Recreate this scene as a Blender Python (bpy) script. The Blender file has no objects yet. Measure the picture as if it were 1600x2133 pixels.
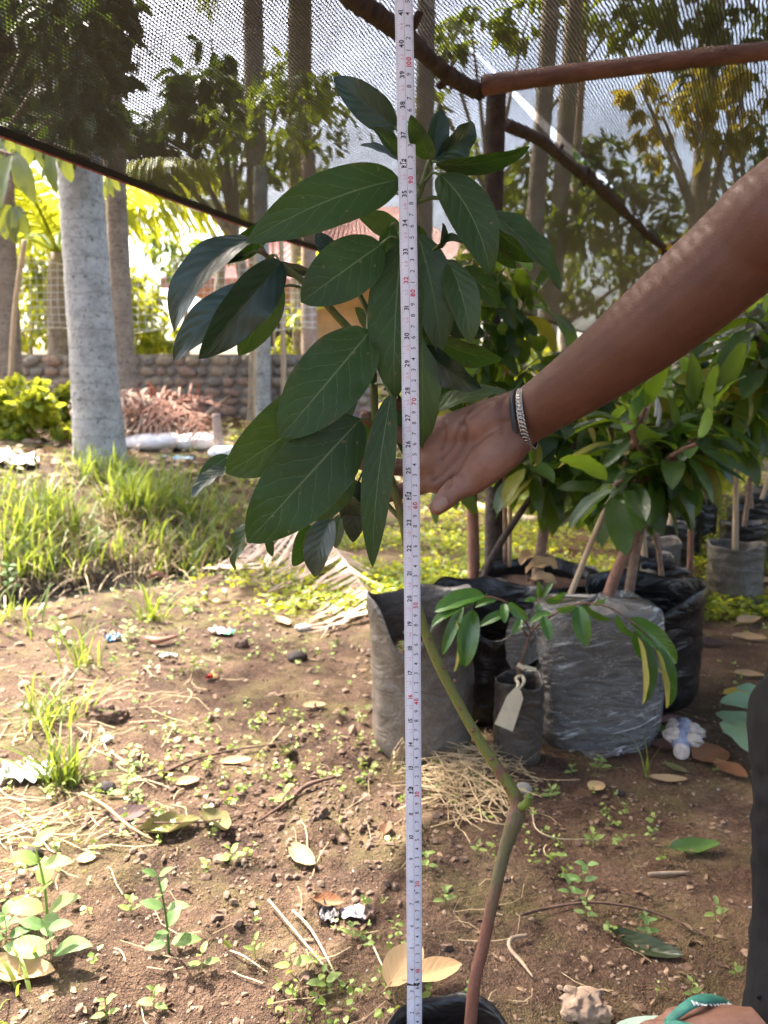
import bpy, math, random
import numpy as np
from mathutils import Vector, Matrix

R = math.radians
rnd = random.Random(11)
SC = bpy.context.scene
COL = SC.collection

# ------------------------------------------------------------------ camera, sky, sun, exposure
CAM_H, PITCH, FPX = 0.870, R(8.5), 1642.0
cam_data = bpy.data.cameras.new('camera')
cam = bpy.data.objects.new('camera', cam_data)
COL.objects.link(cam)
cam.location = (0, 0, CAM_H)
cam.rotation_euler = (R(90) - PITCH, 0, 0)
cam_data.sensor_fit = 'VERTICAL'
cam_data.sensor_height = 24.0
cam_data.lens = 24.0 * FPX / 2133.0
cam_data.clip_start, cam_data.clip_end = 0.05, 400
cam_data.dof.use_dof = True
cam_data.dof.focus_distance = 0.80
cam_data.dof.aperture_fstop = cam_data.lens / 3.2
SC.camera = cam

SUN_AZ, SUN_EL = -48.0, 56.0           # azimuth from the viewing direction (+Y), left is negative
wd = bpy.data.worlds.new('World')
SC.world = wd
wd.use_nodes = True
wn = wd.node_tree
bg = wn.nodes['Background']
sky = wn.nodes.new('ShaderNodeTexSky')
sky.sky_type = 'NISHITA'
sky.sun_disc = False
sky.sun_elevation = R(SUN_EL)
sky.sun_rotation = R(SUN_AZ)
sky.air_density, sky.dust_density, sky.ozone_density = 1.0, 7.0, 1.0
wn.links.new(sky.outputs[0], bg.inputs[0])
bg.inputs[1].default_value = 0.15
sun_d = bpy.data.lights.new('sun', 'SUN')
sun_d.energy, sun_d.angle, sun_d.color = 3.9, R(0.6), (1.0, 0.94, 0.84)
sun = bpy.data.objects.new('sun', sun_d)
COL.objects.link(sun)
sdir = Vector((math.sin(R(SUN_AZ)) * math.cos(R(SUN_EL)), math.cos(R(SUN_AZ)) * math.cos(R(SUN_EL)), math.sin(R(SUN_EL))))
sun.rotation_euler = sdir.to_track_quat('Z', 'Y').to_euler()
vs = SC.view_settings
SC.display_settings.display_device = 'sRGB'
vs.view_transform, vs.look, vs.exposure, vs.gamma = 'Standard', 'None', 2.42, 1.0
vs.use_curve_mapping = False
SC.render.engine = 'CYCLES'
cy = SC.cycles
cy.max_bounces, cy.diffuse_bounces, cy.glossy_bounces, cy.transmission_bounces = 7, 3, 2, 4
cy.transparent_max_bounces = 12
cy.caustics_reflective = cy.caustics_refractive = False
cy.use_denoising = True
try:
    cy.denoiser = 'OPENIMAGEDENOISE'
except Exception:
    pass
cy.use_adaptive_sampling = True
cy.adaptive_threshold = 0.015
cy.sample_clamp_indirect = 6.0

# ------------------------------------------------------------------ pixel -> place
ct, st = math.cos(PITCH), math.sin(PITCH)
def ray(px, py):
    x, y = (px - 800.0) / FPX, (1066.5 - py) / FPX
    return Vector((x, ct + y * st, y * ct - st))
def P(px, py, Y):
    d = ray(px, py)
    return Vector((0, 0, CAM_H)) + d * (Y / d.y)
def wpx(px_len, Y, py=1066):            # metres covered by px_len pixels at distance Y
    d = ray(800, py)
    return px_len / FPX * Y / d.y

# ------------------------------------------------------------------ noise + ground height
def _hash(ix, iy, seed):
    h = (ix.astype(np.int64) * 374761393 + iy.astype(np.int64) * 668265263 + seed * 1442695) & 0xffffffff
    h = ((h ^ (h >> 13)) * 1274126177) & 0xffffffff
    return ((h ^ (h >> 16)) & 0xffff) / 65535.0
def vnoise(x, y, seed=0):
    x, y = np.asarray(x, float), np.asarray(y, float)
    ix, iy = np.floor(x), np.floor(y)
    fx, fy = x - ix, y - iy
    fx, fy = fx * fx * (3 - 2 * fx), fy * fy * (3 - 2 * fy)
    a, b = _hash(ix, iy, seed), _hash(ix + 1, iy, seed)
    c, d = _hash(ix, iy + 1, seed), _hash(ix + 1, iy + 1, seed)
    return (a + (b - a) * fx) * (1 - fy) + (c + (d - c) * fx) * fy
def sstep(a, b, x):
    t = np.clip((np.asarray(x, float) - a) / (b - a), 0, 1)
    return t * t * (3 - 2 * t)
def gz(x, y):
    x, y = np.asarray(x, float), np.asarray(y, float)
    s = (-0.707 * (x + 1.30) + 0.707 * (y - 3.85))
    bank = 0.40 * sstep(0.12, 1.5, s) + 0.085 * np.clip(s - 1.5, 0, 7)
    ditch = -0.13 * np.exp(-((s + 0.02) / 0.22) ** 2) * sstep(0.1, -0.8, x)
    mound = 0.035 * sstep(-0.5, -1.6, x) * sstep(3.4, 2.4, y)
    r = np.hypot(x, y)
    near = np.exp(-r / 5.0)
    n = 0.035 * (vnoise(x * 1.3 + 5, y * 1.3, 1) - .5) + 0.022 * (vnoise(x * 4.1, y * 4.1 + 3, 2) - .5)
    n = n + 0.020 * near * (vnoise(x * 12, y * 12, 3) - .5) + 0.014 * near * (vnoise(x * 31, y * 31, 4) - .5)
    clod = np.exp(-(((x + 0.16) / 0.3) ** 2 + ((y - 1.55) / 0.32) ** 2))
    n = n + 0.030 * clod * np.abs(vnoise(x * 22, y * 22, 5) - .5) * 2 * vnoise(x * 9, y * 9, 6)
    lump = vnoise(x * 17, y * 17, 8)
    n = n + 0.026 * near * np.clip(lump - .60, 0, 1) * 2
    flat = np.exp(-((x - .5) ** 2 + (y - 2.1) ** 2) / .5)
    return bank + ditch + mound + n * (1 - .6 * flat)
def g1(x, y):
    return float(gz(x, y))
def G(px, py, dz=0.0):                   # where the pixel's ray meets the ground
    d = ray(px, py)
    c = Vector((0, 0, CAM_H))
    t, step = 0.3, 0.02
    while t < 60:
        p = c + d * t
        if p.z <= g1(p.x, p.y):
            lo, hi = t - step, t
            for _ in range(12):
                m = (lo + hi) / 2
                q = c + d * m
                if q.z <= g1(q.x, q.y): hi = m
                else: lo = m
            p = c + d * hi
            return Vector((p.x, p.y, g1(p.x, p.y) + dz))
        t += step
        step = max(.02, t * .01)
    return c + d * 30

# ------------------------------------------------------------------ mesh helpers
def smooth_path(pts, k=4):
    pts = [Vector(p) for p in pts]
    if len(pts) < 3: 
        return [pts[0].lerp(pts[-1], i / k) for i in range(k + 1)]
    out = []
    n = len(pts)
    for i in range(n - 1):
        p0, p1, p2, p3 = pts[max(i - 1, 0)], pts[i], pts[i + 1], pts[min(i + 2, n - 1)]
        for j in range(k):
            t = j / k
            out.append(0.5 * ((2 * p1) + (p2 - p0) * t + (2 * p0 - 5 * p1 + 4 * p2 - p3) * t * t + (3 * p1 - p0 - 3 * p2 + p3) * t ** 3))
    out.append(pts[-1])
    return out
def lerp_list(vals, n):
    m = len(vals) - 1
    r = []
    for i in range(n):
        t = i / (n - 1) * m
        k = min(int(t), m - 1)
        r.append(vals[k] + (vals[k + 1] - vals[k]) * (t - k))
    return r

class MB:
    def __init__(s):
        s.v, s.f, s.uv, s.mi = [], [], [], []
    def add(s, vs_, fs, uvs=None, mat=0):
        o = len(s.v)
        s.v.extend([tuple(p) for p in vs_])
        s.uv.extend(uvs if uvs is not None else [(0, 0)] * len(vs_))
        s.f.extend([tuple(i + o for i in f) for f in fs])
        s.mi.extend([mat] * len(fs))
        return s
    def tube(s, pts, rad, n=8, k=4, mat=0, lump=0.0, seed=0, caps=True, flat=None, round_caps=False):
        path = smooth_path(pts, k) if k > 1 else [Vector(p) for p in pts]
        m = len(path)
        rr = lerp_list(list(rad), m) if hasattr(rad, '__len__') else [rad] * m
        if round_caps:
            a, b = path[0], path[-1]
            da, db = (path[0] - path[1]).normalized(), (path[-1] - path[-2]).normalized()
            ra, rb = rr[0], rr[-1]
            pre = [(a + da * ra * q, ra * w) for q, w in ((.98, .15), (.8, .6), (.45, .89))]
            post = [(b + db * rb * q, rb * w) for q, w in ((.45, .89), (.8, .6), (.98, .15))]
            path = [p for p, _ in pre] + path + [p for p, _ in post]
            rr = [w for _, w in pre] + rr + [w for _, w in post]
            m = len(path)
        rg = random.Random(seed)
        vs_, uvs, fs = [], [], []
        t0 = (path[1] - path[0]).normalized()
        up = Vector((0, 0, 1)) if abs(t0.z) < .9 else Vector((1, 0, 0))
        nx = t0.cross(up).normalized()
        L = 0
        for i, p in enumerate(path):
            tg = (path[min(i + 1, m - 1)] - path[max(i - 1, 0)])
            tg = tg.normalized() if tg.length > 1e-9 else t0
            nx = (nx - tg * nx.dot(tg))
            nx = nx.normalized() if nx.length > 1e-6 else tg.orthogonal().normalized()
            ny = tg.cross(nx)
            if i: L += (p - path[i - 1]).length
            for j in range(n):
                a = 2 * math.pi * j / n
                r = rr[i] * (1 + lump * (rg.random() - .5) * 2)
                off = nx * math.cos(a) * r + ny * math.sin(a) * r
                if flat is not None:
                    fn, fr = flat
                    off = off - fn * off.dot(fn) * (1 - fr)
                vs_.append(p + off)
                uvs.append((j / n, L))
        for i in range(m - 1):
            for j in range(n):
                fs.append((i * n + j, i * n + (j + 1) % n, (i + 1) * n + (j + 1) % n, (i + 1) * n + j))
        if caps:
            fs.append(tuple(range(n - 1, -1, -1)))
            fs.append(tuple((m - 1) * n + j for j in range(n)))
        return s.add(vs_, fs, uvs, mat)
    def grid(s, A, U=None, mat=0, closed=False):
        a, b = A.shape[0], A.shape[1]
        vs_ = A.reshape(-1, 3).tolist()
        uvs = U.reshape(-1, 2).tolist() if U is not None else None
        fs = []
        for i in range(a - 1):
            for j in range(b if closed else b - 1):
                j2 = (j + 1) % b
                fs.append((i * b + j, i * b + j2, (i + 1) * b + j2, (i + 1) * b + j))
        return s.add(vs_, fs, uvs, mat)
    def ball(s, c, r, nu=10, nv=7, mat=0, jit=0, seed=0, rot=None):
        rx, ry, rz = r if hasattr(r, '__len__') else (r, r, r)
        rg = random.Random(seed)
        vs_, fs = [], []
        M = rot or Matrix.Identity(3)
        for i in range(nv + 1):
            th = math.pi * i / nv
            for j in range(nu):
                ph = 2 * math.pi * j / nu
                q = 1 + jit * (rg.random() - .5) * 2
                p = Vector((rx * math.sin(th) * math.cos(ph) * q, ry * math.sin(th) * math.sin(ph) * q, rz * math.cos(th) * q))
                vs_.append(Vector(c) + M @ p)
        for i in range(nv):
            for j in range(nu):
                fs.append((i * nu + j, (i + 1) * nu + j, (i + 1) * nu + (j + 1) % nu, i * nu + (j + 1) % nu))
        return s.add(vs_, fs, None, mat)
    def box(s, c, sz, M=None, mat=0):
        M = M or Matrix.Identity(3)
        vs_ = [Vector(c) + M @ Vector((sx * sz[0] / 2, sy * sz[1] / 2, sz_ * sz[2] / 2)) for sx in (-1, 1) for sy in (-1, 1) for sz_ in (-1, 1)]
        return s.add(vs_, [(0, 1, 3, 2), (4, 6, 7, 5), (0, 4, 5, 1), (2, 3, 7, 6), (0, 2, 6, 4), (1, 5, 7, 3)], None, mat)
    def mesh(s, name, mats, org=(0, 0, 0), smooth=True):
        me = bpy.data.meshes.new(name)
        o = Vector(org)
        va = np.array(s.v, dtype=np.float64).reshape(-1, 3) - np.array(o[:])
        me.from_pydata(va.tolist(), [], s.f)
        for m in (mats if isinstance(mats, (list, tuple)) else [mats]):
            me.materials.append(m)
        me.polygons.foreach_set('material_index', s.mi)
        me.polygons.foreach_set('use_smooth', [smooth] * len(s.f))
        uvl = me.uv_layers.new(name='UVMap')
        li = np.zeros(len(me.loops), dtype=np.int32)
        me.loops.foreach_get('vertex_index', li)
        uvl.data.foreach_set('uv', np.array(s.uv, dtype=np.float32)[li].ravel())
        me.update()
        return me
    def build(s, name, mats, parent=None, loc=None, smooth=True):
        org = parent_origin(parent) if parent is not None else (Vector(loc) if loc is not None else Vector((0, 0, 0)))
        ob = bpy.data.objects.new(name, s.mesh(name, mats, org, smooth))
        COL.objects.link(ob)
        if parent is not None:
            ob.parent = parent
        else:
            ob.location = org
        return ob

def parent_origin(p):                    # parents carry translation only
    o = Vector((0, 0, 0))
    while p is not None:
        o += p.location
        p = p.parent
    return o
def tag(o, label=None, cat=None, group=None, kind=None):
    if label: o['label'] = label
    if cat: o['category'] = cat
    if group: o['group'] = group
    if kind: o['kind'] = kind
    return o
def thing(name, label, cat, loc, group=None):
    o = bpy.data.objects.new(name, None)
    o.empty_display_size = .05
    COL.objects.link(o)
    o.location = loc
    return tag(o, label, cat, group)
def child(name, me, parent, M):          # a mesh placed with a world matrix under a translated parent
    o = bpy.data.objects.new(name, me)
    COL.objects.link(o)
    o.parent = parent
    o.matrix_basis = Matrix.Translation(-parent_origin(parent)) @ M
    return o

# ------------------------------------------------------------------ materials
def newmat(name):
    m = bpy.data.materials.new(name)
    m.use_nodes = True
    return m, m.node_tree.nodes, m.node_tree.links, m.node_tree.nodes['Principled BSDF']
class NT:
    def __init__(s, nodes, links): s.n, s.l = nodes, links
    def put(s, sock, v):
        if isinstance(v, bpy.types.NodeSocket): s.l.new(v, sock)
        elif v is not None: sock.default_value = v
    def math(s, op, a, b=None, c=None, clamp=False):
        n = s.n.new('ShaderNodeMath'); n.operation = op; n.use_clamp = clamp
        s.put(n.inputs[0], a); s.put(n.inputs[1], b); s.put(n.inputs[2], c)
        return n.outputs[0]
    def noise(s, vec, scale, detail=3, rough=.55, dist=0):
        n = s.n.new('ShaderNodeTexNoise')
        s.put(n.inputs['Vector'], vec); n.inputs['Scale'].default_value = scale
        n.inputs['Detail'].default_value = detail; n.inputs['Roughness'].default_value = rough
        n.inputs['Distortion'].default_value = dist
        return n.outputs[0]
    def voro(s, vec, scale, feat='F1'):
        n = s.n.new('ShaderNodeTexVoronoi'); n.feature = feat
        s.put(n.inputs['Vector'], vec); n.inputs['Scale'].default_value = scale
        return n.outputs[0]
    def ramp(s, fac, stops, interp='LINEAR'):
        n = s.n.new('ShaderNodeValToRGB'); n.color_ramp.interpolation = interp
        e = n.color_ramp.elements
        while len(e) > 1: e.remove(e[-1])
        for i, (p, c) in enumerate(stops):
            q = e[0] if i == 0 else e.new(p)
            q.position = p
            q.color = (*c, 1) if hasattr(c, '__len__') else (c, c, c, 1)
        s.put(n.inputs[0], fac)
        return n.outputs[0]
    def mix(s, fac, a, b, blend='MIX'):
        n = s.n.new('ShaderNodeMix'); n.data_type = 'RGBA'; n.blend_type = blend
        s.put(n.inputs[0], fac)
        for k, v in ((6, a), (7, b)):
            s.put(n.inputs[k], (*v, 1) if (hasattr(v, '__len__') and not isinstance(v, bpy.types.NodeSocket) and len(v) == 3) else v)
        return n.outputs[2]
    def bump(s, h, strength=.3, dist=.01, normal=None):
        n = s.n.new('ShaderNodeBump')
        n.inputs['Strength'].default_value = strength; n.inputs['Distance'].default_value = dist
        s.put(n.inputs['Height'], h)
        if normal is not None: s.put(n.inputs['Normal'], normal)
        return n.outputs[0]
    def coord(s, which='Object'):
        return s.n.new('ShaderNodeTexCoord').outputs[which]
    def uv(s):
        n = s.n.new('ShaderNodeSeparateXYZ'); s.l.new(s.coord('UV'), n.inputs[0])
        return n.outputs[0], n.outputs[1]
    def xyz(s, vec):
        n = s.n.new('ShaderNodeSeparateXYZ'); s.l.new(vec, n.inputs[0])
        return n.outputs
    def pos(s):
        return s.n.new('ShaderNodeNewGeometry').outputs['Position']
    def rand(s):
        return s.n.new('ShaderNodeObjectInfo').outputs['Random']
    def mapping(s, vec, scale):
        n = s.n.new('ShaderNodeMapping'); s.l.new(vec, n.inputs[0]); n.inputs['Scale'].default_value = scale
        return n.outputs[0]

def simple_mat(name, col, rough=.6, var=.15, scale=20, bump=0.0, bscale=60, metal=0, col2=None, spec=.4, use='Object', stretch=None, bdist=.004):
    m, n, l, b = newmat(name)
    t = NT(n, l)
    v = t.coord(use)
    if stretch: v = t.mapping(v, stretch)
    f = t.noise(v, scale, 4, .6)
    c2 = col2 or tuple(c * (1 - var * 2) for c in col)
    c1 = col if col2 else tuple(min(1, c * (1 + var)) for c in col)
    l.new(t.ramp(f, [(.3, c2), (.7, c1)]), b.inputs['Base Color'])
    b.inputs['Roughness'].default_value = rough
    b.inputs['Metallic'].default_value = metal
    b.inputs['Specular IOR Level'].default_value = spec
    if bump:
        l.new(t.bump(t.noise(v, bscale, 4, .65), bump, bdist), b.inputs['Normal'])
    return m

def leaf_mat(name, top, under, vein, trans, rough=.38, N=7.0, tmix=.3, vstr=.75, spots=0.0, hv=.25, gloss=.45, slant=.30):
    m, n, l, b = newmat(name)
    t = NT(n, l)
    u, v = t.uv()
    su = t.math('SUBTRACT', t.math('MULTIPLY', u, 2.0), 1.0)
    s = t.math('ABSOLUTE', su)
    sgn = t.math('GREATER_THAN', su, 0.0)
    # lateral veins sweep towards the tip
    wob = t.math('MULTIPLY', t.noise(t.coord('UV'), 5, 2), .10)
    a = t.math('SUBTRACT', t.math('ADD', v, wob), t.math('MULTIPLY', t.math('POWER', s, 0.85), slant))
    a = t.math('ADD', t.math('MULTIPLY', a, N), t.math('MULTIPLY', sgn, .45))
    fr = t.math('ABSOLUTE', t.math('SUBTRACT', t.math('FRACT', a), .5))
    wl = t.math('SUBTRACT', .036, t.math('MULTIPLY', s, .022))
    lat = t.math('SUBTRACT', 1.0, t.math('DIVIDE', fr, wl), clamp=True)
    lat = t.math('MULTIPLY', lat, t.math('LESS_THAN', s, .9))
    mid = t.math('SUBTRACT', 1.0, t.math('DIVIDE', s, t.math('SUBTRACT', .046, t.math('MULTIPLY', v, .032))), clamp=True)
    mid = t.math('POWER', mid, .5)
    edge = t.math('MULTIPLY', t.math('SUBTRACT', s, .965, clamp=True), 12.0, clamp=True)
    vm = t.math('MAXIMUM', t.math('MAXIMUM', t.math('MULTIPLY', lat, .7), mid), t.math('MULTIPLY', edge, .5))
    nz = t.noise(t.coord('Object'), 14, 3)
    rv = t.rand()
    tint = t.math('ADD', t.math('MULTIPLY', nz, .5), t.math('MULTIPLY', rv, .5))
    c_lo = tuple(c * (1 - hv) for c in top)
    c_hi = (min(1, top[0] * (1 + hv * 1.6)), min(1, top[1] * (1 + hv)), top[2] * (1 + hv * .3))
    tc = t.ramp(tint, [(.25, c_lo), (.75, c_hi)])
    if spots:
        dn = n.new('ShaderNodeTexNoise'); dn.inputs['Scale'].default_value = 180; l.new(t.coord('Object'), dn.inputs['Vector'])
        va = n.new('ShaderNodeVectorMath'); va.operation = 'MULTIPLY_ADD'; l.new(dn.outputs['Color'], va.inputs[0]); va.inputs[1].default_value = (.006, .006, .006); l.new(t.coord('Object'), va.inputs[2])
        vo = t.voro(va.outputs[0], 120)
        vo2 = n.new('ShaderNodeTexVoronoi'); vo2.inputs['Scale'].default_value = 120; l.new(va.outputs[0], vo2.inputs['Vector'])
        vr = t.xyz(vo2.outputs['Color'])[0]
        sm = t.math('LESS_THAN', vo, t.math('MULTIPLY', t.math('GREATER_THAN', vr, .86), t.math('MULTIPLY', vr, spots * 3.2)))
        tc = t.mix(t.math('MULTIPLY', sm, .75), tc, (.16, .12, .045))
        pm = t.ramp(t.noise(t.coord('Object'), 9, 2), [(.64, 0), (.76, 1)])
        tc = t.mix(t.math('MULTIPLY', pm, .5), tc, (.12, .14, .025))
        dust = t.ramp(t.noise(t.coord('Object'), 160, 4, .75), [(.55, 0), (.75, 1)])
        tc = t.mix(t.math('MULTIPLY', dust, .10), tc, (.30, .28, .22))
    if spots:
        eb = t.math('MULTIPLY', t.math('MULTIPLY', t.math('SUBTRACT', s, .80, clamp=True), 5.0, clamp=True), t.ramp(t.noise(t.coord('Object'), 32, 3, .7), [(.56, 0), (.68, 1)]))
        tc = t.mix(t.math('MULTIPLY', eb, .75), tc, (.13, .085, .035))
    tc = t.mix(t.math('MULTIPLY', vm, vstr), tc, vein)
    uc = t.mix(t.math('MULTIPLY', vm, .6), t.ramp(tint, [(.25, tuple(c * .85 for c in under)), (.75, under)]), tuple(min(1, c * 1.35) for c in under))
    geo = n.new('ShaderNodeNewGeometry')
    colr = t.mix(geo.outputs['Backfacing'], tc, uc)
    l.new(colr, b.inputs['Base Color'])
    l.new(t.math('ADD', t.math('MULTIPLY', geo.outputs['Backfacing'], .25), t.math('ADD', t.math('MULTIPLY', nz, .15), rough - .07)), b.inputs['Roughness'])
    b.inputs['Specular IOR Level'].default_value = gloss
    puff = t.math('MULTIPLY', t.math('SUBTRACT', .5, fr), -.6)
    h = t.math('SUBTRACT', t.math('MULTIPLY', t.math('ADD', puff, t.math('MULTIPLY', nz, .3)), 1.0), t.math('MULTIPLY', vm, .25))
    l.new(t.bump(h, .22, .004), b.inputs['Normal'])
    tr = n.new('ShaderNodeBsdfTranslucent')
    l.new(t.mix(t.math('MULTIPLY', vm, .5), trans, tuple(c * .6 for c in trans)), tr.inputs[0])
    mx = n.new('ShaderNodeMixShader')
    mx.inputs[0].default_value = tmix
    l.new(b.outputs[0], mx.inputs[1]); l.new(tr.outputs[0], mx.inputs[2])
    l.new(mx.outputs[0], n['Material Output'].inputs[0])
    return m

def foliage_mat(name, cols, trans, tmix=.45, scale=1.2, rough=.45):
    m, n, l, b = newmat(name)
    t = NT(n, l)
    f = t.noise(t.pos(), scale, 3, .7)
    f2 = t.noise(t.pos(), scale * 9, 2, .6)
    f = t.math('ADD', t.math('MULTIPLY', f, .55), t.math('MULTIPLY', f2, .45))
    k = len(cols)
    l.new(t.ramp(f, [(.32 + .36 * i / (k - 1), c) for i, c in enumerate(cols)]), b.inputs['Base Color'])
    b.inputs['Roughness'].default_value = rough
    tr = n.new('ShaderNodeBsdfTranslucent')
    l.new(t.ramp(f, [(.32, tuple(c * .6 for c in trans)), (.68, trans)]), tr.inputs[0])
    mx = n.new('ShaderNodeMixShader'); mx.inputs[0].default_value = tmix
    l.new(b.outputs[0], mx.inputs[1]); l.new(tr.outputs[0], mx.inputs[2])
    l.new(mx.outputs[0], n['Material Output'].inputs[0])
    return m

M = {}
# leaves
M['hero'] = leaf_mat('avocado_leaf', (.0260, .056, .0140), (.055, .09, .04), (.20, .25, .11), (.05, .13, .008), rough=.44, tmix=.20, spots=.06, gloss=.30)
M['hero_lit'] = leaf_mat('avocado_leaf_backlit', (.028, .062, .014), (.06, .095, .038), (.19, .24, .09), (.085, .165, .016), rough=.45, tmix=.22, spots=.04)  # backlit look of some leaves put into a lighter, yellower copy
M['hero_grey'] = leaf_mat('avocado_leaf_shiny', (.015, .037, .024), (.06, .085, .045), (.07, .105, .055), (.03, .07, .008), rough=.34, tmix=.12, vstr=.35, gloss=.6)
M['sap'] = leaf_mat('sapling_leaf', (.022, .060, .014), (.085, .13, .035), (.11, .16, .045), (.22, .34, .015), rough=.36, tmix=.34, hv=.4, vstr=.5)
M['sap_young'] = leaf_mat('young_leaf', (.09, .20, .02), (.17, .28, .05), (.25, .36, .09), (.40, .60, .05), rough=.4, tmix=.4, vstr=.4)
M['sap_yellow'] = leaf_mat('yellowing_leaf', (.15, .165, .02), (.26, .25, .06), (.32, .32, .09), (.48, .42, .03), rough=.5, tmix=.35, vstr=.3)
M['durian'] = leaf_mat('durian_leaf', (.045, .135, .016), (.34, .30, .075), (.15, .26, .05), (.20, .36, .03), rough=.25, tmix=.18, N=10, vstr=.35, gloss=.6)
M['jack'] = leaf_mat('hanging_leaf', (.05, .085, .03), (.16, .15, .05), (.20, .22, .09), (.26, .28, .03), rough=.4, tmix=.35, hv=.5, vstr=.4)
M['dead_tan'] = leaf_mat('dead_leaf_tan', (.48, .33, .18), (.50, .37, .22), (.60, .45, .28), (.4, .26, .12), rough=.65, tmix=.12, vstr=.4, gloss=.2, hv=.2)
M['dead_brown'] = leaf_mat('dead_leaf_brown', (.20, .10, .055), (.26, .15, .09), (.30, .18, .10), (.2, .09, .04), rough=.6, tmix=.08, vstr=.5, gloss=.25, hv=.3)
M['dead_purple'] = leaf_mat('dead_leaf_purple', (.13, .075, .07), (.22, .15, .13), (.2, .13, .11), (.12, .06, .05), rough=.6, tmix=.06, vstr=.4, gloss=.25)
M['dead_olive'] = leaf_mat('wilted_leaf_olive', (.16, .15, .06), (.30, .26, .15), (.3, .26, .13), (.18, .15, .04), rough=.6, tmix=.1, vstr=.5, gloss=.25)
M['fall_green'] = leaf_mat('fallen_leaf_green', (.13, .24, .05), (.22, .30, .10), (.30, .34, .14), (.25, .4, .05), rough=.4, tmix=.2, vstr=.4)
M['fall_yellow'] = leaf_mat('fallen_leaf_yellow', (.55, .38, .03), (.5, .36, .08), (.6, .45, .1), (.6, .4, .03), rough=.5, tmix=.2, vstr=.3)
M['fall_dark'] = leaf_mat('fallen_leaf_dark', (.035, .05, .02), (.36, .27, .15), (.10, .11, .05), (.08, .1, .02), rough=.3, tmix=.08, vstr=.4)
M['weed'] = leaf_mat('weed_leaf', (.25, .34, .115), (.24, .33, .13), (.24, .38, .12), (.30, .48, .08), rough=.5, tmix=.35, vstr=.35, gloss=.25)
M['weed_dark'] = leaf_mat('weed_leaf_dark', (.14, .25, .085), (.14, .24, .09), (.15, .28, .10), (.22, .38, .08), rough=.5, tmix=.3, vstr=.35, gloss=.3)
# foliage masses
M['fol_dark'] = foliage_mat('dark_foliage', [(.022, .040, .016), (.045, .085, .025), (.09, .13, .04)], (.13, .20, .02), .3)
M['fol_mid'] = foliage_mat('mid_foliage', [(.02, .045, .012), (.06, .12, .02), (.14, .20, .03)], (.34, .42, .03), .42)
M['fol_yellow'] = foliage_mat('sunlit_foliage', [(.07, .13, .015), (.19, .27, .03), (.36, .36, .05)], (.70, .70, .05), .5)  # sunlit, backlit yellow is put into the foliage colour itself
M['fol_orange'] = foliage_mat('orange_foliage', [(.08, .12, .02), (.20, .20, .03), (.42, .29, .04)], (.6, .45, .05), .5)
M['grass'] = foliage_mat('grass_blades', [(.055, .095, .018), (.13, .20, .03), (.28, .30, .085)], (.38, .45, .05), .42, scale=3)
M['grass_dry'] = foliage_mat('dry_grass', [(.26, .18, .09), (.46, .34, .19), (.60, .47, .30)], (.5, .36, .18), .15, scale=6, rough=.7)
M['cover'] = foliage_mat('ground_cover_leaves', [(.13, .21, .05), (.24, .34, .08), (.40, .42, .12)], (.45, .52, .07), .3, scale=2)
# woods
M['green_bark'] = simple_mat('green_stem', (.15, .20, .035), .5, scale=60, col2=(.09, .13, .025), bump=.3, bscale=200)
M['red_bark'] = simple_mat('red_brown_bark', (.30, .155, .10), .75, scale=70, col2=(.14, .065, .045), bump=.6, bscale=260, stretch=(1, 1, .35))
M['sap_bark'] = simple_mat('sapling_bark', (.33, .22, .15), .8, scale=60, col2=(.16, .095, .065), bump=.5, bscale=220)
M['pale_bark'] = simple_mat('pale_stake', (.55, .42, .28), .75, scale=40, col2=(.36, .25, .15), bump=.3, bscale=160, stretch=(1, 1, .2))
M['dark_wood'] = simple_mat('dark_branch_bark', (.085, .055, .042), .85, scale=35, col2=(.026, .018, .015), bump=.9, bscale=90, stretch=(1, 1, .5), bdist=.01)
M['rafter'] = simple_mat('reddish_rafter_bark', (.19, .095, .07), .8, scale=30, col2=(.075, .038, .03), bump=.7, bscale=80, stretch=(.3, .3, 1), bdist=.008)
M['post'] = simple_mat('grey_post_bark', (.075, .058, .048), .85, scale=28, col2=(.025, .019, .017), bump=.8, bscale=70, bdist=.01)
M['fibre'] = simple_mat('dry_palm_fibre', (.62, .47, .36), .75, scale=12, col2=(.40, .26, .18), bump=.2, bscale=60)
M['fibre_red'] = simple_mat('reddish_dry_palm', (.42, .20, .13), .75, scale=9, col2=(.20, .085, .055), bump=.2, bscale=60)
M['twig'] = simple_mat('twig', (.16, .09, .06), .8, scale=60, col2=(.07, .04, .03), bump=.4, bscale=200)
M['pale_green'] = simple_mat('peeled_green_stem', (.34, .32, .12), .6, scale=20, col2=(.36, .15, .10))
M['straw1'] = simple_mat('straw', (.58, .46, .30), .7, scale=40, var=.2)
M['dusty_leaf'] = leaf_mat('dusty_green_leaf', (.20, .32, .20), (.2, .28, .14), (.32, .42, .25), (.1, .2, .05), rough=.6, tmix=.1, vstr=.4, gloss=.2)
M['twig_pale'] = simple_mat('pale_twig', (.42, .32, .22), .8, scale=60, col2=(.25, .17, .11), bump=.3, bscale=200)

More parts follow.
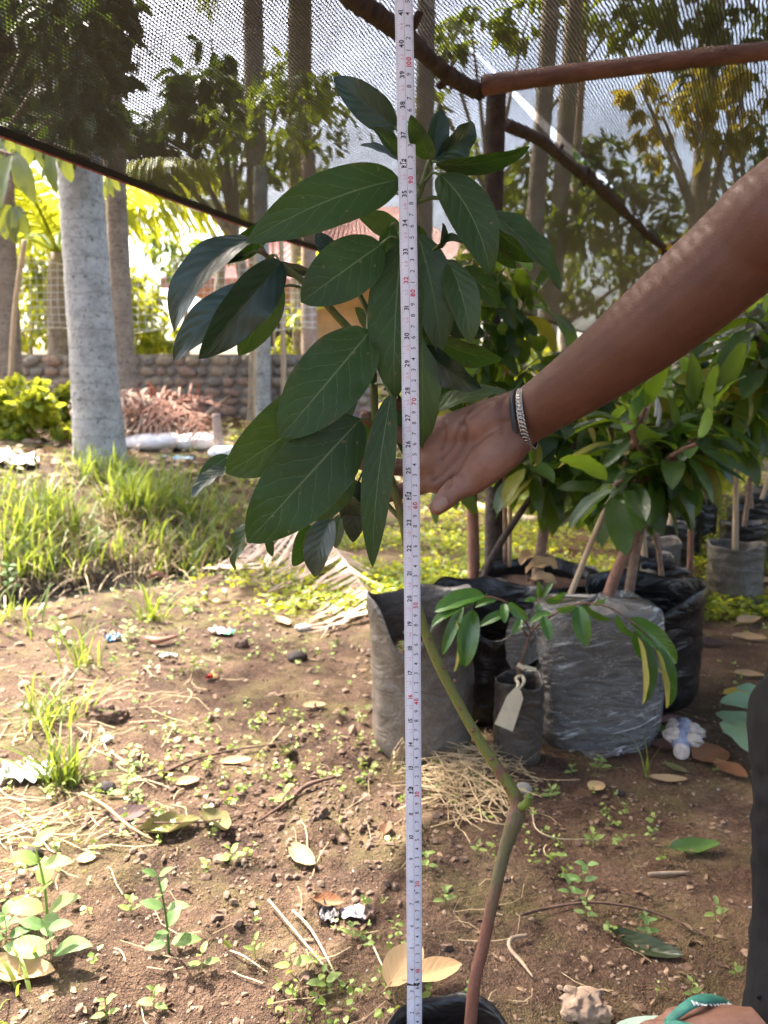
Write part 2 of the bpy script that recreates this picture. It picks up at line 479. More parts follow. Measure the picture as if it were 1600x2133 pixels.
def trunk_mat(name, c1, c2, c3, ring=26.0):
    m, n, l, b = newmat(name)
    t = NT(n, l)
    o = t.pos()
    f = t.noise(o, 9, 5, .7)
    g = t.noise(o, 38, 5, .7)
    k = t.ramp(f, [(.3, c2), (.62, c1)])
    k = t.mix(t.ramp(g, [(.55, 0), (.66, 1)]), k, c3)
    z = t.xyz(o)[2]
    rg = t.math('ABSOLUTE', t.math('SUBTRACT', t.math('FRACT', t.math('ADD', t.math('MULTIPLY', z, ring / 3), t.math('MULTIPLY', f, .7))), .5))
    rm = t.math('LESS_THAN', rg, .035)
    k = t.mix(t.math('MULTIPLY', rm, .35), k, c3)
    l.new(k, b.inputs['Base Color'])
    b.inputs['Roughness'].default_value = .9
    l.new(t.bump(t.math('SUBTRACT', g, t.math('MULTIPLY', rm, .5)), .7, .02), b.inputs['Normal'])
    return m
M['coco'] = trunk_mat('coconut_trunk_bark', (.44, .43, .40), (.24, .235, .215), (.10, .095, .085))
M['coco2'] = trunk_mat('brown_trunk_bark', (.33, .27, .21), (.19, .145, .11), (.08, .06, .05))
M['coco3'] = trunk_mat('pinkish_trunk_bark', (.48, .36, .30), (.34, .24, .19), (.20, .13, .10))

def soil_mat():
    m, n, l, b = newmat('sandy_soil')
    t = NT(n, l)
    p = t.pos()
    big = t.noise(p, 1.6, 4, .6)
    mid = t.noise(p, 11, 5, .65)
    fine = t.noise(p, 120, 3, .7)
    grain = t.voro(p, 330)
    f = t.math('ADD', t.math('ADD', t.math('MULTIPLY', big, .32), t.math('MULTIPLY', mid, .36)), t.math('MULTIPLY', fine, .32))
    c = t.ramp(f, [(.39, (.030, .017, .011)), (.46, (.082, .046, .029)), (.54, (.150, .090, .056)), (.65, (.255, .168, .112))])
    xs = t.xyz(p)
    # more orange brown towards the right
    brown_right = t.math('MULTIPLY', t.math('MULTIPLY', t.math('SUBTRACT', xs[0], .15), 1.4, clamp=True), t.ramp(big, [(.35, 1), (.6, .3)]))
    c = t.mix(t.math('MULTIPLY', brown_right, .60), c, (.185, .086, .043))
    # thin green algae film, stronger further away
    al = t.math('MULTIPLY', t.ramp(t.noise(p, 4.5, 5, .7), [(.48, 0), (.66, 1)]), t.math('ADD', .22, t.math('MULTIPLY', t.math('SUBTRACT', xs[1], 2.6), .25, clamp=True)))
    c = t.mix(al, c, (.29, .29, .08))
    sd_ = t.math('ADD', t.math('MULTIPLY', t.math('ADD', xs[0], 1.30), -.707), t.math('MULTIPLY', t.math('SUBTRACT', xs[1], 3.85), .707))
    wet = t.math('SUBTRACT', 1.0, t.math('MULTIPLY', t.math('ABSOLUTE', t.math('SUBTRACT', sd_, .12)), 2.6), clamp=True)
    wet = t.math('MULTIPLY', wet, t.math('SUBTRACT', .4, xs[0], clamp=True))
    c = t.mix(t.math('MULTIPLY', wet, t.math('ADD', .5, mid), clamp=True), c, (.030, .019, .013))
    sp = t.math('LESS_THAN', grain, .16)
    c = t.mix(t.math('MULTIPLY', sp, t.math('MULTIPLY', fine, .9)), c, (.60, .48, .36))
    dk = t.ramp(t.noise(p, 75, 4, .7), [(.58, 0), (.70, 1)])
    c = t.mix(t.math('MULTIPLY', dk, .55), c, (.055, .032, .022))
    l.new(c, b.inputs['Base Color'])
    b.inputs['Roughness'].default_value = .92
    b.inputs['Specular IOR Level'].default_value = .25
    h = t.math('ADD', t.math('ADD', t.math('MULTIPLY', mid, .6), t.math('MULTIPLY', fine, .5)), t.math('MULTIPLY', grain, -.18))
    h = t.math('ADD', h, t.math('MULTIPLY', t.noise(p, 45, 5, .75), .9))
    l.new(t.bump(h, 1.0, .022), b.inputs['Normal'])
    return m
M['soil'] = soil_mat()
M['pot_soil'] = simple_mat('potting_soil', (.15, .085, .055), .95, scale=90, col2=(.045, .026, .018), bump=.9, bscale=240, bdist=.006)
M['clod'] = simple_mat('soil_clod', (.30, .20, .14), .95, scale=40, col2=(.12, .072, .05), bump=.8, bscale=150, use='Generated')
M['clod2'] = simple_mat('pale_sand_lump', (.46, .34, .24), .95, scale=50, col2=(.30, .20, .14), bump=.8, bscale=200)
M['shell'] = simple_mat('dark_shell', (.06, .04, .035), .8, scale=50, col2=(.02, .015, .014), bump=.6, bscale=150)
M['stone_small'] = simple_mat('grey_pebble', (.42, .38, .34), .8, scale=30, col2=(.24, .21, .18), bump=.3, bscale=90)

def film_mat(name, dust=.5, base=.012, rough=.32, dusty=(.30, .235, .18), zspan=.4):
    m, n, l, b = newmat(name)
    t = NT(n, l)
    o = t.coord('Object')
    z = t.xyz(o)[2]
    a = t.noise(o, 13, 6, .75)
    g = t.noise(o, 150, 3, .7)
    hz = t.math('SUBTRACT', 1.0, t.math('DIVIDE', z, zspan), clamp=True)
    d = t.math('MULTIPLY', t.math('ADD', t.math('MULTIPLY', hz, .75), t.math('MULTIPLY', a, .8)), dust)
    d = t.math('MULTIPLY', d, t.ramp(g, [(.35, .55), (.7, 1)]), clamp=True)
    l.new(t.mix(d, (base, base, base * 1.15), dusty), b.inputs['Base Color'])
    l.new(t.math('ADD', rough, t.math('MULTIPLY', d, .5)), b.inputs['Roughness'])
    b.inputs['Specular IOR Level'].default_value = .5
    wr = t.noise(t.mapping(o, (1, 1, 1.6)), 13, 3, .55, .8)
    l.new(t.bump(wr, .5, .02), b.inputs['Normal'])
    return m
M['film'] = film_mat('black_polybag_film', .035, base=.006)
M['film_dusty'] = film_mat('dusty_polybag_film', .58, base=.012, dusty=(.34, .28, .22))
M['film_small'] = film_mat('small_polybag_film', .36, base=.010, zspan=.24)

# ================================================================== THE SETTING
def build_ground():
    ny, nx = 430, 560
    ys = .22 * (330.0) ** (np.arange(ny) / (ny - 1))
    ks = np.linspace(-1, 1, nx)
    xs = .5 * np.sinh(5.5 * ks)
    X, Y = np.meshgrid(xs, ys)
    Z = gz(X, Y)
    # the sheet also runs behind the camera
    yb = np.array([-40.0, -12.0, -4.0, -1.5, -.5, -.1])
    Xb, Yb = np.meshgrid(xs, yb)
    X, Y = np.vstack([Xb, X]), np.vstack([Yb, Y])
    Z = np.vstack([gz(Xb, np.maximum(Yb, .22)) * .4, Z])
    n0 = X.shape[0]
    V = np.stack([X, Y, Z], -1).reshape(-1, 3).astype(np.float32)
    idx = np.arange(n0 * nx).reshape(n0, nx)
    q = np.stack([idx[:-1, :-1], idx[:-1, 1:], idx[1:, 1:], idx[1:, :-1]], -1).reshape(-1, 4)
    me = bpy.data.meshes.new('ground')
    me.vertices.add(len(V)); me.vertices.foreach_set('co', V.ravel())
    me.loops.add(q.size); me.loops.foreach_set('vertex_index', q.ravel().astype(np.int32))
    me.polygons.add(len(q))
    me.polygons.foreach_set('loop_start', (np.arange(len(q)) * 4).astype(np.int32))
    me.update(calc_edges=True)
    me.polygons.foreach_set('use_smooth', [True] * len(q))
    me.materials.append(M['soil'])
    o = bpy.data.objects.new('ground', me)
    COL.objects.link(o)
    return tag(o, 'bare sandy brown soil of the nursery yard', kind='structure')
build_ground()

# standing water in the ditch
def ditch_water():
    m, n, l, b = newmat('ditch_water')
    t = NT(n, l)
    b.inputs['Base Color'].default_value = (.03, .028, .02, 1)
    b.inputs['Roughness'].default_value = .08
    l.new(t.bump(t.noise(t.pos(), 30, 2), .15, .01), b.inputs['Normal'])
    mb = MB()
    d, nn = Vector((.707, .707, 0)), Vector((-.707, .707, 0))
    c = Vector((-1.30, 3.85, -.098))
    A = np.zeros((14, 5, 3))
    for i in range(14):
        for j in range(5):
            A[i, j] = c + d * (-1.6 + i * .19) + nn * ((j - 2) * .09 - .03)
    mb.grid(A)
    tag(mb.build('ditch_water', m, loc=(0, 0, 0)), 'dark puddle water lying in the ditch', kind='structure')
ditch_water()

# ------------------------------------------------------------------ leaf shapes
def prof(t, a=.62, b=.72):
    w = np.power(np.clip(t, 1e-6, 1), a) * np.power(np.clip(1 - t, 0, 1), b)
    return w / ((a / (a + b)) ** a * (b / (a + b)) ** b)
def leaf_arrays(L, W, nl=14, nw=4, bend=.4, side=0.0, fold=.18, wave=0.0, wf=2.5, ph=0.0, curl=0.0, twist=0.0, pa=.62, pb=.72, tipc=0.0):
    t = np.linspace(0, 1, nl + 1)
    head = bend * (.5 - t) - tipc * np.clip(t - .7, 0, 1) * 3
    hs = side * (.5 - t)
    dx, dy, dz = np.cos(head) * np.cos(hs), np.cos(head) * np.sin(hs), np.sin(head)
    c = np.zeros((nl + 1, 3))
    for k, d in enumerate((dx, dy, dz)):
        c[1:, k] = np.cumsum((d[1:] + d[:-1]) / 2)
    ch = c[-1] / np.linalg.norm(c[-1])
    c = c / np.linalg.norm(c[-1]) * L
    # rotate the chord onto +X
    q = Vector(ch.tolist()).rotation_difference(Vector((1, 0, 0))).to_matrix()
    c = c @ np.array(q).T
    s = np.linspace(1, -1, 2 * nw + 1)
    T, S = np.meshgrid(t, s, indexing='ij')
    w = W / 2 * prof(T, pa, pb) + W * .004
    y = S * w * math.cos(fold)
    z = np.abs(S) * w * math.sin(fold) - curl * S * S * w + wave * W * np.sin(2 * math.pi * wf * T + ph + S * 1.3) * S * S * prof(T, .5, .5)
    tw = twist * (T - .3)
    y, z = y * np.cos(tw) - z * np.sin(tw), y * np.sin(tw) + z * np.cos(tw)
    hd = np.interp(T, t, head)
    A = np.zeros(T.shape + (3,))
    A[..., 0] = c[:, 0:1] - np.sin(hd) * z
    A[..., 1] = c[:, 1:2] + y
    A[..., 2] = c[:, 2:3] + np.cos(hd) * z
    U = np.stack([(S + 1) / 2, T], -1)
    return A, U
def leaf_mesh(name, mat, petiole=0.0, **kw):
    A, U = leaf_arrays(**kw)
    mb = MB().grid(A, U)
    if petiole:
        L = kw['L']
        mb.tube([(-petiole, 0, petiole * .25), (-petiole * .5, 0, petiole * .06), (0, 0, 0), (L * .12, 0, -L * .004)], [L * .011, L * .009, L * .008, L * .004], n=5, k=2)
    return mb.mesh(name, mat)
def frame(xdir, normal):                 # matrix whose X is xdir and Z near normal
    x = Vector(xdir).normalized()
    z = Vector(normal); z = z - x * z.dot(x)
    z = z.normalized() if z.length > 1e-6 else x.orthogonal().normalized()
    y = z.cross(x)
    return Matrix((x, y, z)).transposed()
def place(p, xdir, normal, s=1.0):
    return Matrix.Translation(p) @ frame(xdir, normal).to_4x4() @ Matrix.Scale(s, 4)

# a library of shared leaf meshes (unit length), several forms of each kind
LIB = {}
def lib(key, mat, n, W, seed, **kw):
    rg = random.Random(seed)
    out = []
    for i in range(n):
        q = dict(L=1.0, W=W * rg.uniform(.85, 1.15), nl=9, nw=2, bend=rg.uniform(.2, 1.1), side=rg.uniform(-.35, .35), fold=rg.uniform(.08, .4), wave=rg.uniform(0, .06), wf=rg.uniform(1.5, 3), ph=rg.uniform(0, 6), twist=rg.uniform(-.5, .5))
        q.update(kw)
        out.append(leaf_mesh('%s_leaf_form' % key, mat, petiole=.16, **q))
    LIB[key] = out
lib('sap', M['sap'], 9, .36, 1)
lib('sap_young', M['sap_young'], 4, .40, 2)
lib('sap_yellow', M['sap_yellow'], 3, .36, 3)
lib('jack', M['jack'], 6, .30, 4)

# leaf clouds for things too far away to pick single leaves out
def leaf_cloud(C, D, L, W, rg, fold=.25):
    n = len(C)
    D = D / (np.linalg.norm(D, axis=1, keepdims=True) + 1e-9)
    up = rg.normal(size=(n, 3)) * .6 + np.array([0, 0, 1.0])
    S = np.cross(D, up); S /= (np.linalg.norm(S, axis=1, keepdims=True) + 1e-9)
    N = np.cross(S, D)
    L = np.asarray(L).reshape(-1, 1) * np.ones((n, 1)); W = np.asarray(W).reshape(-1, 1) * np.ones((n, 1))
    V = np.stack([C, C + D * L * .38 + S * W * .5 + N * W * fold * .5, C + D * L * .38 - S * W * .5 + N * W * fold * .5,
                  C + D * L * .72 + S * W * .36 - N * L * .05, C + D * L * .72 - S * W * .36 - N * L * .05, C + D * L - N * L * .14, C + D * L * .4 , C + D * L * .72 - N * L * .06], 1)
    b = np.arange(n)[:, None] * 8
    F3 = np.concatenate([b + np.array([[0, 1, 6]]), b + np.array([[0, 6, 2]]), b + np.array([[3, 5, 7]]), b + np.array([[7, 5, 4]])])
    F4 = np.concatenate([b + np.array([[1, 3, 7, 6]]), b + np.array([[6, 7, 4, 2]])])
    return V.reshape(-1, 3), F3, F4
def cloud_obj(name, V, F3, F4, mat, parent=None, loc=None):
    org = parent_origin(parent) if parent is not None else Vector(loc)
    me = bpy.data.meshes.new(name)
    V = (V - np.array(org[:])).astype(np.float32)
    me.vertices.add(len(V)); me.vertices.foreach_set('co', V.ravel())
    loops = np.concatenate([F3.ravel(), F4.ravel()]).astype(np.int32)
    me.loops.add(len(loops)); me.loops.foreach_set('vertex_index', loops)
    st_ = np.concatenate([np.arange(len(F3)) * 3, len(F3) * 3 + np.arange(len(F4)) * 4]).astype(np.int32)
    me.polygons.add(len(st_)); me.polygons.foreach_set('loop_start', st_)
    me.update(calc_edges=True)
    me.polygons.foreach_set('use_smooth', [True] * len(st_))
    me.materials.append(mat)
    o = bpy.data.objects.new(name, me)
    COL.objects.link(o)
    if parent is not None: o.parent = parent
    else: o.location = org
    return o
def clusters_to_leaves(cl, L, rg, droop=.6, asp=.38, spread=1.0):
    """cl: list of (centre, radius(x,y,z), n)"""
    Cs, Ds = [], []
    for c, r, n in cl:
        # several twigs per cluster so the mass has gaps and clumps
        k = max(2, n // 14)
        tw = rg.normal(size=(k, 3)); tw /= np.linalg.norm(tw, axis=1, keepdims=True)
        tw *= rg.uniform(.25, 1.0, size=(k, 1)) ** .5
        which = rg.integers(0, k, n)
        p = tw[which] + rg.normal(size=(n, 3)) * .13 * spread
        d = tw[which] * .6 + rg.normal(size=(n, 3)) * .55 + np.array([0, 0, -droop])
        Cs.append(np.array(c[:]) + p * np.array(r)); Ds.append(d)
    C, D = np.concatenate(Cs), np.concatenate(Ds)
    Ls = L * rg.uniform(.6, 1.25, len(C))
    return leaf_cloud(C, D, Ls, Ls * asp * rg.uniform(.8, 1.2, len(C)), rg)

# ------------------------------------------------------------------ shade net
def net_mat(name, per, ln, th):
    m, n, l, b = newmat(name)
    t = NT(n, l)
    u, v = t.uv()
    p = t.pos()
    du = t.math('MULTIPLY', t.noise(p, 9, 2), .02)
    wv = t.math('MULTIPLY', t.math('SUBTRACT', t.noise(p, 30, 3), .5), 1.1)
    a = t.math('FRACT', t.math('ADD', t.math('DIVIDE', v, per), wv))
    line = t.math('LESS_THAN', a, t.math('ADD', ln, t.math('MULTIPLY', t.noise(p, 55, 3, .7), .30)))
    tri = t.math('ABSOLUTE', t.math('SUBTRACT', a, .65))
    z = t.math('FRACT', t.math('ADD', t.math('DIVIDE', t.math('ADD', u, du), .0090), t.math('ADD', t.math('MULTIPLY', tri, 2.2), t.math('MULTIPLY', t.math('FLOOR', t.math('DIVIDE', v, per)), .37))))
    thr = t.math('ADD', th, t.math('MULTIPLY', t.noise(p, 2.4, 4, .7), .66))
    lace = t.math('LESS_THAN', z, thr)
    dense = t.math('SUBTRACT', 1.0, t.math('DIVIDE', v, .16), clamp=True)
    lace = t.math('MAXIMUM', lace, t.math('LESS_THAN', z, t.math('MULTIPLY', t.math('POWER', dense, 1.5), .9)))
    cov = t.math('MAXIMUM', line, lace)
    b.inputs['Base Color'].default_value = (.07, .07, .078, 1)
    b.inputs['Roughness'].default_value = .55
    tr = n.new('ShaderNodeBsdfTransparent')
    mx = n.new('ShaderNodeMixShader')
    l.new(cov, mx.inputs[0]); l.new(tr.outputs[0], mx.inputs[1]); l.new(b.outputs[0], mx.inputs[2])
    l.new(mx.outputs[0], n['Material Output'].inputs[0])
    return m
M['net'] = net_mat('black_shade_net', .0066, .33, .31)
M['net_roof'] = net_mat('black_shade_net_roof', .0086, .36, .27)
M['hem'] = simple_mat('dark_net_hem', (.012, .012, .018), .7, scale=300, var=.3)
M['red_thread'] = simple_mat('red_hem_thread', (.42, .12, .09), .7, scale=90, var=.3)

POLE_Z = 1.84
post1_top = P(1035, 182, 2.70)
post2_top = P(1392, 528, 5.50)
rowd = (post2_top - post1_top); rowd.z = 0; rowd.normalize()
rown = Vector((-rowd.y, rowd.x, 0))
def build_net():
    edge_px = [(0, 285), (250, 378), (500, 470), (650, 520), (920, 598), (1200, 690), (1330, 722)]
    ze = [1.385, 1.380, 1.375, 1.38, 1.385, 1.385, 1.385]
    E = []
    for (x, y), z in zip(edge_px, ze):
        d = ray(x, y); t = (z - CAM_H) / d.z
        E.append(Vector((0, 0, CAM_H)) + d * t)
    e0 = E[0] + (E[0] - E[1]).normalized() * 1.6; e0.z = 1.40
    e00 = e0 + (E[0] - E[1]).normalized() * 1.5
    e9 = E[-1] + (E[-1] - E[-2]).normalized() * 3.0
    E = smooth_path([e00, e0] + E + [e9], 14)
    root = thing('shade_net', 'black knitted shade net stretched over the poles, red stitched lower edge', 'shade net', (0, 3, 1.3))
    m = len(E)
    p0 = Vector((post1_top.x, post1_top.y, POLE_Z + .035))
    nv = 13
    A = np.zeros((m, nv, 3)); U = np.zeros((m, nv, 2))
    acc = 0
    tops = []
    for i, e in enumerate(E):
        s = (e - p0).dot(rowd)
        if i: acc += (E[i] - E[i - 1]).length
        sag = -.035 * abs(math.sin(s * 1.15)) 
        top = p0 + rowd * s + rown * (.02 + .02 * math.sin(s * 2.2)) + Vector((0, 0, .02 + sag * .4))
        tops.append(top)
        w = (top - e).length
        for j in range(nv):
            t = j / (nv - 1)
            q = e.lerp(top, t)
            belly = math.sin(math.pi * t)
            q = q + rown * (belly * (.055 + .03 * math.sin(s * 1.7 + 1))) + Vector((0, 0, belly * (.02 * math.sin(s * 3.1) - .015)))
            A[i, j] = q; U[i, j] = (acc, t * w)
    MB().grid(A, U).build('curtain', M['net'], root)
    # roof sheet from the pole over to the right, sagging between rafters
    nu, nr = 60, 40
    A = np.zeros((nu, nr, 3)); U = np.zeros((nu, nr, 2))
    for i in range(nu):
        s = -3.2 + 13.0 * i / (nu - 1)
        for j in range(nr):
            w = 3.6 * j / (nr - 1)
            bay = abs(math.sin(math.pi * (s + .02) / 3.05))
            sg = -(.16 * bay) * (1 - math.exp(-w * 2.4)) 
            rise = .10 * w * math.exp(-w * .5) + .05 * math.sin(w * 5 + s * .6) * (1 - math.exp(-w * 3)) * .5
            q = p0 + rowd * s - rown * (w - .02) + Vector((0, 0, .03 + sg + rise))
            A[i, j] = q; U[i, j] = (s, .5 + w * .80 + .03 * math.sin(s * 1.3) * w)
    MB().grid(A, U).build('roof_sheet', M['net_roof'], root)
    # far end sheet
    nu, nr = 14, 22
    A = np.zeros((nu, nr, 3)); U = np.zeros((nu, nr, 2))
    for i in range(nu):
        for j in range(nr):
            w = 3.4 * j / (nr - 1); h = i / (nu - 1)
            q = p0 + rowd * (6.6 - .15 * h + .05 * math.sin(w * 4)) - rown * (w - .02)
            q.z = 1.80 - h * .78 + .06 * math.sin(w * 3.1) * h
            A[i, j] = q; U[i, j] = (w, h * .8)
    MB().grid(A, U).build('end_curtain', M['net_roof'], root)
    hem = MB()
    A = np.zeros((m, 3, 3)); U = np.zeros((m, 3, 2))
    for i, e in enumerate(E):
        d = (Vector(tops[i]) - e).normalized()
        for j in range(3):
            A[i, j] = e + d * (.002 + .009 * j) + rown * -.003
    hem.grid(A, U)
    ho = hem.build('hem_band', M['hem'], root)
    MB().tube([e - rown * .003 for e in E], .0028, n=5, k=1).build('edge_stitching', M['red_thread'], ho)
build_net()

# ------------------------------------------------------------------ poles of the shade house
def wobble(a, b, n, amp, seed):
    rg = random.Random(seed)
    a, b = Vector(a), Vector(b)
    return [a.lerp(b, i / n) + (Vector((rg.uniform(-1, 1), rg.uniform(-1, 1), rg.uniform(-1, 1))) * amp if 0 < i < n else Vector((0, 0, 0))) for i in range(n + 1)]
def pole(name, label, pts, rad, mat, seed=1, n=14, lump=.07, knots=(), cat='pole'):
    b = min((Vector(p) for p in pts), key=lambda p: p.z)
    mb = MB().tube(pts, rad, n=n, k=5, lump=lump, seed=seed)
    if not knots:
        return tag(mb.build(name, mat, loc=b), label, cat)
    root = thing(name, label, cat, b)
    mb.build('stem', mat, root)
    for kp, kd, kr in knots:
        MB().tube([kp, Vector(kp) + Vector(kd) * .5, Vector(kp) + Vector(kd)], [kr * 1.25, kr, kr * .85], n=9, k=3, lump=.1, seed=seed + 3).build('branch_stub', mat, root)
    return root
p1b = Vector((post1_top.x + .02, post1_top.y + .02, -.05))
pole('support_post', 'thick grey bark post under the joint of the reddish rafter', [p1b, p1b.lerp(post1_top, .33) + Vector((.012, 0, 0)), p1b.lerp(post1_top, .66) + Vector((-.008, 0, 0)), post1_top + Vector((0, 0, .02))], [.037, .034, .032, .032], M['post'], 2, cat='post')
p2b = Vector((post2_top.x + .03, post2_top.y, -.05))
pole('support_post', 'thin far post with a yellow strip tied round its top', [p2b, p2b.lerp(post2_top, .5), post2_top + Vector((0, 0, .06))], [.05, .045, .045], M['post'], 3, cat='post')
# long crooked branch pole that carries the net
bp = [post1_top - rowd * 3.0 + Vector((.03, 0, .0)), post1_top - rowd * 2.1 + Vector((-.02, 0, .02)), P(655, -90, 1.75), P(742, 0, 1.95), P(835, 68, 2.15), P(895, 122, 2.36), P(945, 165, 2.5), P(1000, 192, 2.66)]
bp2 = [P(1058, 262, 2.95), P(1125, 292, 3.2), P(1190, 345, 3.6), P(1240, 385, 3.9)]
pole('branch_pole', 'crooked dark branch running down from the top edge to the first post', bp, [.028, .027, .026, .025, .0235, .022, .025, .024], M['dark_wood'], 5, lump=.12,
     knots=[(P(940, 160, 2.5), Vector((-.04, 0, -.03)), .012), (P(850, 75, 2.2), Vector((.03, -.02, .05)), .012)])
pole('branch_pole', 'crooked dark branch leading from the first post towards the knotted joint', bp2, [.022, .022, .021, .025], M['dark_wood'], 6, lump=.13,
     knots=[(P(1160, 322, 3.4), Vector((.02, 0, .04)), .012)])
bp3 = [P(1215, 358, 3.75), P(1245, 388, 3.98), P(1290, 432, 4.4), P(1330, 470, 4.85), P(1365, 503, 5.25), P(1392, 520, 5.5)]
pole('branch_pole', 'thin bumpy branch ending at the yellow tie', bp3, [.036, .026, .023, .023, .022, .020], M['dark_wood'], 7, lump=.2, n=10,
     knots=[(P(1228, 372, 3.9), Vector((-.06, 0, .04)), .034)])
pole('rafter_pole', 'smooth reddish brown rafter resting on the first post, sloping up right', [P(1008, 178, 2.62), P(1150, 158, 2.52), P(1330, 136, 2.38), P(1480, 118, 2.26), P(1640, 101, 2.14), P(1900, 66, 1.98), P(2300, 20, 1.8)], [.031, .0265, .0245, .0235, .0225, .022, .021], M['rafter'], 8, n=14, lump=.035)
pole('rafter_pole', 'dark straight pole beyond the yellow tie, running right behind the forearm', [P(1385, 512, 5.52), P(1480, 505, 5.2), P(1640, 598, 4.4), P(1900, 640, 4.0)], [.022, .022, .022, .022], M['dark_wood'], 9, n=8)
# yellow plastic tie
def yellow_tie():
    m = simple_mat('yellow_plastic_strip', (.75, .55, .04), .45, var=.2, scale=30)
    c = post2_top + Vector((0, -.02, .02))
    root = thing('plastic_tie', 'yellow plastic strip knotted round the far post top', 'tie', c)
    MB().tube([c + Vector((.062 * math.cos(a), .062 * math.sin(a), .015 * math.sin(2 * a))) for a in np.linspace(0, 2 * math.pi, 14)], .013, n=6, k=2).build('loop', m, root)
    for dx, dz in ((.05, -.10), (-.09, .01), (.11, .03)):
        A, U = leaf_arrays(.13, .045, nl=6, nw=1, bend=.6, pa=.1, pb=.12)
        mb = MB(); mb.grid(np.array([[(Matrix.Translation(c + Vector((0, -.06, 0))) @ frame((dx, -.01, dz), (0, -1, .2)).to_4x4()) @ Vector(q) for q in r] for r in A.tolist()]), U)
        mb.build('loose_end', m, root)
yellow_tie()

# ------------------------------------------------------------------ palms and trees behind
def palm_trunk(mb, base, top, r0, r1, seed, mat=0, bulge=1.35):
    b, t = Vector(base), Vector(top)
    n = 150
    pts, rr = [], []
    rg = random.Random(seed)
    ringk = [1 + (.012 if (q % 3 == 0) else -.006) * rg.uniform(.3, 1.8) for q in range(n + 1)]
    for i in range(n + 1):
        k = i / n
        p = b.lerp(t, k)
        if 0 < i < n: p = p + Vector((math.sin(k * 9 + seed), math.cos(k * 7 + seed), 0)) * r0 * .10
        pts.append(p)
        rr.append((r0 + (r1 - r0) * k) * (1 + (bulge - 1) * math.exp(-k * 22)) * ringk[i])
    return mb.tube(pts, rr, n=18, k=1, lump=.012, seed=seed)
def frond(mb_r, mb_l, base, direc, L, droop, nleaf, leafL, rg, lw=.035, hang=.5, mat=0, vee=.5, twist=0, mess=0):
    d = Vector(direc).normalized()
    pts = []
    p = Vector(base)
    N = 10
    h = Vector((d.x, d.y, 0))
    h = h.normalized() if h.length > .05 else Vector((1, 0, 0))
    el = math.asin(max(-1, min(1, d.z)))
    for i in range(N + 1):
        pts.append(p.copy())
        e = el - droop * (i / N) ** 1.3
        p = p + (h * math.cos(e) + Vector((0, 0, math.sin(e)))) * (L / N)
    mb_r.tube(pts, [L * .012, L * .009, L * .006, L * .002], n=6, k=2)
    path = smooth_path(pts, 4)
    m = len(path)
    for i in range(nleaf):
        k = .12 + .88 * i / nleaf
        f = k * (m - 1); a = int(f)
        p = path[a].lerp(path[min(a + 1, m - 1)], f - a)
        tg = (path[min(a + 1, m - 1)] - path[max(a - 1, 0)]).normalized()
        sd = tg.cross(Vector((0, 0, 1)))
        sd = sd.normalized() if sd.length > .01 else Vector((1, 0, 0))
        if twist: sd = Matrix.Rotation(twist, 3, tg) @ sd
        ll = leafL * (math.sin(math.pi * min(1, .15 + k * .82)) * .85 + .2) * rg.uniform(.85, 1.1)
        for sg in (-1, 1):
            dd = (sd * sg + tg * rg.uniform(.35, .7) + Vector((0, 0, vee * .3)) + Vector((rg.uniform(-1, 1), rg.uniform(-1, 1), rg.uniform(-.5, .8))) * mess).normalized()
            q0 = p; wv = tg * lw * .5
            q1 = p + dd * ll * .45 + Vector((0, 0, -hang * ll * .14)) + tg * rg.uniform(-.02, .02) * ll
            q2 = p + dd * ll * .82 + Vector((0, 0, -hang * ll * .55)) + tg * rg.uniform(-.04, .04) * ll
            q3 = p + dd * ll * .95 + Vector((0, 0, -hang * ll * .85))
            mb_l.add([q0 - wv * .5, q0 + wv * .5, q1 - wv, q1 + wv, q2 - wv * .7, q2 + wv * .7, q3], [(0, 1, 3, 2), (2, 3, 5, 4), (4, 5, 6)], None, mat)

def coconut_palm(label, base, top, r0, r1, seed, trunk_m, nfr=0, L=3.2, leafm='fol_mid', name='coconut_palm', el=(-.6, .7), ring=True, vis=None, azr=(0, 6.283)):
    root = thing(name, label, 'palm', base, 'coconut palms behind the nursery')
    mb = MB(); palm_trunk(mb, base, top, r0, r1, seed)
    mb.build('trunk', M[trunk_m], root)
    rg = random.Random(seed)
    if nfr:
        for i in range(nfr):
            a = azr[0] + (azr[1] - azr[0]) * (i + rg.random() * .6) / nfr
            e = rg.uniform(*el)
            mr, ml = MB(), MB()
            frond(mr, ml, top, (math.cos(a) * math.cos(e), math.sin(a) * math.cos(e), math.sin(e)), L * rg.uniform(.85, 1.1), rg.uniform(.7, 1.3), 46, L * .24, rg, lw=.05, hang=rg.uniform(.5, 1.1))
            fo = mr.build('frond', M['coco2'] if rg.random() < .2 else M[leafm], root)
            lo = ml.build('leaflets', M[leafm], fo, smooth=False)
            lo['kind'] = 'stuff'
    return root

def on_ground(px, Y):                     # ground point below pixel column px at distance Y
    x = (px - 800) / FPX * (Y * 1.02)
    return Vector((x, Y, g1(x, Y)))
def up_from(px0, py0, px1, py1, Y):
    a, b = P(px0, py0, Y), P(px1, py1, Y)
    return a, b
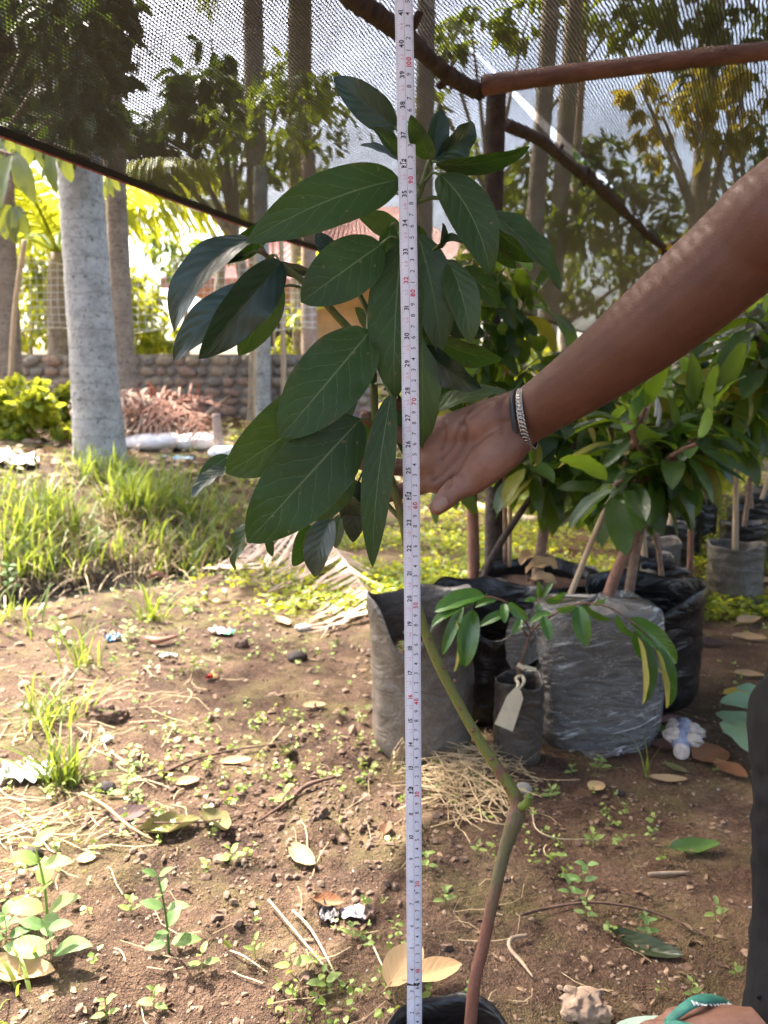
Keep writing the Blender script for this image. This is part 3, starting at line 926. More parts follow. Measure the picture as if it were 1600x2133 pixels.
# the three trunks on the left bank
a = G(208, 968); a.z -= .12
b = P(172, 350, a.y); b = a + (b - a) * 4.6
coconut_palm('thick pale grey coconut trunk mottled with lichen, nearest on the left bank', a, b, .148, .118, 21, 'coco', nfr=10, L=3.2, leafm='fol_mid')  # crown stands out of view, added so its fronds dapple the ground
a = P(268, 885, 7.6); a.z = g1(a.x, a.y) - .1
b = P(243, 380, 7.6); b = a + (b - a) * 4.0
coconut_palm('slimmer brown coconut trunk just right of the thick grey one', a, b, .098, .082, 22, 'coco2', nfr=4, L=3.0, leafm='fol_mid', azr=(1.2, 2.8))
a = P(238, 800, 9.0); a.z = g1(a.x, a.y) - .1
b = P(222, 380, 9.0); b = a + (b - a) * 3.2
coconut_palm('thin pinkish trunk showing between the grey and the brown trunks', a, b, .055, .045, 23, 'coco3', nfr=0)
# trunks seen through the net
for px0, px1, Y, r, mt, sd_, nf, lb in (
        (548, 536, 8.6, .115, 'coco2', 31, 4, 'grey trunk behind the net left of the plant, in front of the stone wall'),
        (640, 628, 10.5, .17, 'coco2', 32, 5, 'stout trunk behind the net just left of the plant top'),
        (30, 8, 7.6, .15, 'coco2', 33, 3, 'dark brown palm trunk at the left picture edge'),
        (880, 884, 9.0, .11, 'coco2', 34, 4, 'trunk behind the net directly right of the tape'),
        (1075, 1128, 9.5, .11, 'coco2', 35, 5, 'leaning trunk behind the net right of the first post'),
        (1118, 1180, 11.0, .13, 'coco2', 36, 4, 'stout leaning trunk, second to the right of the first post'),
        (1160, 1206, 12.5, .075, 'coco3', 37, 0, 'thin pale trunk, third to the right of the first post'),
        (1400, 1470, 12.0, .14, 'coco2', 38, 5, 'trunk behind the net above the forearm at the far right')):
    a = on_ground(px0, Y); a.z -= .1
    t = P(px1, 150, Y)
    a2 = P(px0, 800, Y)
    d = (t - a2).normalized()
    rt = random.Random(sd_)
    H = rt.uniform(7.8, 9.2)
    b = a2 + d * ((H - a2.z) / d.z)
    coconut_palm(lb, a, b, r, r * .8, sd_, mt, nfr=nf, L=2.5, leafm='fol_dark' if sd_ % 2 else 'fol_mid', el=(-.9, .6))
# low young palm whose fronds show under the net
yp = on_ground(150, 9.2)
r_ = thing('young_palm', 'low coconut palm with bright yellow green fronds behind the trunks', 'palm', yp)
MB().tube([yp, yp + Vector((0, 0, .9)), yp + Vector((.05, 0, 1.7))], [.14, .12, .1], n=12, lump=.1, seed=4).build('trunk', M['coco2'], r_)
rg_ = random.Random(77)
for az, e, LL in ((.15, .62, 2.6), (.5, .9, 2.5), (-.5, .75, 2.4), (2.6, .7, 2.4), (3.3, .5, 2.3), (-1.6, .8, 2.0), (1.8, 1.0, 2.2), (4.3, .95, 2.1)):
    mr, ml = MB(), MB()
    frond(mr, ml, yp + Vector((.05, 0, 1.7)), (math.cos(az) * math.cos(e), math.sin(az) * math.cos(e), math.sin(e)), LL, 1.15, 60, .62, rg_, lw=.045, hang=.9)
    fo = mr.build('frond', M['fol_yellow'], r_)
    lo = ml.build('leaflets', M['fol_yellow'], fo, smooth=False); lo['kind'] = 'stuff'

def leafy_tree(label, basepx, Y, cl_px, L, matk, seed, name='leafy_tree', trunk_r=.09, tm='coco2', cat='tree', droop=.6, asp=.38, group=None, depth=.8):
    rg = np.random.default_rng(seed)
    b = on_ground(basepx, Y); b.z -= .05
    cl = []
    for (px, py, rx, ry, n) in cl_px:
        yy = Y + rg.uniform(-.4, .4)
        cl.append((P(px, py, yy), (wpx(rx, Y), wpx((rx + ry) / 2, Y) * depth, wpx(ry, Y)), n))
    root = thing(name, label, cat, b, group)
    mb = MB()
    zc = [c[0].z for c in cl]
    mid = Vector((sum(c[0].x for c in cl) / len(cl), sum(c[0].y for c in cl) / len(cl), 0))
    fork = b.lerp(Vector((mid.x, mid.y, b.z + max(.3, (min(zc) - b.z) * .7))), 1.0)
    fork.x = b.x + (mid.x - b.x) * .4
    if fork.z > max(zc): fork.z = (b.z + max(zc)) / 2
    mb.tube([b, b.lerp(fork, .5) + Vector((trunk_r * .5, 0, 0)), fork], [trunk_r, trunk_r * .85, trunk_r * .7], n=10, lump=.06, seed=seed)
    for c, r, n in cl:
        mb.tube([fork, fork.lerp(c, .5) + Vector((0, 0, .1)), c + Vector((0, 0, r[2] * .3))], [trunk_r * .55, trunk_r * .35, trunk_r * .12], n=6, lump=.08, seed=seed)
    mb.build('trunk', M[tm], root)
    V, F3, F4 = clusters_to_leaves(cl, L, rg, droop, asp)
    o = cloud_obj('crown', V, F3, F4, M[matk], root)
    o['kind'] = 'stuff'
    return root
TG = 'trees beyond the shade net'
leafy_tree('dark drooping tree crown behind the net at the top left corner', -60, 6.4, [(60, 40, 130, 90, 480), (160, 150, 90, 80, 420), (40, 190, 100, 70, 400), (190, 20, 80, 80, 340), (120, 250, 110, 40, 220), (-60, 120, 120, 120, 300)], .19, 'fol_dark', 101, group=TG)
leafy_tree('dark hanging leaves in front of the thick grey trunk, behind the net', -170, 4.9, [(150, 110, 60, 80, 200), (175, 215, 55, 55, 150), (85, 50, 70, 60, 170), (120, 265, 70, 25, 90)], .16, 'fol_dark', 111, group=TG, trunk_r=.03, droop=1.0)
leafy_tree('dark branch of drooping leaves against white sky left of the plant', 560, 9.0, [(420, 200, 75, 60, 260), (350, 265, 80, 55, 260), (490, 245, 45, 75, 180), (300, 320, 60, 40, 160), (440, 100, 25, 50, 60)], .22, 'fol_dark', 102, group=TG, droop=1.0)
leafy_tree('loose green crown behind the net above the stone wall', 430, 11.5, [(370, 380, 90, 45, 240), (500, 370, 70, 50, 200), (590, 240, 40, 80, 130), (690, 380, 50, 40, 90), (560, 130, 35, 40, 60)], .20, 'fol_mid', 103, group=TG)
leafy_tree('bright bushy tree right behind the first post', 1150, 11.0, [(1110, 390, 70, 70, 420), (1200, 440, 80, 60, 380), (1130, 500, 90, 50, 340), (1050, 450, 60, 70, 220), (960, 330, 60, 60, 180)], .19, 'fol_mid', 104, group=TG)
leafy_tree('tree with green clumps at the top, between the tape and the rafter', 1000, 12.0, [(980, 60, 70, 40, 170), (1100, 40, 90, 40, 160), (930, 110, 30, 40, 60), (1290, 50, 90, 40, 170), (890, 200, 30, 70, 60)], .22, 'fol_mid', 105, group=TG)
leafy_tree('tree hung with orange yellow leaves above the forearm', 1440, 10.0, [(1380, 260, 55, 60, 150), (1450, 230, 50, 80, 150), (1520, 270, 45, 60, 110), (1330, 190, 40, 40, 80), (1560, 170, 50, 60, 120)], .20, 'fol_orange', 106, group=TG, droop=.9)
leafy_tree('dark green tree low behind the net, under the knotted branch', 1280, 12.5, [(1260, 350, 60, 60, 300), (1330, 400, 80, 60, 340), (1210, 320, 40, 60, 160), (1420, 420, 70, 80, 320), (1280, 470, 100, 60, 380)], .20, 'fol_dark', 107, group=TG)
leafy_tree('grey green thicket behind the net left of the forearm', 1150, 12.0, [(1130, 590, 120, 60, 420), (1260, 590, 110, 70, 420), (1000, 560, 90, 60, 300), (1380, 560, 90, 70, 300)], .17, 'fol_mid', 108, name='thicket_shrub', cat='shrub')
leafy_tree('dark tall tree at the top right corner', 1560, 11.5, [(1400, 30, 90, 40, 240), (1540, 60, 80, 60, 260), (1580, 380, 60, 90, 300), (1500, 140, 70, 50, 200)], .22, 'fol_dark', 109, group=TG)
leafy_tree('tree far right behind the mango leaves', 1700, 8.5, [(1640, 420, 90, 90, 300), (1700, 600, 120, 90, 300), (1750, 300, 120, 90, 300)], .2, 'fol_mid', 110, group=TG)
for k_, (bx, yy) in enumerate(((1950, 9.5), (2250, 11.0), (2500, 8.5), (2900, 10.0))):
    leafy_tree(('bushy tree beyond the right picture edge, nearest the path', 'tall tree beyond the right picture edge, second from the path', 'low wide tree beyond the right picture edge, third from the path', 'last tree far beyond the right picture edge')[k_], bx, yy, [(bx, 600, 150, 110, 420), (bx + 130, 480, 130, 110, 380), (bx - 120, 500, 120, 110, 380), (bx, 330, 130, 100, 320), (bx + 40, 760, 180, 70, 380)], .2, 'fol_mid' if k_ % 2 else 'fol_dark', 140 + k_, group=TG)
# shrubs on the left
SG = 'sunlit shrubs behind the stone wall'
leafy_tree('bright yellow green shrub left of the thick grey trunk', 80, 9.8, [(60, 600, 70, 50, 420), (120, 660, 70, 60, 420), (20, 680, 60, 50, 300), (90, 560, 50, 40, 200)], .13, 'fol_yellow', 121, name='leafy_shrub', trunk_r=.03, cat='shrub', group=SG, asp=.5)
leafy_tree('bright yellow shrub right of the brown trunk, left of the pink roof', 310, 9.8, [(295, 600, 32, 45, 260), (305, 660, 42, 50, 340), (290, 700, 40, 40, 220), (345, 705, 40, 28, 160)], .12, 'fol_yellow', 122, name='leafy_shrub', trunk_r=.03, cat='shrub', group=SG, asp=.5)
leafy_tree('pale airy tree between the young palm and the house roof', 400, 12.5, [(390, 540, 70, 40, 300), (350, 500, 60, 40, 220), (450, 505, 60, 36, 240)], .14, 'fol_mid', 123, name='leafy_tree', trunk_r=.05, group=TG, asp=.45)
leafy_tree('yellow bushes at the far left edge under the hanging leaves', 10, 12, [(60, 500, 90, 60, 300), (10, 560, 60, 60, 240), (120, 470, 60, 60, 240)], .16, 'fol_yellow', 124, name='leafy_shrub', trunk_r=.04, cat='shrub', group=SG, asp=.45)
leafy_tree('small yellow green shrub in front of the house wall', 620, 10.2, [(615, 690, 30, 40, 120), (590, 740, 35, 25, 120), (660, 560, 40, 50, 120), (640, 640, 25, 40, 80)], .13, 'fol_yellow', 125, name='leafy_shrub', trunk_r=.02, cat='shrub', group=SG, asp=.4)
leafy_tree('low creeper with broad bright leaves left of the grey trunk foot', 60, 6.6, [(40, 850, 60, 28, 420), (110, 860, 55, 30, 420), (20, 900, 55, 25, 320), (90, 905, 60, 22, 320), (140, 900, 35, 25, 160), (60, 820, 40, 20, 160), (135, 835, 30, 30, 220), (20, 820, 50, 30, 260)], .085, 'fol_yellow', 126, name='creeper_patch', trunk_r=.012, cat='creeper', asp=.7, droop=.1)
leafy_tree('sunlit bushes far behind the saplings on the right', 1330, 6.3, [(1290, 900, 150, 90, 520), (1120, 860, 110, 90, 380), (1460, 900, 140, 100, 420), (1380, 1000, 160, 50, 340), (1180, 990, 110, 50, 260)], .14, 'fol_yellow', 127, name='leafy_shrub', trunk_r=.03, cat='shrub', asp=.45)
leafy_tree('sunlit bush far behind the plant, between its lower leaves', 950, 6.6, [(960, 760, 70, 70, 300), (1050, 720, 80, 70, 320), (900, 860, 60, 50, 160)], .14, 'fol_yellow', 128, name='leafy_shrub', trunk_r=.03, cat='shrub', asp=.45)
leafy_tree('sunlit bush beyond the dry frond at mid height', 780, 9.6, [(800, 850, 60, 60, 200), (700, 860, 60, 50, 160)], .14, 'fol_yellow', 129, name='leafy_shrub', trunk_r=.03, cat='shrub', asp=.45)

# ------------------------------------------------------------------ house, stone wall, fence poles
def house():
    wm = simple_mat('peach_plaster', (.72, .52, .38), .9, scale=3, var=.12)
    rm = simple_mat('pinkish_red_roof_sheet', (.50, .23, .19), .6, scale=4, var=.2)
    dm = simple_mat('dark_window_glass', (.04, .045, .05), .15, scale=3, var=.1)
    fm = simple_mat('white_window_frame', (.7, .68, .64), .6, scale=5, var=.1)
    Y = 15.0
    a, b = P(520, 760, Y), P(960, 760, Y)
    base = Vector((a.x, Y, g1(a.x, Y)))
    root = thing('house', 'peach walled house with a low pinkish red roof behind the stone wall', 'house', base)
    zt = P(700, 598, Y).z
    w = MB(); z0 = base.z - .6
    w.box(((a.x + b.x) / 2, Y + 2.2, (z0 + zt) / 2), (b.x - a.x, 4.4, zt - z0)); w.build('wall', wm, root, smooth=False)
    # corrugated hip roof
    ex0, ex1 = P(335, 612, 13.6).x, b.x + .9
    mb = MB(); n = 90
    A = np.zeros((2, n, 3))
    for j in range(n):
        k = j / (n - 1)
        x = ex0 + (ex1 - ex0) * k
        xr = ex0 + 2.0 + (ex1 - ex0 - 4.0) * k
        c = .025 * math.cos(j * math.pi)
        A[0, j] = (x, Y - 1.4, zt - .06 + c); A[1, j] = (xr, Y + 2.2, zt + 1.9 + c)
    mb.grid(A)
    A2 = A.copy(); A2[0, :, 1] = Y + 5.8
    mb.grid(A2)
    mb.add([A[0, 0], A[1, 0], A2[0, 0]], [(0, 1, 2)]); mb.add([A[0, -1], A[1, -1], A2[0, -1]], [(0, 2, 1)])
    ro = mb.build('roof', rm, root, smooth=False)
    MB().box(((ex0 + ex1) / 2, Y - 1.39, zt - .12), (ex1 - ex0, .03, .16)).build('fascia', rm, ro, smooth=False)
    for px in (590, 880):
        c = P(px, 690, Y - .01)
        win = MB().box((c.x, Y - .01, c.z), (.9, .05, .8)).build('window', dm, root, smooth=False)
        fr = MB()
        for dx, dz, sx, sz in ((0, .43, 1.0, .07), (0, -.43, 1.0, .07), (-.47, 0, .07, .8), (.47, 0, .07, .8), (0, 0, .05, .8)):
            fr.box((c.x + dx, Y - .045, c.z + dz), (sx, .04, sz))
        fr.build('frame', fm, win, smooth=False)
house()
def stone_wall():
    core = simple_mat('grey_mortar', (.36, .31, .27), .95, scale=6, col2=(.20, .17, .15), bump=.8, bscale=30, bdist=.02)
    st = [simple_mat('wall_stone_%s' % k, c, .9, scale=7, var=.25, bump=.6, bscale=25, bdist=.02) for k, c in (('pink', (.42, .28, .22)), ('grey', (.30, .26, .23)), ('tan', (.44, .34, .26)))]
    Y = 9.0
    x0, x1 = P(-260, 780, Y).x, P(780, 780, Y).x
    z0, z1 = P(300, 850, Y).z - .15, P(300, 738, Y).z
    root = thing('stone_wall', 'low rubble wall of pinkish rounded stones set in grey mortar', 'wall', ((x0 + x1) / 2, Y, z0))
    MB().box(((x0 + x1) / 2, Y + .2, (z0 + z1) / 2), (x1 - x0, .34, z1 - z0)).build('mortar_core', core, root, smooth=False)
    rg = random.Random(5)
    forms = []
    for k in range(10):
        mb = MB().ball((0, 0, 0), (.5, .32, .5), nu=9, nv=6, jit=.11, seed=k)
        me = [mb.mesh('stone_form', s_) for s_ in st]
        forms.append(me)
    z = z0 + .05
    while z < z1 - .03:
        h = rg.uniform(.10, .135)
        x = x0 + rg.uniform(0, .1)
        while x < x1:
            w = rg.uniform(.11, .24)
            top_row = z + h > z1 - .08
            M4 = Matrix.Translation((x + w / 2, Y + .02 + rg.uniform(-.012, .015), z + h / 2)) @ Matrix.Rotation(rg.uniform(-.25, .25), 4, 'Y') @ Matrix.Diagonal((w * .93, .10, h * .92, 1))
            child('stone', forms[rg.randrange(10)][rg.choice((0, 0, 1, 1, 2))], root, M4)
            x += w
        z += h
stone_wall()
# thin bamboo poles and cords of the far fence
bam = [(('leaning bamboo pole at the far left edge'), [(12, 812, 7.0), (30, 660, 6.9), (52, 500, 6.8)], .024),
       (('upright bamboo pole left of the two in front of the house'), [(528, 800, 8.0), (529, 600, 8.0), (531, 480, 8.0)], .012),
       (('reddish bamboo pole standing right of the small lichen trunk'), [(590, 790, 8.3), (588, 600, 8.3), (584, 470, 8.3)], .030),
       (('pale slim pole between the bamboo and the round leaf'), [(572, 780, 9.4), (570, 600, 9.4), (568, 480, 9.4)], .014)]
for lb, pts, r in bam:
    pp = [P(*q) for q in pts]
    pp[0].z = g1(pp[0].x, pp[0].y) - .05
    pole('bamboo_pole', lb, pp, [r, r * .95, r * .85], M['pale_bark'], 4, n=9, lump=.03)
a = P(545, 830, 8.2); a.z = g1(a.x, a.y) - .05
tr_ = P(545, 480, 8.2)
rt_ = thing('young_tree', 'small trunk blotched with white lichen in front of the stone wall', 'tree', a)
MB().tube([a, a.lerp(tr_, .5) + Vector((.01, 0, 0)), tr_ + Vector((0, 0, .6))], [.085, .078, .07], n=12, lump=.05, seed=9).build('trunk', M['coco'], rt_)
o_ = cloud_obj('crown', *clusters_to_leaves([(tr_ + Vector((0, 0, .9)), (.6, .6, .4), 200), (tr_ + Vector((.3, .2, 1.3)), (.5, .5, .4), 160)], .16, np.random.default_rng(8)), M['fol_mid'], rt_)
o_['kind'] = 'stuff'
a = P(642, 800, 9.6); a.z = g1(a.x, a.y) - .05
tr_ = P(645, 470, 9.6)
rt_ = thing('young_tree', 'pale trunk in front of the house, behind the round leaf', 'tree', a)
MB().tube([a, a.lerp(tr_, .5), tr_ + Vector((0, 0, .8))], [.10, .09, .085], n=12, lump=.04, seed=19).build('trunk', M['coco3'], rt_)
o_ = cloud_obj('crown', *clusters_to_leaves([(tr_ + Vector((0, 0, 1.0)), (.6, .6, .4), 200)], .16, np.random.default_rng(18)), M['fol_mid'], rt_)
o_['kind'] = 'stuff'
# pale fishing net strung along the wall
def far_net():
    m, n, l, b = newmat('pale_mist_net')
    t = NT(n, l)
    u, v = t.uv()
    a = t.math('LESS_THAN', t.math('FRACT', t.math('MULTIPLY', u, 14)), .10)
    c = t.math('LESS_THAN', t.math('FRACT', t.math('MULTIPLY', v, 14)), .10)
    b.inputs['Base Color'].default_value = (.7, .7, .66, 1)
    tr = n.new('ShaderNodeBsdfTransparent'); mx = n.new('ShaderNodeMixShader')
    l.new(t.math('MULTIPLY', t.math('MAXIMUM', a, c), .8), mx.inputs[0]); l.new(tr.outputs[0], mx.inputs[1]); l.new(b.outputs[0], mx.inputs[2])
    l.new(mx.outputs[0], n['Material Output'].inputs[0])
    cm = simple_mat('pale_cord', (.62, .60, .45), .7)
    Y = 8.0
    ctr = P(200, 700, Y)
    root = thing('net_fence', 'pale fine mesh fence hung on cords across the far yard', 'fence', ctr)
    A = np.zeros((30, 6, 3)); U = np.zeros((30, 6, 2))
    top, bot = [], []
    for i in range(30):
        px = -300 + 960 * i / 29
        t_, b_ = P(px, 548 + 14 * math.sin(i * .5) , Y), P(px, 690 + 8 * math.sin(i * .8 + 1), Y)
        top.append(t_); bot.append(b_)
        for j in range(6):
            q = t_.lerp(b_, j / 5) + Vector((0, .03 * math.sin(i * 1.1 + j), 0))
            A[i, j] = q; U[i, j] = (q.x, q.z)
    MB().grid(A, U).build('mesh_panel', m, root)
    MB().tube(top, .006, n=5, k=1).build('cord', cm, root)
    MB().tube(bot, .006, n=5, k=1).build('cord', cm, root)
far_net()

# ================================================================== POLY BAGS
def bag(name, label, c, r, h, seed, mat, soil=.7, ry=None, rim=.012, wob=.05, flare=.03, group='black planting bags', taper=.96, lean=(0, 0), soil_m='pot_soil', dip=None, square=0.0):
    """open plastic planting bag: outer wall, rolled rim, inner wall down to the soil. dip=(angle, width, depth): a sagging stretch of rim"""
    rg = np.random.default_rng(seed)
    ry = ry or r
    n, mrows = 64, 22
    th = np.linspace(0, 2 * math.pi, n, endpoint=False)
    ph = rg.uniform(0, 6.28, 8)
    z0 = g1(c[0], c[1]) - .012
    def rad(zz, inner=0):
        k = zz / h
        w = 1 + wob * .5 * np.sin(2 * th + ph[0] + k) + wob * .35 * np.sin(3 * th + ph[1] - 2 * k) + wob * .22 * np.sin(7 * th + ph[2] + 5 * k) + wob * .12 * np.sin(13 * th + ph[3] - 9 * k)
        w = w * (taper + (1 - taper) * min(1, k * 2.2) + flare * max(0, k - .75) * 4)
        w = w * (1 + (wob * .7) * max(0, k - soil) * np.sin(4 * th + ph[4]))
        if square:
            w = w * (1 + square * (np.cos(th * 4) * -.12))
        if k < .12: w = w * (1 - .22 * (1 - k / .12) ** 2)
        # horizontal creases
        w = w * (1 + .012 * np.sin(k * 34 + 2 * np.sin(th + ph[5])) * (0.4 + k))
        return w - inner
    rimz = h * (1 + .025 * np.sin(2 * th + ph[6]) + .018 * np.sin(5 * th + ph[7]))
    if dip:
        for (da, dw, dd) in dip:
            dth = np.angle(np.exp(1j * (th - da)))
            rimz = rimz - dd * np.exp(-(dth / dw) ** 2)
    rows = []
    def ring(frac, inner=0, z=None):
        zz = rimz * frac if z is None else np.minimum(np.full(n, z), rimz * .97)
        w = rad(h * frac if z is None else z)
        x = np.cos(th) * (r * w - inner) + lean[0] * zz
        y = np.sin(th) * (ry * w - inner) + lean[1] * zz
        return np.stack([c[0] + x, c[1] + y, z0 + zz], -1)
    for i in range(mrows):
        rows.append(ring((i / (mrows - 1)) ** .9))
    top = ring(1.0, .002); top[:, 2] += .002
    rows.append(top)
    zs = soil * h
    for k in np.linspace(.98, soil * .9, 7):
        rows.append(ring(k, .005))
    A = np.array(rows)
    root = thing(name, label, 'plant bag', (c[0], c[1], z0), group)
    mb = MB().grid(A, None, closed=True)
    mb.add(A[0].tolist(), [tuple(range(n - 1, -1, -1))])
    mb.build('film', mat, root)
    # soil
    sm = MB()
    S = np.zeros((7, n, 3))
    for i, q in enumerate(np.linspace(0.02, 1, 7)):
        w = rad(zs)
        x = np.cos(th) * (r * w - .004) * q; y = np.sin(th) * (ry * w - .004) * q
        zz = zs + .012 * (1 - q) + .010 * (vnoise(x * 40 + seed, y * 40, seed) - .5)
        S[i] = np.stack([c[0] + x + lean[0] * zs, c[1] + y + lean[1] * zs, z0 + zz], -1)
    sm.grid(S, None, closed=True)
    sm.add(S[0].tolist(), [tuple(range(n))])
    sm.build('soil', M[soil_m], root)
    root['soil_z'] = z0 + zs
    return root

B_main = bag('planting_bag', 'small black bag at the bottom edge holding the measured plant', (.068, .705), .080, .205, 1, M['film'], soil=.80, wob=.05, rim=.01)
B_front = bag('planting_bag', 'tall dusty grey black bag, nearest left, soil and sprouts in its open top', (.095, 1.845), .122, .395, 2, M['film_dusty'], soil=.66, ry=.115, wob=.06, flare=.05, dip=[(-1.95, .50, .110), (2.6, .35, .02)], lean=(-.02, .02))
B_two = bag('planting_bag', 'deep black bag with curled rim between the dusty bag and the small seedling bag', (.285, 2.09), .135, .355, 3, M['film'], soil=.4, wob=.10, flare=.07, dip=[(-1.5, .7, .10)])
B_three = bag('planting_bag', 'wide black bag holding a leaning brown sapling with dead leaves on its soil', (.50, 2.47), .185, .33, 4, M['film'], soil=.84, wob=.07, flare=.03, dip=[(-1.3, .8, .025)])
B_four = bag('planting_bag', 'big black bag with empty upper half right behind the clear wrapped one', (.755, 2.22), .165, .345, 5, M['film'], soil=.50, wob=.05, flare=.04, dip=[(-2.2, .8, .06)])
B_five = bag('planting_bag', 'slim black bag standing right of the big one, red stem inside', (1.015, 2.78), .085, .275, 6, M['film'], soil=.80, wob=.05)
B_small = bag('seedling_bag', 'small dusty bag holding the tagged seedling', (.322, 1.80), .060, .205, 7, M['film_small'], soil=.74, wob=.05, square=.5, taper=.95, group='small planting bags')

# clear plastic wrapped bag
def clear_bag():
    c = Vector((.545, 1.955, 0)); z0 = g1(c.x, c.y) - .01
    root = thing('wrapped_bag', 'square planting bag wrapped in wrinkled clear plastic with a folded corner', 'plant bag', (c.x, c.y, z0))
    h, w, d = .352, .150, .118
    n, m = 120, 70
    th = np.linspace(0, 2 * math.pi, n, endpoint=False)
    def ringpts(z, grow, rough_):
        ca, sa = np.cos(th), np.sin(th)
        e = .46
        x = np.sign(ca) * np.abs(ca) ** e * (w + grow); y = np.sign(sa) * np.abs(sa) ** e * (d + grow)
        k = z / h
        sh = 1 - .10 * max(0, k - .80) * 5 * .55 - .08 * max(0, .1 - k) * 10
        if rough_:
            n1 = np.abs(vnoise(th * 4 + k * 5, k * 9 - th * 1.5, 41) - .5) * 2
            n2 = np.abs(vnoise(th * 9 - k * 5, k * 5 + th * 3, 42) - .5) * 2
            n3 = np.abs(vnoise(th * 3 + k * 6, k * 18 - th * 4.5, 45) - .5) * 2
            q = (n1 ** .7 * .4 + n2 ** .7 * .3 + n3 ** .7 * .3 - .6) * .009 + .006 * np.sin(th * 3 + k * 5)
            x = x * sh + np.cos(th) * q; y = y * sh + np.sin(th) * q
            zz = z + .010 * np.sin(th * 5) * (1 - k) + .018 * (vnoise(th * 3, th * 0 + k * 3, 43) - .5)
        else:
            x, y = x * sh, y * sh
            zz = np.full(n, z)
        return np.stack([c.x + x + .02 * k * 0, c.y + y, z0 + zz], -1)
    def closed(grow, rough_, rows):
        A = np.array([ringpts(h * i / (rows - 1), grow, rough_) for i in range(rows)])
        cap = []
        for q in (.8, .5, .2, .02):
            t_ = A[-1].copy()
            ctr = t_.mean(0)
            t_ = ctr + (t_ - ctr) * q; t_[:, 2] = A[-1][:, 2] + (1 - q) * .02 + (.012 * (vnoise(th * 5, th * 0 + q * 9, 44) - .5) if rough_ else 0)
            cap.append(t_)
        return np.concatenate([A, np.array(cap)])
    inner = closed(-.004, False, 16)
    dm = film_mat('dark_soil_block', .5, base=.006, dusty=(.075, .05, .035), zspan=.5)
    mb = MB().grid(inner, None, closed=True); mb.add(inner[0].tolist(), [tuple(range(n - 1, -1, -1))])
    mb.build('soil_block', dm, root)
    # clear film
    m_, nn, l, b = newmat('clear_wrinkled_plastic')
    t = NT(nn, l)
    o = t.coord('Object')
    z = t.xyz(o)[2]
    wr = t.noise(t.mapping(o, (1, 1, 3.0)), 9, 3, .6, 1.4)
    wr2 = t.noise(t.mapping(o, (2, 2, 1)), 60, 4, .7, 1.0)
    cre = t.ramp(t.math('ABSOLUTE', t.math('SUBTRACT', wr, .5)), [(.0, 1), (.022, .0)])  # pale crease highlights put into the film's opacity
    b.inputs['Base Color'].default_value = (.30, .30, .30, 1)
    b.inputs['Roughness'].default_value = .16
    b.inputs['Specular IOR Level'].default_value = 1.0
    b.inputs['Coat Weight'].default_value = .6
    l.new(t.bump(t.math('ADD', wr, t.math('MULTIPLY', wr2, .04)), .9, .03), b.inputs['Normal'])
    oo = t.xyz(o)
    dg_ = t.math('SUBTRACT', oo[2], t.math('MULTIPLY', oo[0], .30))
    cv = nn.new('ShaderNodeCombineXYZ'); t.put(cv.inputs[0], t.math('MULTIPLY', oo[0], 7.0)); t.put(cv.inputs[1], t.math('MULTIPLY', oo[1], 7.0)); t.put(cv.inputs[2], t.math('MULTIPLY', dg_, 62.0))
    fold_glint = t.ramp(t.noise(cv.outputs[0], 1.0, 3, .6, .6), [(.57, 0), (.64, 1)])  # white fold highlights painted in as diffuse streaks
    fold_glint = t.math('MULTIPLY', fold_glint, t.ramp(t.noise(o, 7, 2), [(.42, 0), (.6, 1)]))
    l.new(t.mix(fold_glint, (.40, .385, .36), (.80, .79, .77)), b.inputs['Base Color'])
    tr = nn.new('ShaderNodeBsdfTransparent'); mx = nn.new('ShaderNodeMixShader')
    tops = t.math('MULTIPLY', t.math('SUBTRACT', z, .27, clamp=True), 3.6, clamp=True)  # light on the bag's top imitated by paler, denser film
    fac = t.math('ADD', t.math('ADD', t.math('ADD', .34, t.math('MULTIPLY', cre, .25)), t.math('MULTIPLY', tops, .35)), t.math('MULTIPLY', fold_glint, .4), clamp=True)
    l.new(fac, mx.inputs[0]); l.new(tr.outputs[0], mx.inputs[1]); l.new(b.outputs[0], mx.inputs[2])
    l.new(mx.outputs[0], nn['Material Output'].inputs[0])
    M['clear'] = m_
    F = closed(.006, True, m)
    mb = MB().grid(F, None, closed=True)
    mb.build('clear_film', m_, root)
    # folded flap on the left shoulder and the torn tail at the foot
    for nm, pts in (('folded_flap', [(1128, 1262, 1.80), (1062, 1290, 1.79), (1056, 1375, 1.795), (1090, 1392, 1.79), (1165, 1330, 1.81), (1180, 1275, 1.81)]),
                    ('torn_tail', [(1205, 1565, 1.83), (1225, 1585, 1.79), (1243, 1610, 1.765), (1262, 1582, 1.78), (1300, 1566, 1.81), (1250, 1556, 1.84)])):
        q = [P(*p_) for p_ in pts]
        if nm == 'torn_tail':
            for k_ in q: k_.z = max(k_.z, g1(k_.x, k_.y) + .006)
        ctr = sum(q, Vector()) / len(q)
        ctr = ctr + Vector((0, -.012, 0))
        fm = MB()
        rr = []
        for f_ in (1.0, .66, .33, .03):
            rr.append([(ctr.lerp(smooth_q, f_) + Vector((0, .006 * math.sin(i * 2.3 + f_ * 9), .004 * math.sin(i * 3.1)))) for i, smooth_q in enumerate(smooth_path(q + [q[0]], 5)[:-1])])
        fm.grid(np.array([[list(p_) for p_ in r_2] for r_2 in rr]), None, closed=True)
        fm.build(nm, m_, root)
    return root
clear_bag()

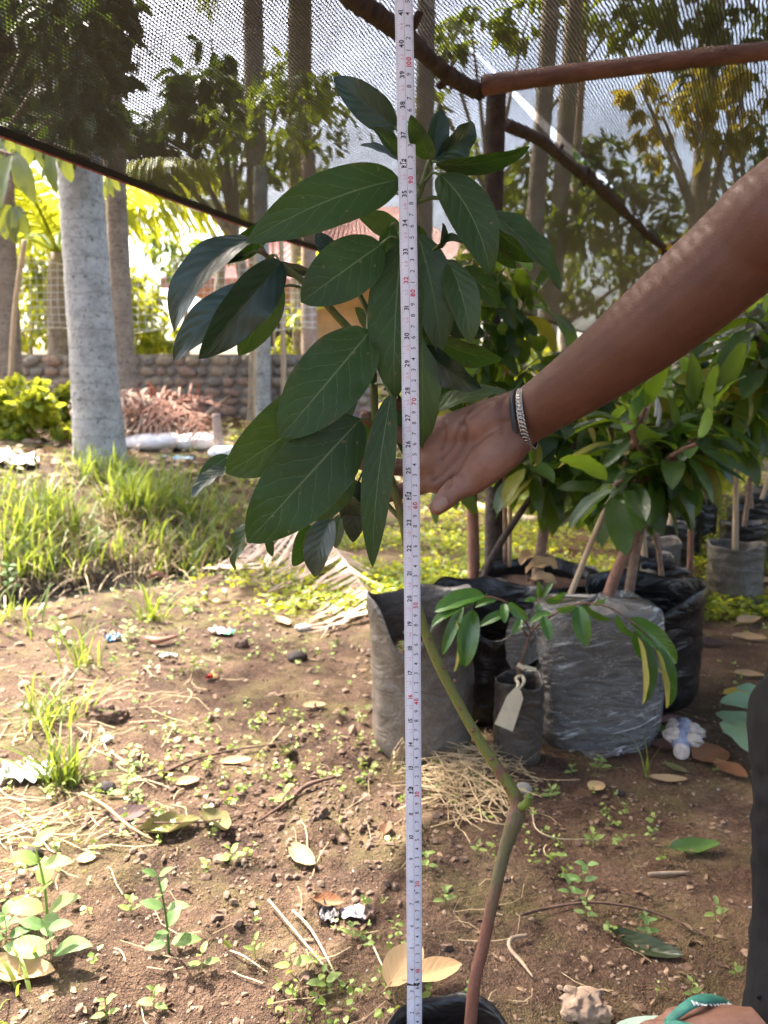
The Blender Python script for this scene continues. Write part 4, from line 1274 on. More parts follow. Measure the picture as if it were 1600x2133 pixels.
# row of bags going back on the right
RG = 'bags in the row going back on the right'
row = [((1.16, 3.33), .105, .27, 'bag wrapped in brown dusty film behind the slim red stemmed bag', 'film_dusty'),
       ((1.50, 3.30), .115, .27, 'shiny black bag right of the brown dusty film bag, pale stem', 'film_dusty'),
       ((1.36, 3.72), .11, .27, 'black bag right behind the shiny one', 'film'),
       ((1.72, 3.72), .11, .28, 'black bag second along the path edge on the right', 'film'),
       ((1.05, 3.10), .10, .26, 'black bag hidden behind the big one, thin yellow stem', 'film'),
       ((1.94, 4.10), .12, .28, 'black bag third along the path edge', 'film'),
       ((1.58, 4.15), .11, .28, 'black bag at the middle of the far row', 'film'),
       ((2.22, 4.62), .12, .28, 'black bag fourth along the path edge', 'film'),
       ((1.85, 4.62), .12, .28, 'black bag at the back of the far row', 'film'),
       ((2.42, 4.95), .12, .30, 'white patched bag at the far right end of the row', 'film_dusty')]
row_bags = []
for i, (c, r, h, lb, mt) in enumerate(row):
    row_bags.append(bag('planting_bag', lb, c, r, h, 20 + i, M[mt], soil=.8, wob=.06, group=RG))

# ================================================================== SAPLINGS
def twig_leaves(root, tips, rg, size, lmix=(('sap', .70), ('sap_young', .20), ('sap_yellow', .10)), n=(6, 10), droop=.5, spread=1.0):
    for tp, dr in tips:
        dr = Vector(dr).normalized()
        k = rg.randint(*n)
        a0 = rg.uniform(0, 6.28)
        for i in range(k):
            a = a0 + i * 2.4
            o = dr.orthogonal().normalized()
            side = Matrix.Rotation(a, 3, dr) @ o
            t = i / max(1, k - 1)
            d = (side * spread * rg.uniform(.7, 1.1) + dr * (.9 * t - .1) + Vector((0, 0, -droop * rg.uniform(.5, 1.5) * (1.2 - .8 * t)))).normalized()
            key = 'sap'
            x = rg.random(); acc = 0
            for kk, w in lmix:
                acc += w
                if x < acc: key = kk; break
            if key == 'sap_young' and t < .4: key = 'sap'
            s = size * rg.uniform(.72, 1.15) * (1 if key != 'sap_young' else .7)
            p = Vector(tp) - dr * size * .55 * (1 - t) + d * s * .17
            nrm = Vector((rg.uniform(-.5, .5), rg.uniform(-.5, .5) - .15, 1.0))
            child('leaf', LIB[key][rg.randrange(len(LIB[key]))], root, place(p, d, nrm, s))
def sapling(label, trunk, rad, branches, tipspec, size, seed, bark='sap_bark', name='sapling', lmix=None, n=(7, 11), droop=.95, group='saplings in the black bags'):
    """trunk: points; branches: list of point lists; every branch end carries a whorl of leaves, plus extra (pos,dir) in tipspec"""
    root = thing(name, label, 'sapling', trunk[0], group)
    MB().tube(trunk, rad, n=10, k=4, lump=.05, seed=seed).build('trunk', M[bark], root)
    tips = []
    for br in branches:
        r0 = rad[-1] * .7
        MB().tube(br, [r0, r0 * .7, r0 * .45], n=7, k=4, lump=.05, seed=seed).build('branch', M['green_bark'] if bark != 'red_bark' else M[bark], root)
        b = [Vector(q) for q in br]
        tips.append((b[-1], b[-1] - b[-2]))
        if len(b) > 2: tips.append((b[-2], b[-1] - b[-2]))
    tips += [(Vector(p_), Vector(d_)) for p_, d_ in tipspec]
    kw = {}
    if lmix: kw['lmix'] = lmix
    twig_leaves(root, tips, random.Random(seed), size, n=n, droop=droop, **kw)
    return root
def PP(*l): return [P(*q) for q in l]
# brown leaning sapling in bag three
t_ = PP((1118, 1215, 2.44), (1130, 1120, 2.44), (1150, 1010, 2.44), (1140, 960, 2.44), (1118, 925, 2.42))
sapling('brown sapling rising left of the long stake, crown behind the wrist', t_, [.019, .017, .0155, .014], [PP((1140, 960, 2.44), (1180, 900, 2.42), (1210, 850, 2.40)), PP((1120, 925, 2.42), (1100, 880, 2.42), (1085, 840, 2.40)), PP((1150, 1000, 2.44), (1120, 985, 2.36), (1095, 965, 2.32)), PP((1150, 990, 2.44), (1200, 960, 2.38), (1230, 960, 2.34)), PP((1118, 925, 2.42), (1160, 860, 2.5), (1180, 800, 2.5))], [], .155, 301)
# sapling grown from the wrapped bag (reddish trunk)
t_ = PP((1258, 1270, 1.97), (1285, 1190, 1.99), (1325, 1100, 2.01), (1358, 1020, 2.03), (1368, 985, 2.04))
sapling('red brown sapling growing out of the clear wrapped bag', t_, [.0155, .0145, .014, .0155], [PP((1368, 985, 2.04), (1330, 930, 2.02), (1310, 880, 2.0)), PP((1366, 990, 2.04), (1420, 940, 2.02), (1480, 890, 2.0)), PP((1320, 930, 2.02), (1322, 900, 2.08), (1345, 850, 2.1)), PP((1366, 990, 2.04), (1400, 950, 1.95), (1450, 925, 1.9)), PP((1360, 1000, 2.04), (1310, 1000, 1.95), (1280, 1010, 1.92)), PP((1420, 960, 2.02), (1450, 900, 2.05), (1480, 860, 2.05))], [], .150, 302, bark='red_bark', n=(7, 11))
t_ = PP((1308, 1252, 2.2), (1322, 1160, 2.2), (1345, 1060, 2.2), (1360, 980, 2.2), (1375, 900, 2.2))
sapling('upright brown sapling in the big black bag, dark crown above', t_, [.014, .013, .012, .011], [PP((1375, 900, 2.2), (1400, 840, 2.2), (1420, 780, 2.2)), PP((1370, 930, 2.2), (1330, 870, 2.2), (1320, 810, 2.22)), PP((1362, 970, 2.2), (1400, 920, 2.15), (1440, 880, 2.12)), PP((1375, 900, 2.2), (1450, 860, 2.15), (1500, 840, 2.12)), PP((1362, 980, 2.2), (1310, 960, 2.25), (1250, 940, 2.28)), PP((1350, 1040, 2.2), (1320, 1020, 2.16), (1290, 1030, 2.12))], [], .150, 303, n=(7, 11))
# tall mango like crown at the right edge
t_ = PP((1437, 1205, 2.76), (1440, 1100, 2.76), (1450, 980, 2.76), (1480, 860, 2.72), (1500, 800, 2.7))
sapling('sapling with the slim red stem, long leaved crown at the right edge', t_, [.011, .0105, .01, .009], [PP((1500, 800, 2.7), (1490, 740, 2.66), (1475, 690, 2.64)), PP((1490, 830, 2.7), (1540, 770, 2.64), (1570, 720, 2.6)), PP((1470, 900, 2.74), (1520, 860, 2.66), (1570, 830, 2.6)), PP((1475, 880, 2.75), (1530, 840, 2.66), (1580, 830, 2.6)), PP((1490, 830, 2.7), (1440, 770, 2.7), (1420, 730, 2.7)), PP((1540, 770, 2.64), (1600, 740, 2.6), (1650, 720, 2.55))], [], .155, 304, bark='red_bark', n=(8, 11), lmix=(('sap', .84), ('sap_young', .16)))
t_ = [Vector((1.62, 2.25, 0.0)), Vector((1.6, 2.25, .5)), P(1610, 760, 2.3), P(1600, 690, 2.3)]
sapling('mango sapling leaning in from the right edge under the elbow', t_, [.016, .014, .012, .01], [PP((1600, 690, 2.3), (1580, 670, 2.24), (1556, 660, 2.2)), PP((1605, 740, 2.3), (1580, 760, 2.22), (1560, 790, 2.2)), PP((1600, 690, 2.3), (1640, 640, 2.3), (1660, 600, 2.3))], [], .20, 305, n=(7, 10), droop=.6)
# sapling with thin stake straight behind the measured plant
t_ = PP((1053, 1175, 2.6), (1052, 1000, 2.6), (1053, 820, 2.58), (1056, 700, 2.55), (1050, 640, 2.52), (1030, 600, 2.5))
sapling('sapling on a thin straight stem behind the hand, crown against the net', t_, [.008, .0075, .007, .006, .006], [PP((1030, 600, 2.5), (1020, 560, 2.48), (985, 540, 2.46)), PP((1030, 600, 2.5), (1050, 560, 2.46), (1080, 510, 2.44)), PP((1056, 680, 2.54), (1090, 640, 2.5), (1110, 620, 2.48)), PP((1054, 760, 2.56), (1020, 730, 2.5), (990, 700, 2.45)), PP((1053, 800, 2.57), (1090, 770, 2.5), (1130, 740, 2.45)), PP((1052, 850, 2.58), (1010, 820, 2.5), (975, 790, 2.44)), PP((1056, 690, 2.54), (1000, 660, 2.5), (965, 640, 2.45)), PP((1053, 820, 2.57), (1100, 800, 2.6), (1150, 780, 2.6))], [], .155, 306, n=(6, 9), lmix=(('sap', .72), ('sap_young', .22), ('sap_yellow', .06)))
# second sapling: two dark stems left of bag three
t_ = [P(990, 1240, 2.62), P(986, 1120, 2.62), P(980, 980, 2.6), P(975, 880, 2.58)]
t_[0].z = .02
sapling('brown stem beside the grey post base with hanging leaves beside the hand', t_, [.021, .020, .018, .015], [PP((978, 930, 2.6), (1010, 900, 2.5), (1040, 900, 2.45)), PP((975, 880, 2.58), (960, 820, 2.5), (950, 770, 2.45)), PP((980, 960, 2.6), (940, 960, 2.5), (920, 980, 2.45)), PP((978, 930, 2.6), (1050, 950, 2.55), (1100, 960, 2.5))], [], .15, 307, n=(6, 8), bark='red_bark')
# crown behind the leaning stake, mid right
t_ = [Vector((.95, 2.62, .02)), Vector((.93, 2.62, .35)), P(1290, 950, 2.62), P(1260, 850, 2.62)]
sapling('thin sapling in the shade behind the two stakes', t_, [.010, .009, .008, .007], [PP((1260, 850, 2.62), (1240, 800, 2.62), (1200, 770, 2.6)), PP((1270, 880, 2.62), (1220, 870, 2.6), (1170, 860, 2.58)), PP((1280, 920, 2.62), (1230, 930, 2.6), (1190, 950, 2.58)), PP((1262, 860, 2.62), (1300, 800, 2.64), (1330, 770, 2.64)), PP((1285, 940, 2.62), (1240, 1000, 2.58), (1230, 1050, 2.56))], [], .15, 308, n=(6, 9))
# thin seedlings standing in the far row
rs = random.Random(9)
row_labels = ['thin bare stem in the brown dusty film bag', 'pale stem in the shiny black bag', 'pale stem right behind the shiny bag', 'thin stem second along the path edge', 'yellowish thin stem behind the big bag', 'stem third along the path edge', 'stem in the middle of the far row', 'stem fourth along the path edge', 'stem at the back of the far row', 'stem in the white patched bag']
for i, rb in enumerate(row_bags):
    b = Vector((rb.location.x, rb.location.y, rb['soil_z'] - .01))
    tp = b + Vector((rs.uniform(-.04, .1), rs.uniform(-.04, .04), rs.uniform(.5, .68)))
    mid_ = b.lerp(tp, .5) + Vector((rs.uniform(-.02, .02), 0, 0))
    brs = []
    for q in range(3):
        a = rs.uniform(0, 6.28)
        st0 = mid_.lerp(tp, rs.uniform(.5, 1))
        brs.append([st0, st0 + Vector((math.cos(a) * .06, math.sin(a) * .06, .06)), st0 + Vector((math.cos(a) * .12, math.sin(a) * .12, .14))])
    sapling(row_labels[i], [b, mid_, tp], [.013, .011, .009], brs, [], .15, 330 + i, bark='pale_bark' if i in (1, 2, 4, 7) else 'sap_bark', n=(5, 7), group='thin saplings in the far row', lmix=(('sap', .65), ('sap_young', .25), ('sap_yellow', .1)))

# stakes
def stick(name, label, pts, r, mat, cat='stake', seed=3):
    b = min(pts, key=lambda p: p.z)
    return tag(MB().tube(pts, r, n=8, k=4, lump=.05, seed=seed).build(name, mat, loc=b), label, cat)
stick('bamboo_stake', 'long pale stake slanting up right behind the wrapped bag, tied with white string', PP((1178, 1265, 2.12), (1240, 1110, 2.12), (1310, 950, 2.11), (1385, 765, 2.1), (1400, 720, 2.1)), [.0085, .008, .0075, .007], M['pale_bark'])
stick('wooden_stake', 'dark thin branch stake slanting from the bag rim up under the forearm', PP((1003, 1232, 2.28), (1020, 1170, 2.3), (1090, 1060, 2.34), (1180, 945, 2.38), (1260, 880, 2.42), (1380, 800, 2.48)), [.011, .0105, .009, .008, .007], M['dark_wood'])
stick('bamboo_stake', 'thin straight brown cane beside the stem behind the hand', PP((1062, 1180, 2.58), (1064, 900, 2.56), (1066, 655, 2.54)), [.007, .0065, .006], M['pale_bark'])
def string_tie():
    m = simple_mat('white_plastic_string', (.75, .75, .72), .4, var=.1)
    c = P(1362, 820, 2.095)
    root = thing('string_tie', 'white plastic string knotted on the long pale stake', 'tie', c)
    MB().tube([c + Vector((.012 * math.cos(a), .012 * math.sin(a), .004 * math.sin(a))) for a in np.linspace(0, 6.28, 10)], .004, n=6, k=2).build('knot', m, root)
    for dx, dz in ((.012, -.085), (.02, .05), (.004, -.06)):
        MB().tube([c + Vector((0, -.012, 0)), c + Vector((dx, -.016, dz * .5)), c + Vector((dx * .8, -.014, dz))], [.003, .005, .006], n=5, flat=(Vector((0, 1, 0)), .2)).build('loose_end', m, root)
string_tie()
# bits growing in the dusty front bag
bz = B_front['soil_z']
for i, (dx, dy) in enumerate(((-.05, -.02), (-.03, .03))):
    b = Vector((.095 + dx, 1.80 + dy, bz + .004))
    root = thing('sprout', ('tiny clover sprout low in the dusty front bag', 'taller clover sprout behind it in the dusty front bag')[i], 'sprout', b)
    hgt = (.03, .06)[i]
    MB().tube([b, b + Vector((.003, 0, hgt * .6)), b + Vector((0, 0, hgt))], .0012, n=5).build('stem', M['weed'], root)
    for k in range(6):
        a = k * 1.05
        A, U = leaf_arrays(.02, .016, nl=5, nw=2, bend=.3, pa=.8, pb=.35)
        me = MB().grid(A, U).mesh('sprout_leaf', M['weed'])
        child('leaf', me, root, place(b + Vector((0, 0, hgt * (1 if k < 3 else .7))), (math.cos(a), math.sin(a), .15), (0, -.4, 1)))
# dead leaves lying on the soil of bag three
for lb, px, py, hd, L in (('curled tan dead leaf on the soil of the wide bag', 1095, 1195, .3, .11), ('folded pale dead leaf hanging over the rim of the wide bag', 1100, 1215, -.5, .09), ('brown dead leaf against the stem in the wide bag', 1085, 1178, 1.0, .09)):
    p = P(px, py, 2.36); p.z = max(p.z, B_three['soil_z'] + .012)
    me = leaf_mesh('dead_leaf', M['dead_tan'], L=L, W=L * .5, nl=10, nw=3, bend=1.6, fold=.5, wave=.12, twist=1.2)
    o = bpy.data.objects.new('dead_leaf', me); COL.objects.link(o)
    o.matrix_world = place(p, (math.cos(hd), math.sin(hd), .1), (0, -.3, 1)); tag(o, lb, 'leaf')

# ================================================================== THE MEASURED PLANT
def hero_plant():
    base = Vector((.085, .715, B_main['soil_z'] - .02))
    root = thing('avocado_sapling', 'tall grafted avocado sapling with big drooping leaves held beside the tape', 'sapling', base)
    low = [base] + PP((985, 2075, .725), (1008, 1965, .735), (1030, 1860, .745), (1052, 1770, .755), (1070, 1715, .758), (1080, 1685, .76))
    MB().tube(low, [.0066, .0064, .0061, .0062, .0065, .0088, .0088], n=16, k=8, lump=.05, seed=3).build('rootstock', M['hero_bark'], root)
    st_ = PP((1078, 1690, .76), (1070, 1652, .765), (1010, 1560, .775), (955, 1465, .785), (905, 1365, .792), (872, 1270, .798), (857, 1190, .802), (836, 1070, .806), (800, 955, .808), (783, 885, .808), (778, 800, .808), (774, 720, .808), (772, 655, .808), (790, 575, .81), (830, 500, .81), (862, 430, .808), (880, 385, .805), (895, 335, .80))
    MB().tube(st_, [.0090, .0068, .0056, .0053, .0051, .005, .0049, .0047, .0045, .0043, .0041, .004, .0038, .0042, .0038, .0034, .003, .0026], n=12, k=5, lump=.03, seed=4).build('stem', M['hero_stem'], root)
    MB().tube(PP((1085, 1680, .757), (1098, 1672, .752), (1103, 1656, .75)), [.005, .0045, .0035], n=9, lump=.08).build('cut_stub', M['green_bark'], root)
    # graft knots / leaf scars
    for px, py, Y in ((985, 1522, .7715), (948, 1418, .7835), (924, 1390, .786), (1024, 1581, .768), (990, 1518, .773), (896, 1332, .7895), (1052, 1640, .763), (958, 1475, .780)):
        MB().ball(P(px, py, Y), (.0014 + .0014 * ((px * 7) % 10) / 10, .002, .0013 + .001 * ((px * 3) % 7) / 7), jit=.3, seed=px).build('leaf_scar', M['hero_bark'], root)
    for br, rr in (
            ([(775, 735, .808), (715, 672, .80), (672, 625, .795), (622, 578, .79), (575, 545, .785), (548, 528, .782)], [.0042, .004, .0036, .0032, .0026, .0020]),
            ([(772, 660, .808), (748, 612, .812), (735, 590, .815)], [.0032, .0026, .002]),
            ([(868, 420, .808), (850, 400, .815), (800, 385, .825)], [.0026, .002, .0018]),
            ([(858, 545, .81), (895, 537, .80), (935, 545, .795)], [.0028, .0024, .002]),
            ([(870, 420, .808), (905, 412, .80), (955, 420, .795), (1000, 432, .80)], [.0026, .002, .0018, .0016]),
            ([(838, 1085, .806), (760, 1012, .85), (690, 1030, .88)], [.0028, .0025, .002]),
            ([(895, 337, .80), (896, 320, .80), (898, 306, .80)], [.0024, .0018, .0012])):
        MB().tube(PP(*br), rr, n=8, k=4, lump=.05).build('branch', M['hero_stem'], root)
    # bud at the branch end
    MB().tube(PP((556, 533, .782), (546, 524, .781), (538, 518, .78)), [.0022, .0028, .0006], n=6).build('bud', M['twig'], root)
    # leaves: base px, tip px, apparent width px, base Y, tip Y, roll, bend, side, fold, wave, mat, petiole-start px
    LV = [
        ((826, 268), (694, 160), 84, .815, .79, 18, .5, .25, .15, .02, 'hero_grey', (866, 345)),
        ((832, 332), (776, 266), 46, .82, .80, 40, .6, .2, .55, .05, 'hero_lit', (868, 360)),
        ((836, 338), (750, 303), 26, .83, .81, 70, .5, .0, .2, .02, 'hero_grey', (868, 365)),
        ((893, 332), (856, 238), 56, .775, .735, -25, .3, -.3, .35, .02, 'hero_lit', (896, 340)),
        ((903, 335), (920, 228), 62, .80, .815, 30, -.4, .2, .5, .04, 'hero_grey', (896, 345)),
        ((906, 338), (990, 262), 84, .805, .83, 35, .7, .4, .3, .06, 'hero_grey', (896, 348)),
        ((908, 342), (1104, 305), 46, .795, .78, 48, .55, -.10, .2, .02, 'hero', (894, 352)),
        ((834, 374), (513, 506), 132, .80, .745, 8, .7, -.22, .12, .05, 'hero', (878, 392)),
        ((800, 402), (592, 410), 74, .83, .84, 30, .8, .1, .15, .02, 'hero_grey', (864, 428)),
        ((916, 363), (1022, 574), 112, .795, .765, -14, .65, .45, .22, .02, 'hero', (886, 378)),
        ((1012, 440), (1168, 606), 60, .80, .79, -52, .5, .2, .35, .06, 'hero_lit', (955, 420)),
        ((1004, 440), (1130, 542), 62, .815, .83, 30, .6, -.3, .2, .03, 'hero', (960, 430)),
        ((796, 508), (627, 630), 150, .785, .755, 5, .45, .0, .06, .02, 'hero', (832, 500)),
        ((838, 500), (745, 447), 62, .835, .83, 150, .5, .2, .15, .02, 'hero_lit', (850, 470)),
        ((812, 466), (790, 572), 56, .80, .80, -35, .4, .2, .2, .02, 'hero', (838, 486)),
        ((838, 505), (822, 832), 138, .80, .775, 4, .5, -.12, .10, .06, 'hero', (850, 470)),
        ((868, 485), (918, 738), 108, .80, .79, -8, .5, .22, .14, .03, 'hero_lit', (858, 455)),
        ((866, 470), (890, 512), 40, .82, .83, 20, .4, 0, .1, .02, 'hero', (858, 455)),
        ((588, 545), (414, 748), 112, .775, .735, -22, .75, -.35, .25, .03, 'hero_grey', (560, 536)),
        ((530, 498), (364, 692), 80, .80, .79, 45, 1.0, -.55, .3, .03, 'hero_grey', (556, 535)),
        ((571, 603), (362, 752), 88, .785, .765, 30, .8, -.35, .3, .03, 'hero_grey', (640, 604)),
        ((574, 560), (497, 741), 92, .80, .80, -18, .4, .25, .12, .02, 'hero_lit', (586, 552)),
        ((562, 462), (452, 545), 60, .82, .81, -20, .6, .2, .25, .03, 'hero', (600, 470)),
        ((512, 533), (452, 552), 36, .79, .79, 40, .5, .0, .45, .02, 'hero_grey', (556, 534)),
        ((566, 548), (652, 566), 34, .80, .81, 50, .3, .0, .2, .02, 'hero_grey', (556, 538)),
        ((772, 688), (583, 913), 172, .775, .735, 6, .5, .08, .10, .03, 'hero', (776, 720)),
        ((742, 790), (470, 986), 168, .80, .775, -8, .45, .12, .10, .02, 'hero_lit', (778, 800)),
        ((735, 800), (512, 982), 120, .83, .82, 10, .45, .0, .10, .02, 'hero_lit', (778, 810)),
        ((752, 872), (515, 1130), 186, .78, .735, -5, .4, -.06, .06, .03, 'hero', (784, 892)),
        ((816, 818), (776, 1182), 80, .765, .742, 12, .35, -.10, .28, .01, 'hero', (783, 800)),
        ((880, 640), (882, 938), 92, .80, .80, -20, .4, -.2, .15, .02, 'hero_lit', (868, 560)),
        ((878, 722), (1003, 810), 74, .80, .79, 25, .5, -.2, .3, .05, 'hero_grey', (850, 640)),
        ((902, 858), (1062, 818), 44, .80, .81, -60, .5, .25, .25, .03, 'hero_lit', (840, 850)),
        ((936, 546), (980, 717), 82, .79, .775, -12, .45, .25, .25, .02, 'hero_lit', (895, 537)),
        ((916, 518), (922, 464), 30, .79, .78, 50, .3, .2, .6, .02, 'hero_grey', (893, 537)),
        ((916, 516), (966, 506), 24, .79, .77, -60, .9, .3, .5, .06, 'hero_lit', (893, 538)),
        ((910, 600), (938, 682), 32, .82, .82, 140, .5, .3, .3, .02, 'hero_lit', (880, 560)),
        ((772, 690), (740, 640), 60, .84, .84, 150, .4, .2, .15, .02, 'hero_lit', (775, 700)),
        ((700, 1014), (768, 1090), 64, .84, .85, 40, .6, .3, .2, .03, 'hero_grey', (720, 1020)),
        ((692, 1078), (655, 1202), 90, .84, .84, 30, .5, -.2, .25, .03, 'hero_grey', (706, 1035)),
        ((640, 1090), (612, 1180), 52, .85, .86, -30, .5, .1, .2, .02, 'hero', (690, 1035)),
        ((712, 1072), (698, 1142), 40, .86, .87, 40, .3, .1, .2, .02, 'hero_lit', (700, 1040)),
        ((524, 1085), (490, 1188), 34, .85, .86, 60, .5, .2, .3, .08, 'hero', (560, 1060)),
        ((560, 1115), (568, 1160), 22, .86, .86, 30, .4, .1, .2, .02, 'hero', (600, 1080)),
        ((472, 977), (402, 1036), 44, .84, .82, 55, .8, .3, .3, .05, 'hero_grey', (540, 970)),
        ((478, 950), (416, 992), 40, .85, .85, 20, .5, .1, .2, .02, 'hero', (540, 965)),
        ((762, 1050), (722, 1110), 52, .87, .88, -20, .4, .1, .15, .02, 'hero_lit', (770, 1020)),
        ((770, 860), (758, 975), 60, .83, .83, 150, .4, .1, .2, .02, 'hero_lit', (785, 850)),
        ((838, 830), (852, 960), 60, .83, .83, 10, .4, .1, .2, .02, 'hero', (800, 810)),
        ((880, 560), (905, 660), 60, .84, .85, 20, .5, .2, .2, .03, 'hero_grey', (868, 540)),
        ((960, 560), (1040, 640), 60, .86, .87, -25, .6, .2, .2, .03, 'hero', (930, 545)),
        ((905, 640), (1010, 700), 66, .86, .86, 30, .6, .2, .2, .04, 'hero_grey', (880, 600)),
        ((900, 700), (1046, 748), 62, .87, .87, 35, .6, -.2, .25, .04, 'hero', (870, 660)),
        ((930, 560), (905, 640), 46, .85, .86, -20, .4, .2, .2, .03, 'hero', (900, 540)),
        ((900, 770), (960, 860), 64, .86, .86, 10, .5, .2, .2, .03, 'hero', (870, 740)),
        ((990, 450), (1075, 560), 52, .84, .85, 25, .6, .2, .2, .03, 'hero', (955, 420)),
        ((700, 560), (660, 480), 50, .84, .85, 30, .4, .1, .2, .03, 'hero_grey', (740, 600)),
        ((730, 970), (640, 1085), 90, .83, .82, -15, .5, .1, .2, .03, 'hero_lit', (775, 930)),
        ((745, 1000), (735, 1130), 66, .85, .85, 10, .5, .1, .2, .03, 'hero_grey', (780, 960)),
        ((845, 650), (850, 760), 50, .83, .83, 10, .4, .1, .2, .02, 'hero', (800, 640)),
    ]
    rg = random.Random(5)
    for i, (b, t, w, Yb, Yt, roll, bend, side, fold, wave, mk, pet) in enumerate(LV):
        pb, pt = P(*b, Yb), P(*t, Yt)
        L = (pt - pb).length
        Wm = wpx(w, (Yb + Yt) / 2, (b[1] + t[1]) / 2) / max(.45, abs(math.cos(R(roll))))
        Wm = min(Wm * .84, L * .54)
        x = (pt - pb).normalized()
        mid = (pb + pt) / 2
        tocam = (Vector((0, 0, CAM_H)) - mid).normalized()
        nrm = tocam - x * tocam.dot(x)
        nrm = Matrix.Rotation(R(roll), 3, x) @ nrm.normalized()
        rounder = w > 140
        me = leaf_mesh('leaf', M[mk], L=L, W=Wm, nl=22, nw=6, bend=bend, side=side, fold=fold, wave=wave, wf=rg.uniform(1.6, 3), ph=rg.uniform(0, 6), twist=rg.uniform(-.15, .15), pa=.64 if not rounder else .60, pb=.82 if not rounder else .72, tipc=rg.uniform(0, .25))
        lf = child('leaf', me, root, place(pb, x, nrm))
        # petiole: from the stem to the blade
        ps = P(*pet, (Yb + .808) / 2)
        mb = MB().tube([ps, ps.lerp(pb, .55) + Vector((0, -.002, .004)), pb + x * .004], [.0017, .0014, .0013], n=7, k=4)
        po = mb.build('petiole', M['petiole'], None, loc=(0, 0, 0))
        po.parent = root; po.location = -base
    return root
def bark_hero(name, stops, zed):
    m, n, l, b = newmat(name)
    t = NT(n, l)
    p = t.pos(); z = t.xyz(p)[2]
    f = t.math('ADD', t.math('MULTIPLY', t.math('SUBTRACT', z, zed[0]), 1 / (zed[1] - zed[0])), t.math('MULTIPLY', t.math('SUBTRACT', t.noise(t.mapping(p, (1, 1, .4)), 60, 4, .7), .5), .55))
    c = t.ramp(f, stops)
    sp = t.math('LESS_THAN', t.voro(p, 190), .2)
    c = t.mix(t.math('MULTIPLY', sp, .5), c, (.12, .06, .035))
    rb = t.ramp(t.noise(t.mapping(p, (1, 1, .3)), 95, 5, .75), [(.58, 0), (.68, 1)])
    c = t.mix(t.math('MULTIPLY', rb, .7), c, (.22, .095, .055))
    dk = t.ramp(t.noise(t.mapping(p, (1, 1, .5)), 40, 5, .75), [(.56, 0), (.72, 1)])
    c = t.mix(t.math('MULTIPLY', dk, .6), c, (.09, .045, .03))
    l.new(c, b.inputs['Base Color'])
    b.inputs['Roughness'].default_value = .55
    l.new(t.bump(t.noise(t.mapping(p, (1, 1, .35)), 220, 5, .7), .6, .004), b.inputs['Normal'])
    return m
M['hero_bark'] = bark_hero('rootstock_bark', [(.0, (.20, .085, .052)), (.62, (.19, .074, .046)), (.76, (.12, .10, .042)), (.93, (.12, .105, .045)), (1.0, (.18, .075, .06))], (.12, .46))
M['hero_stem'] = bark_hero('scion_bark', [(.0, (.17, .075, .045)), (.05, (.150, .155, .024)), (.6, (.10, .125, .024)), (1.0, (.045, .075, .018))], (.44, 1.25))
M['petiole'] = simple_mat('petiole_green', (.13, .17, .05), .5, scale=50, col2=(.07, .11, .03))
hero_plant()

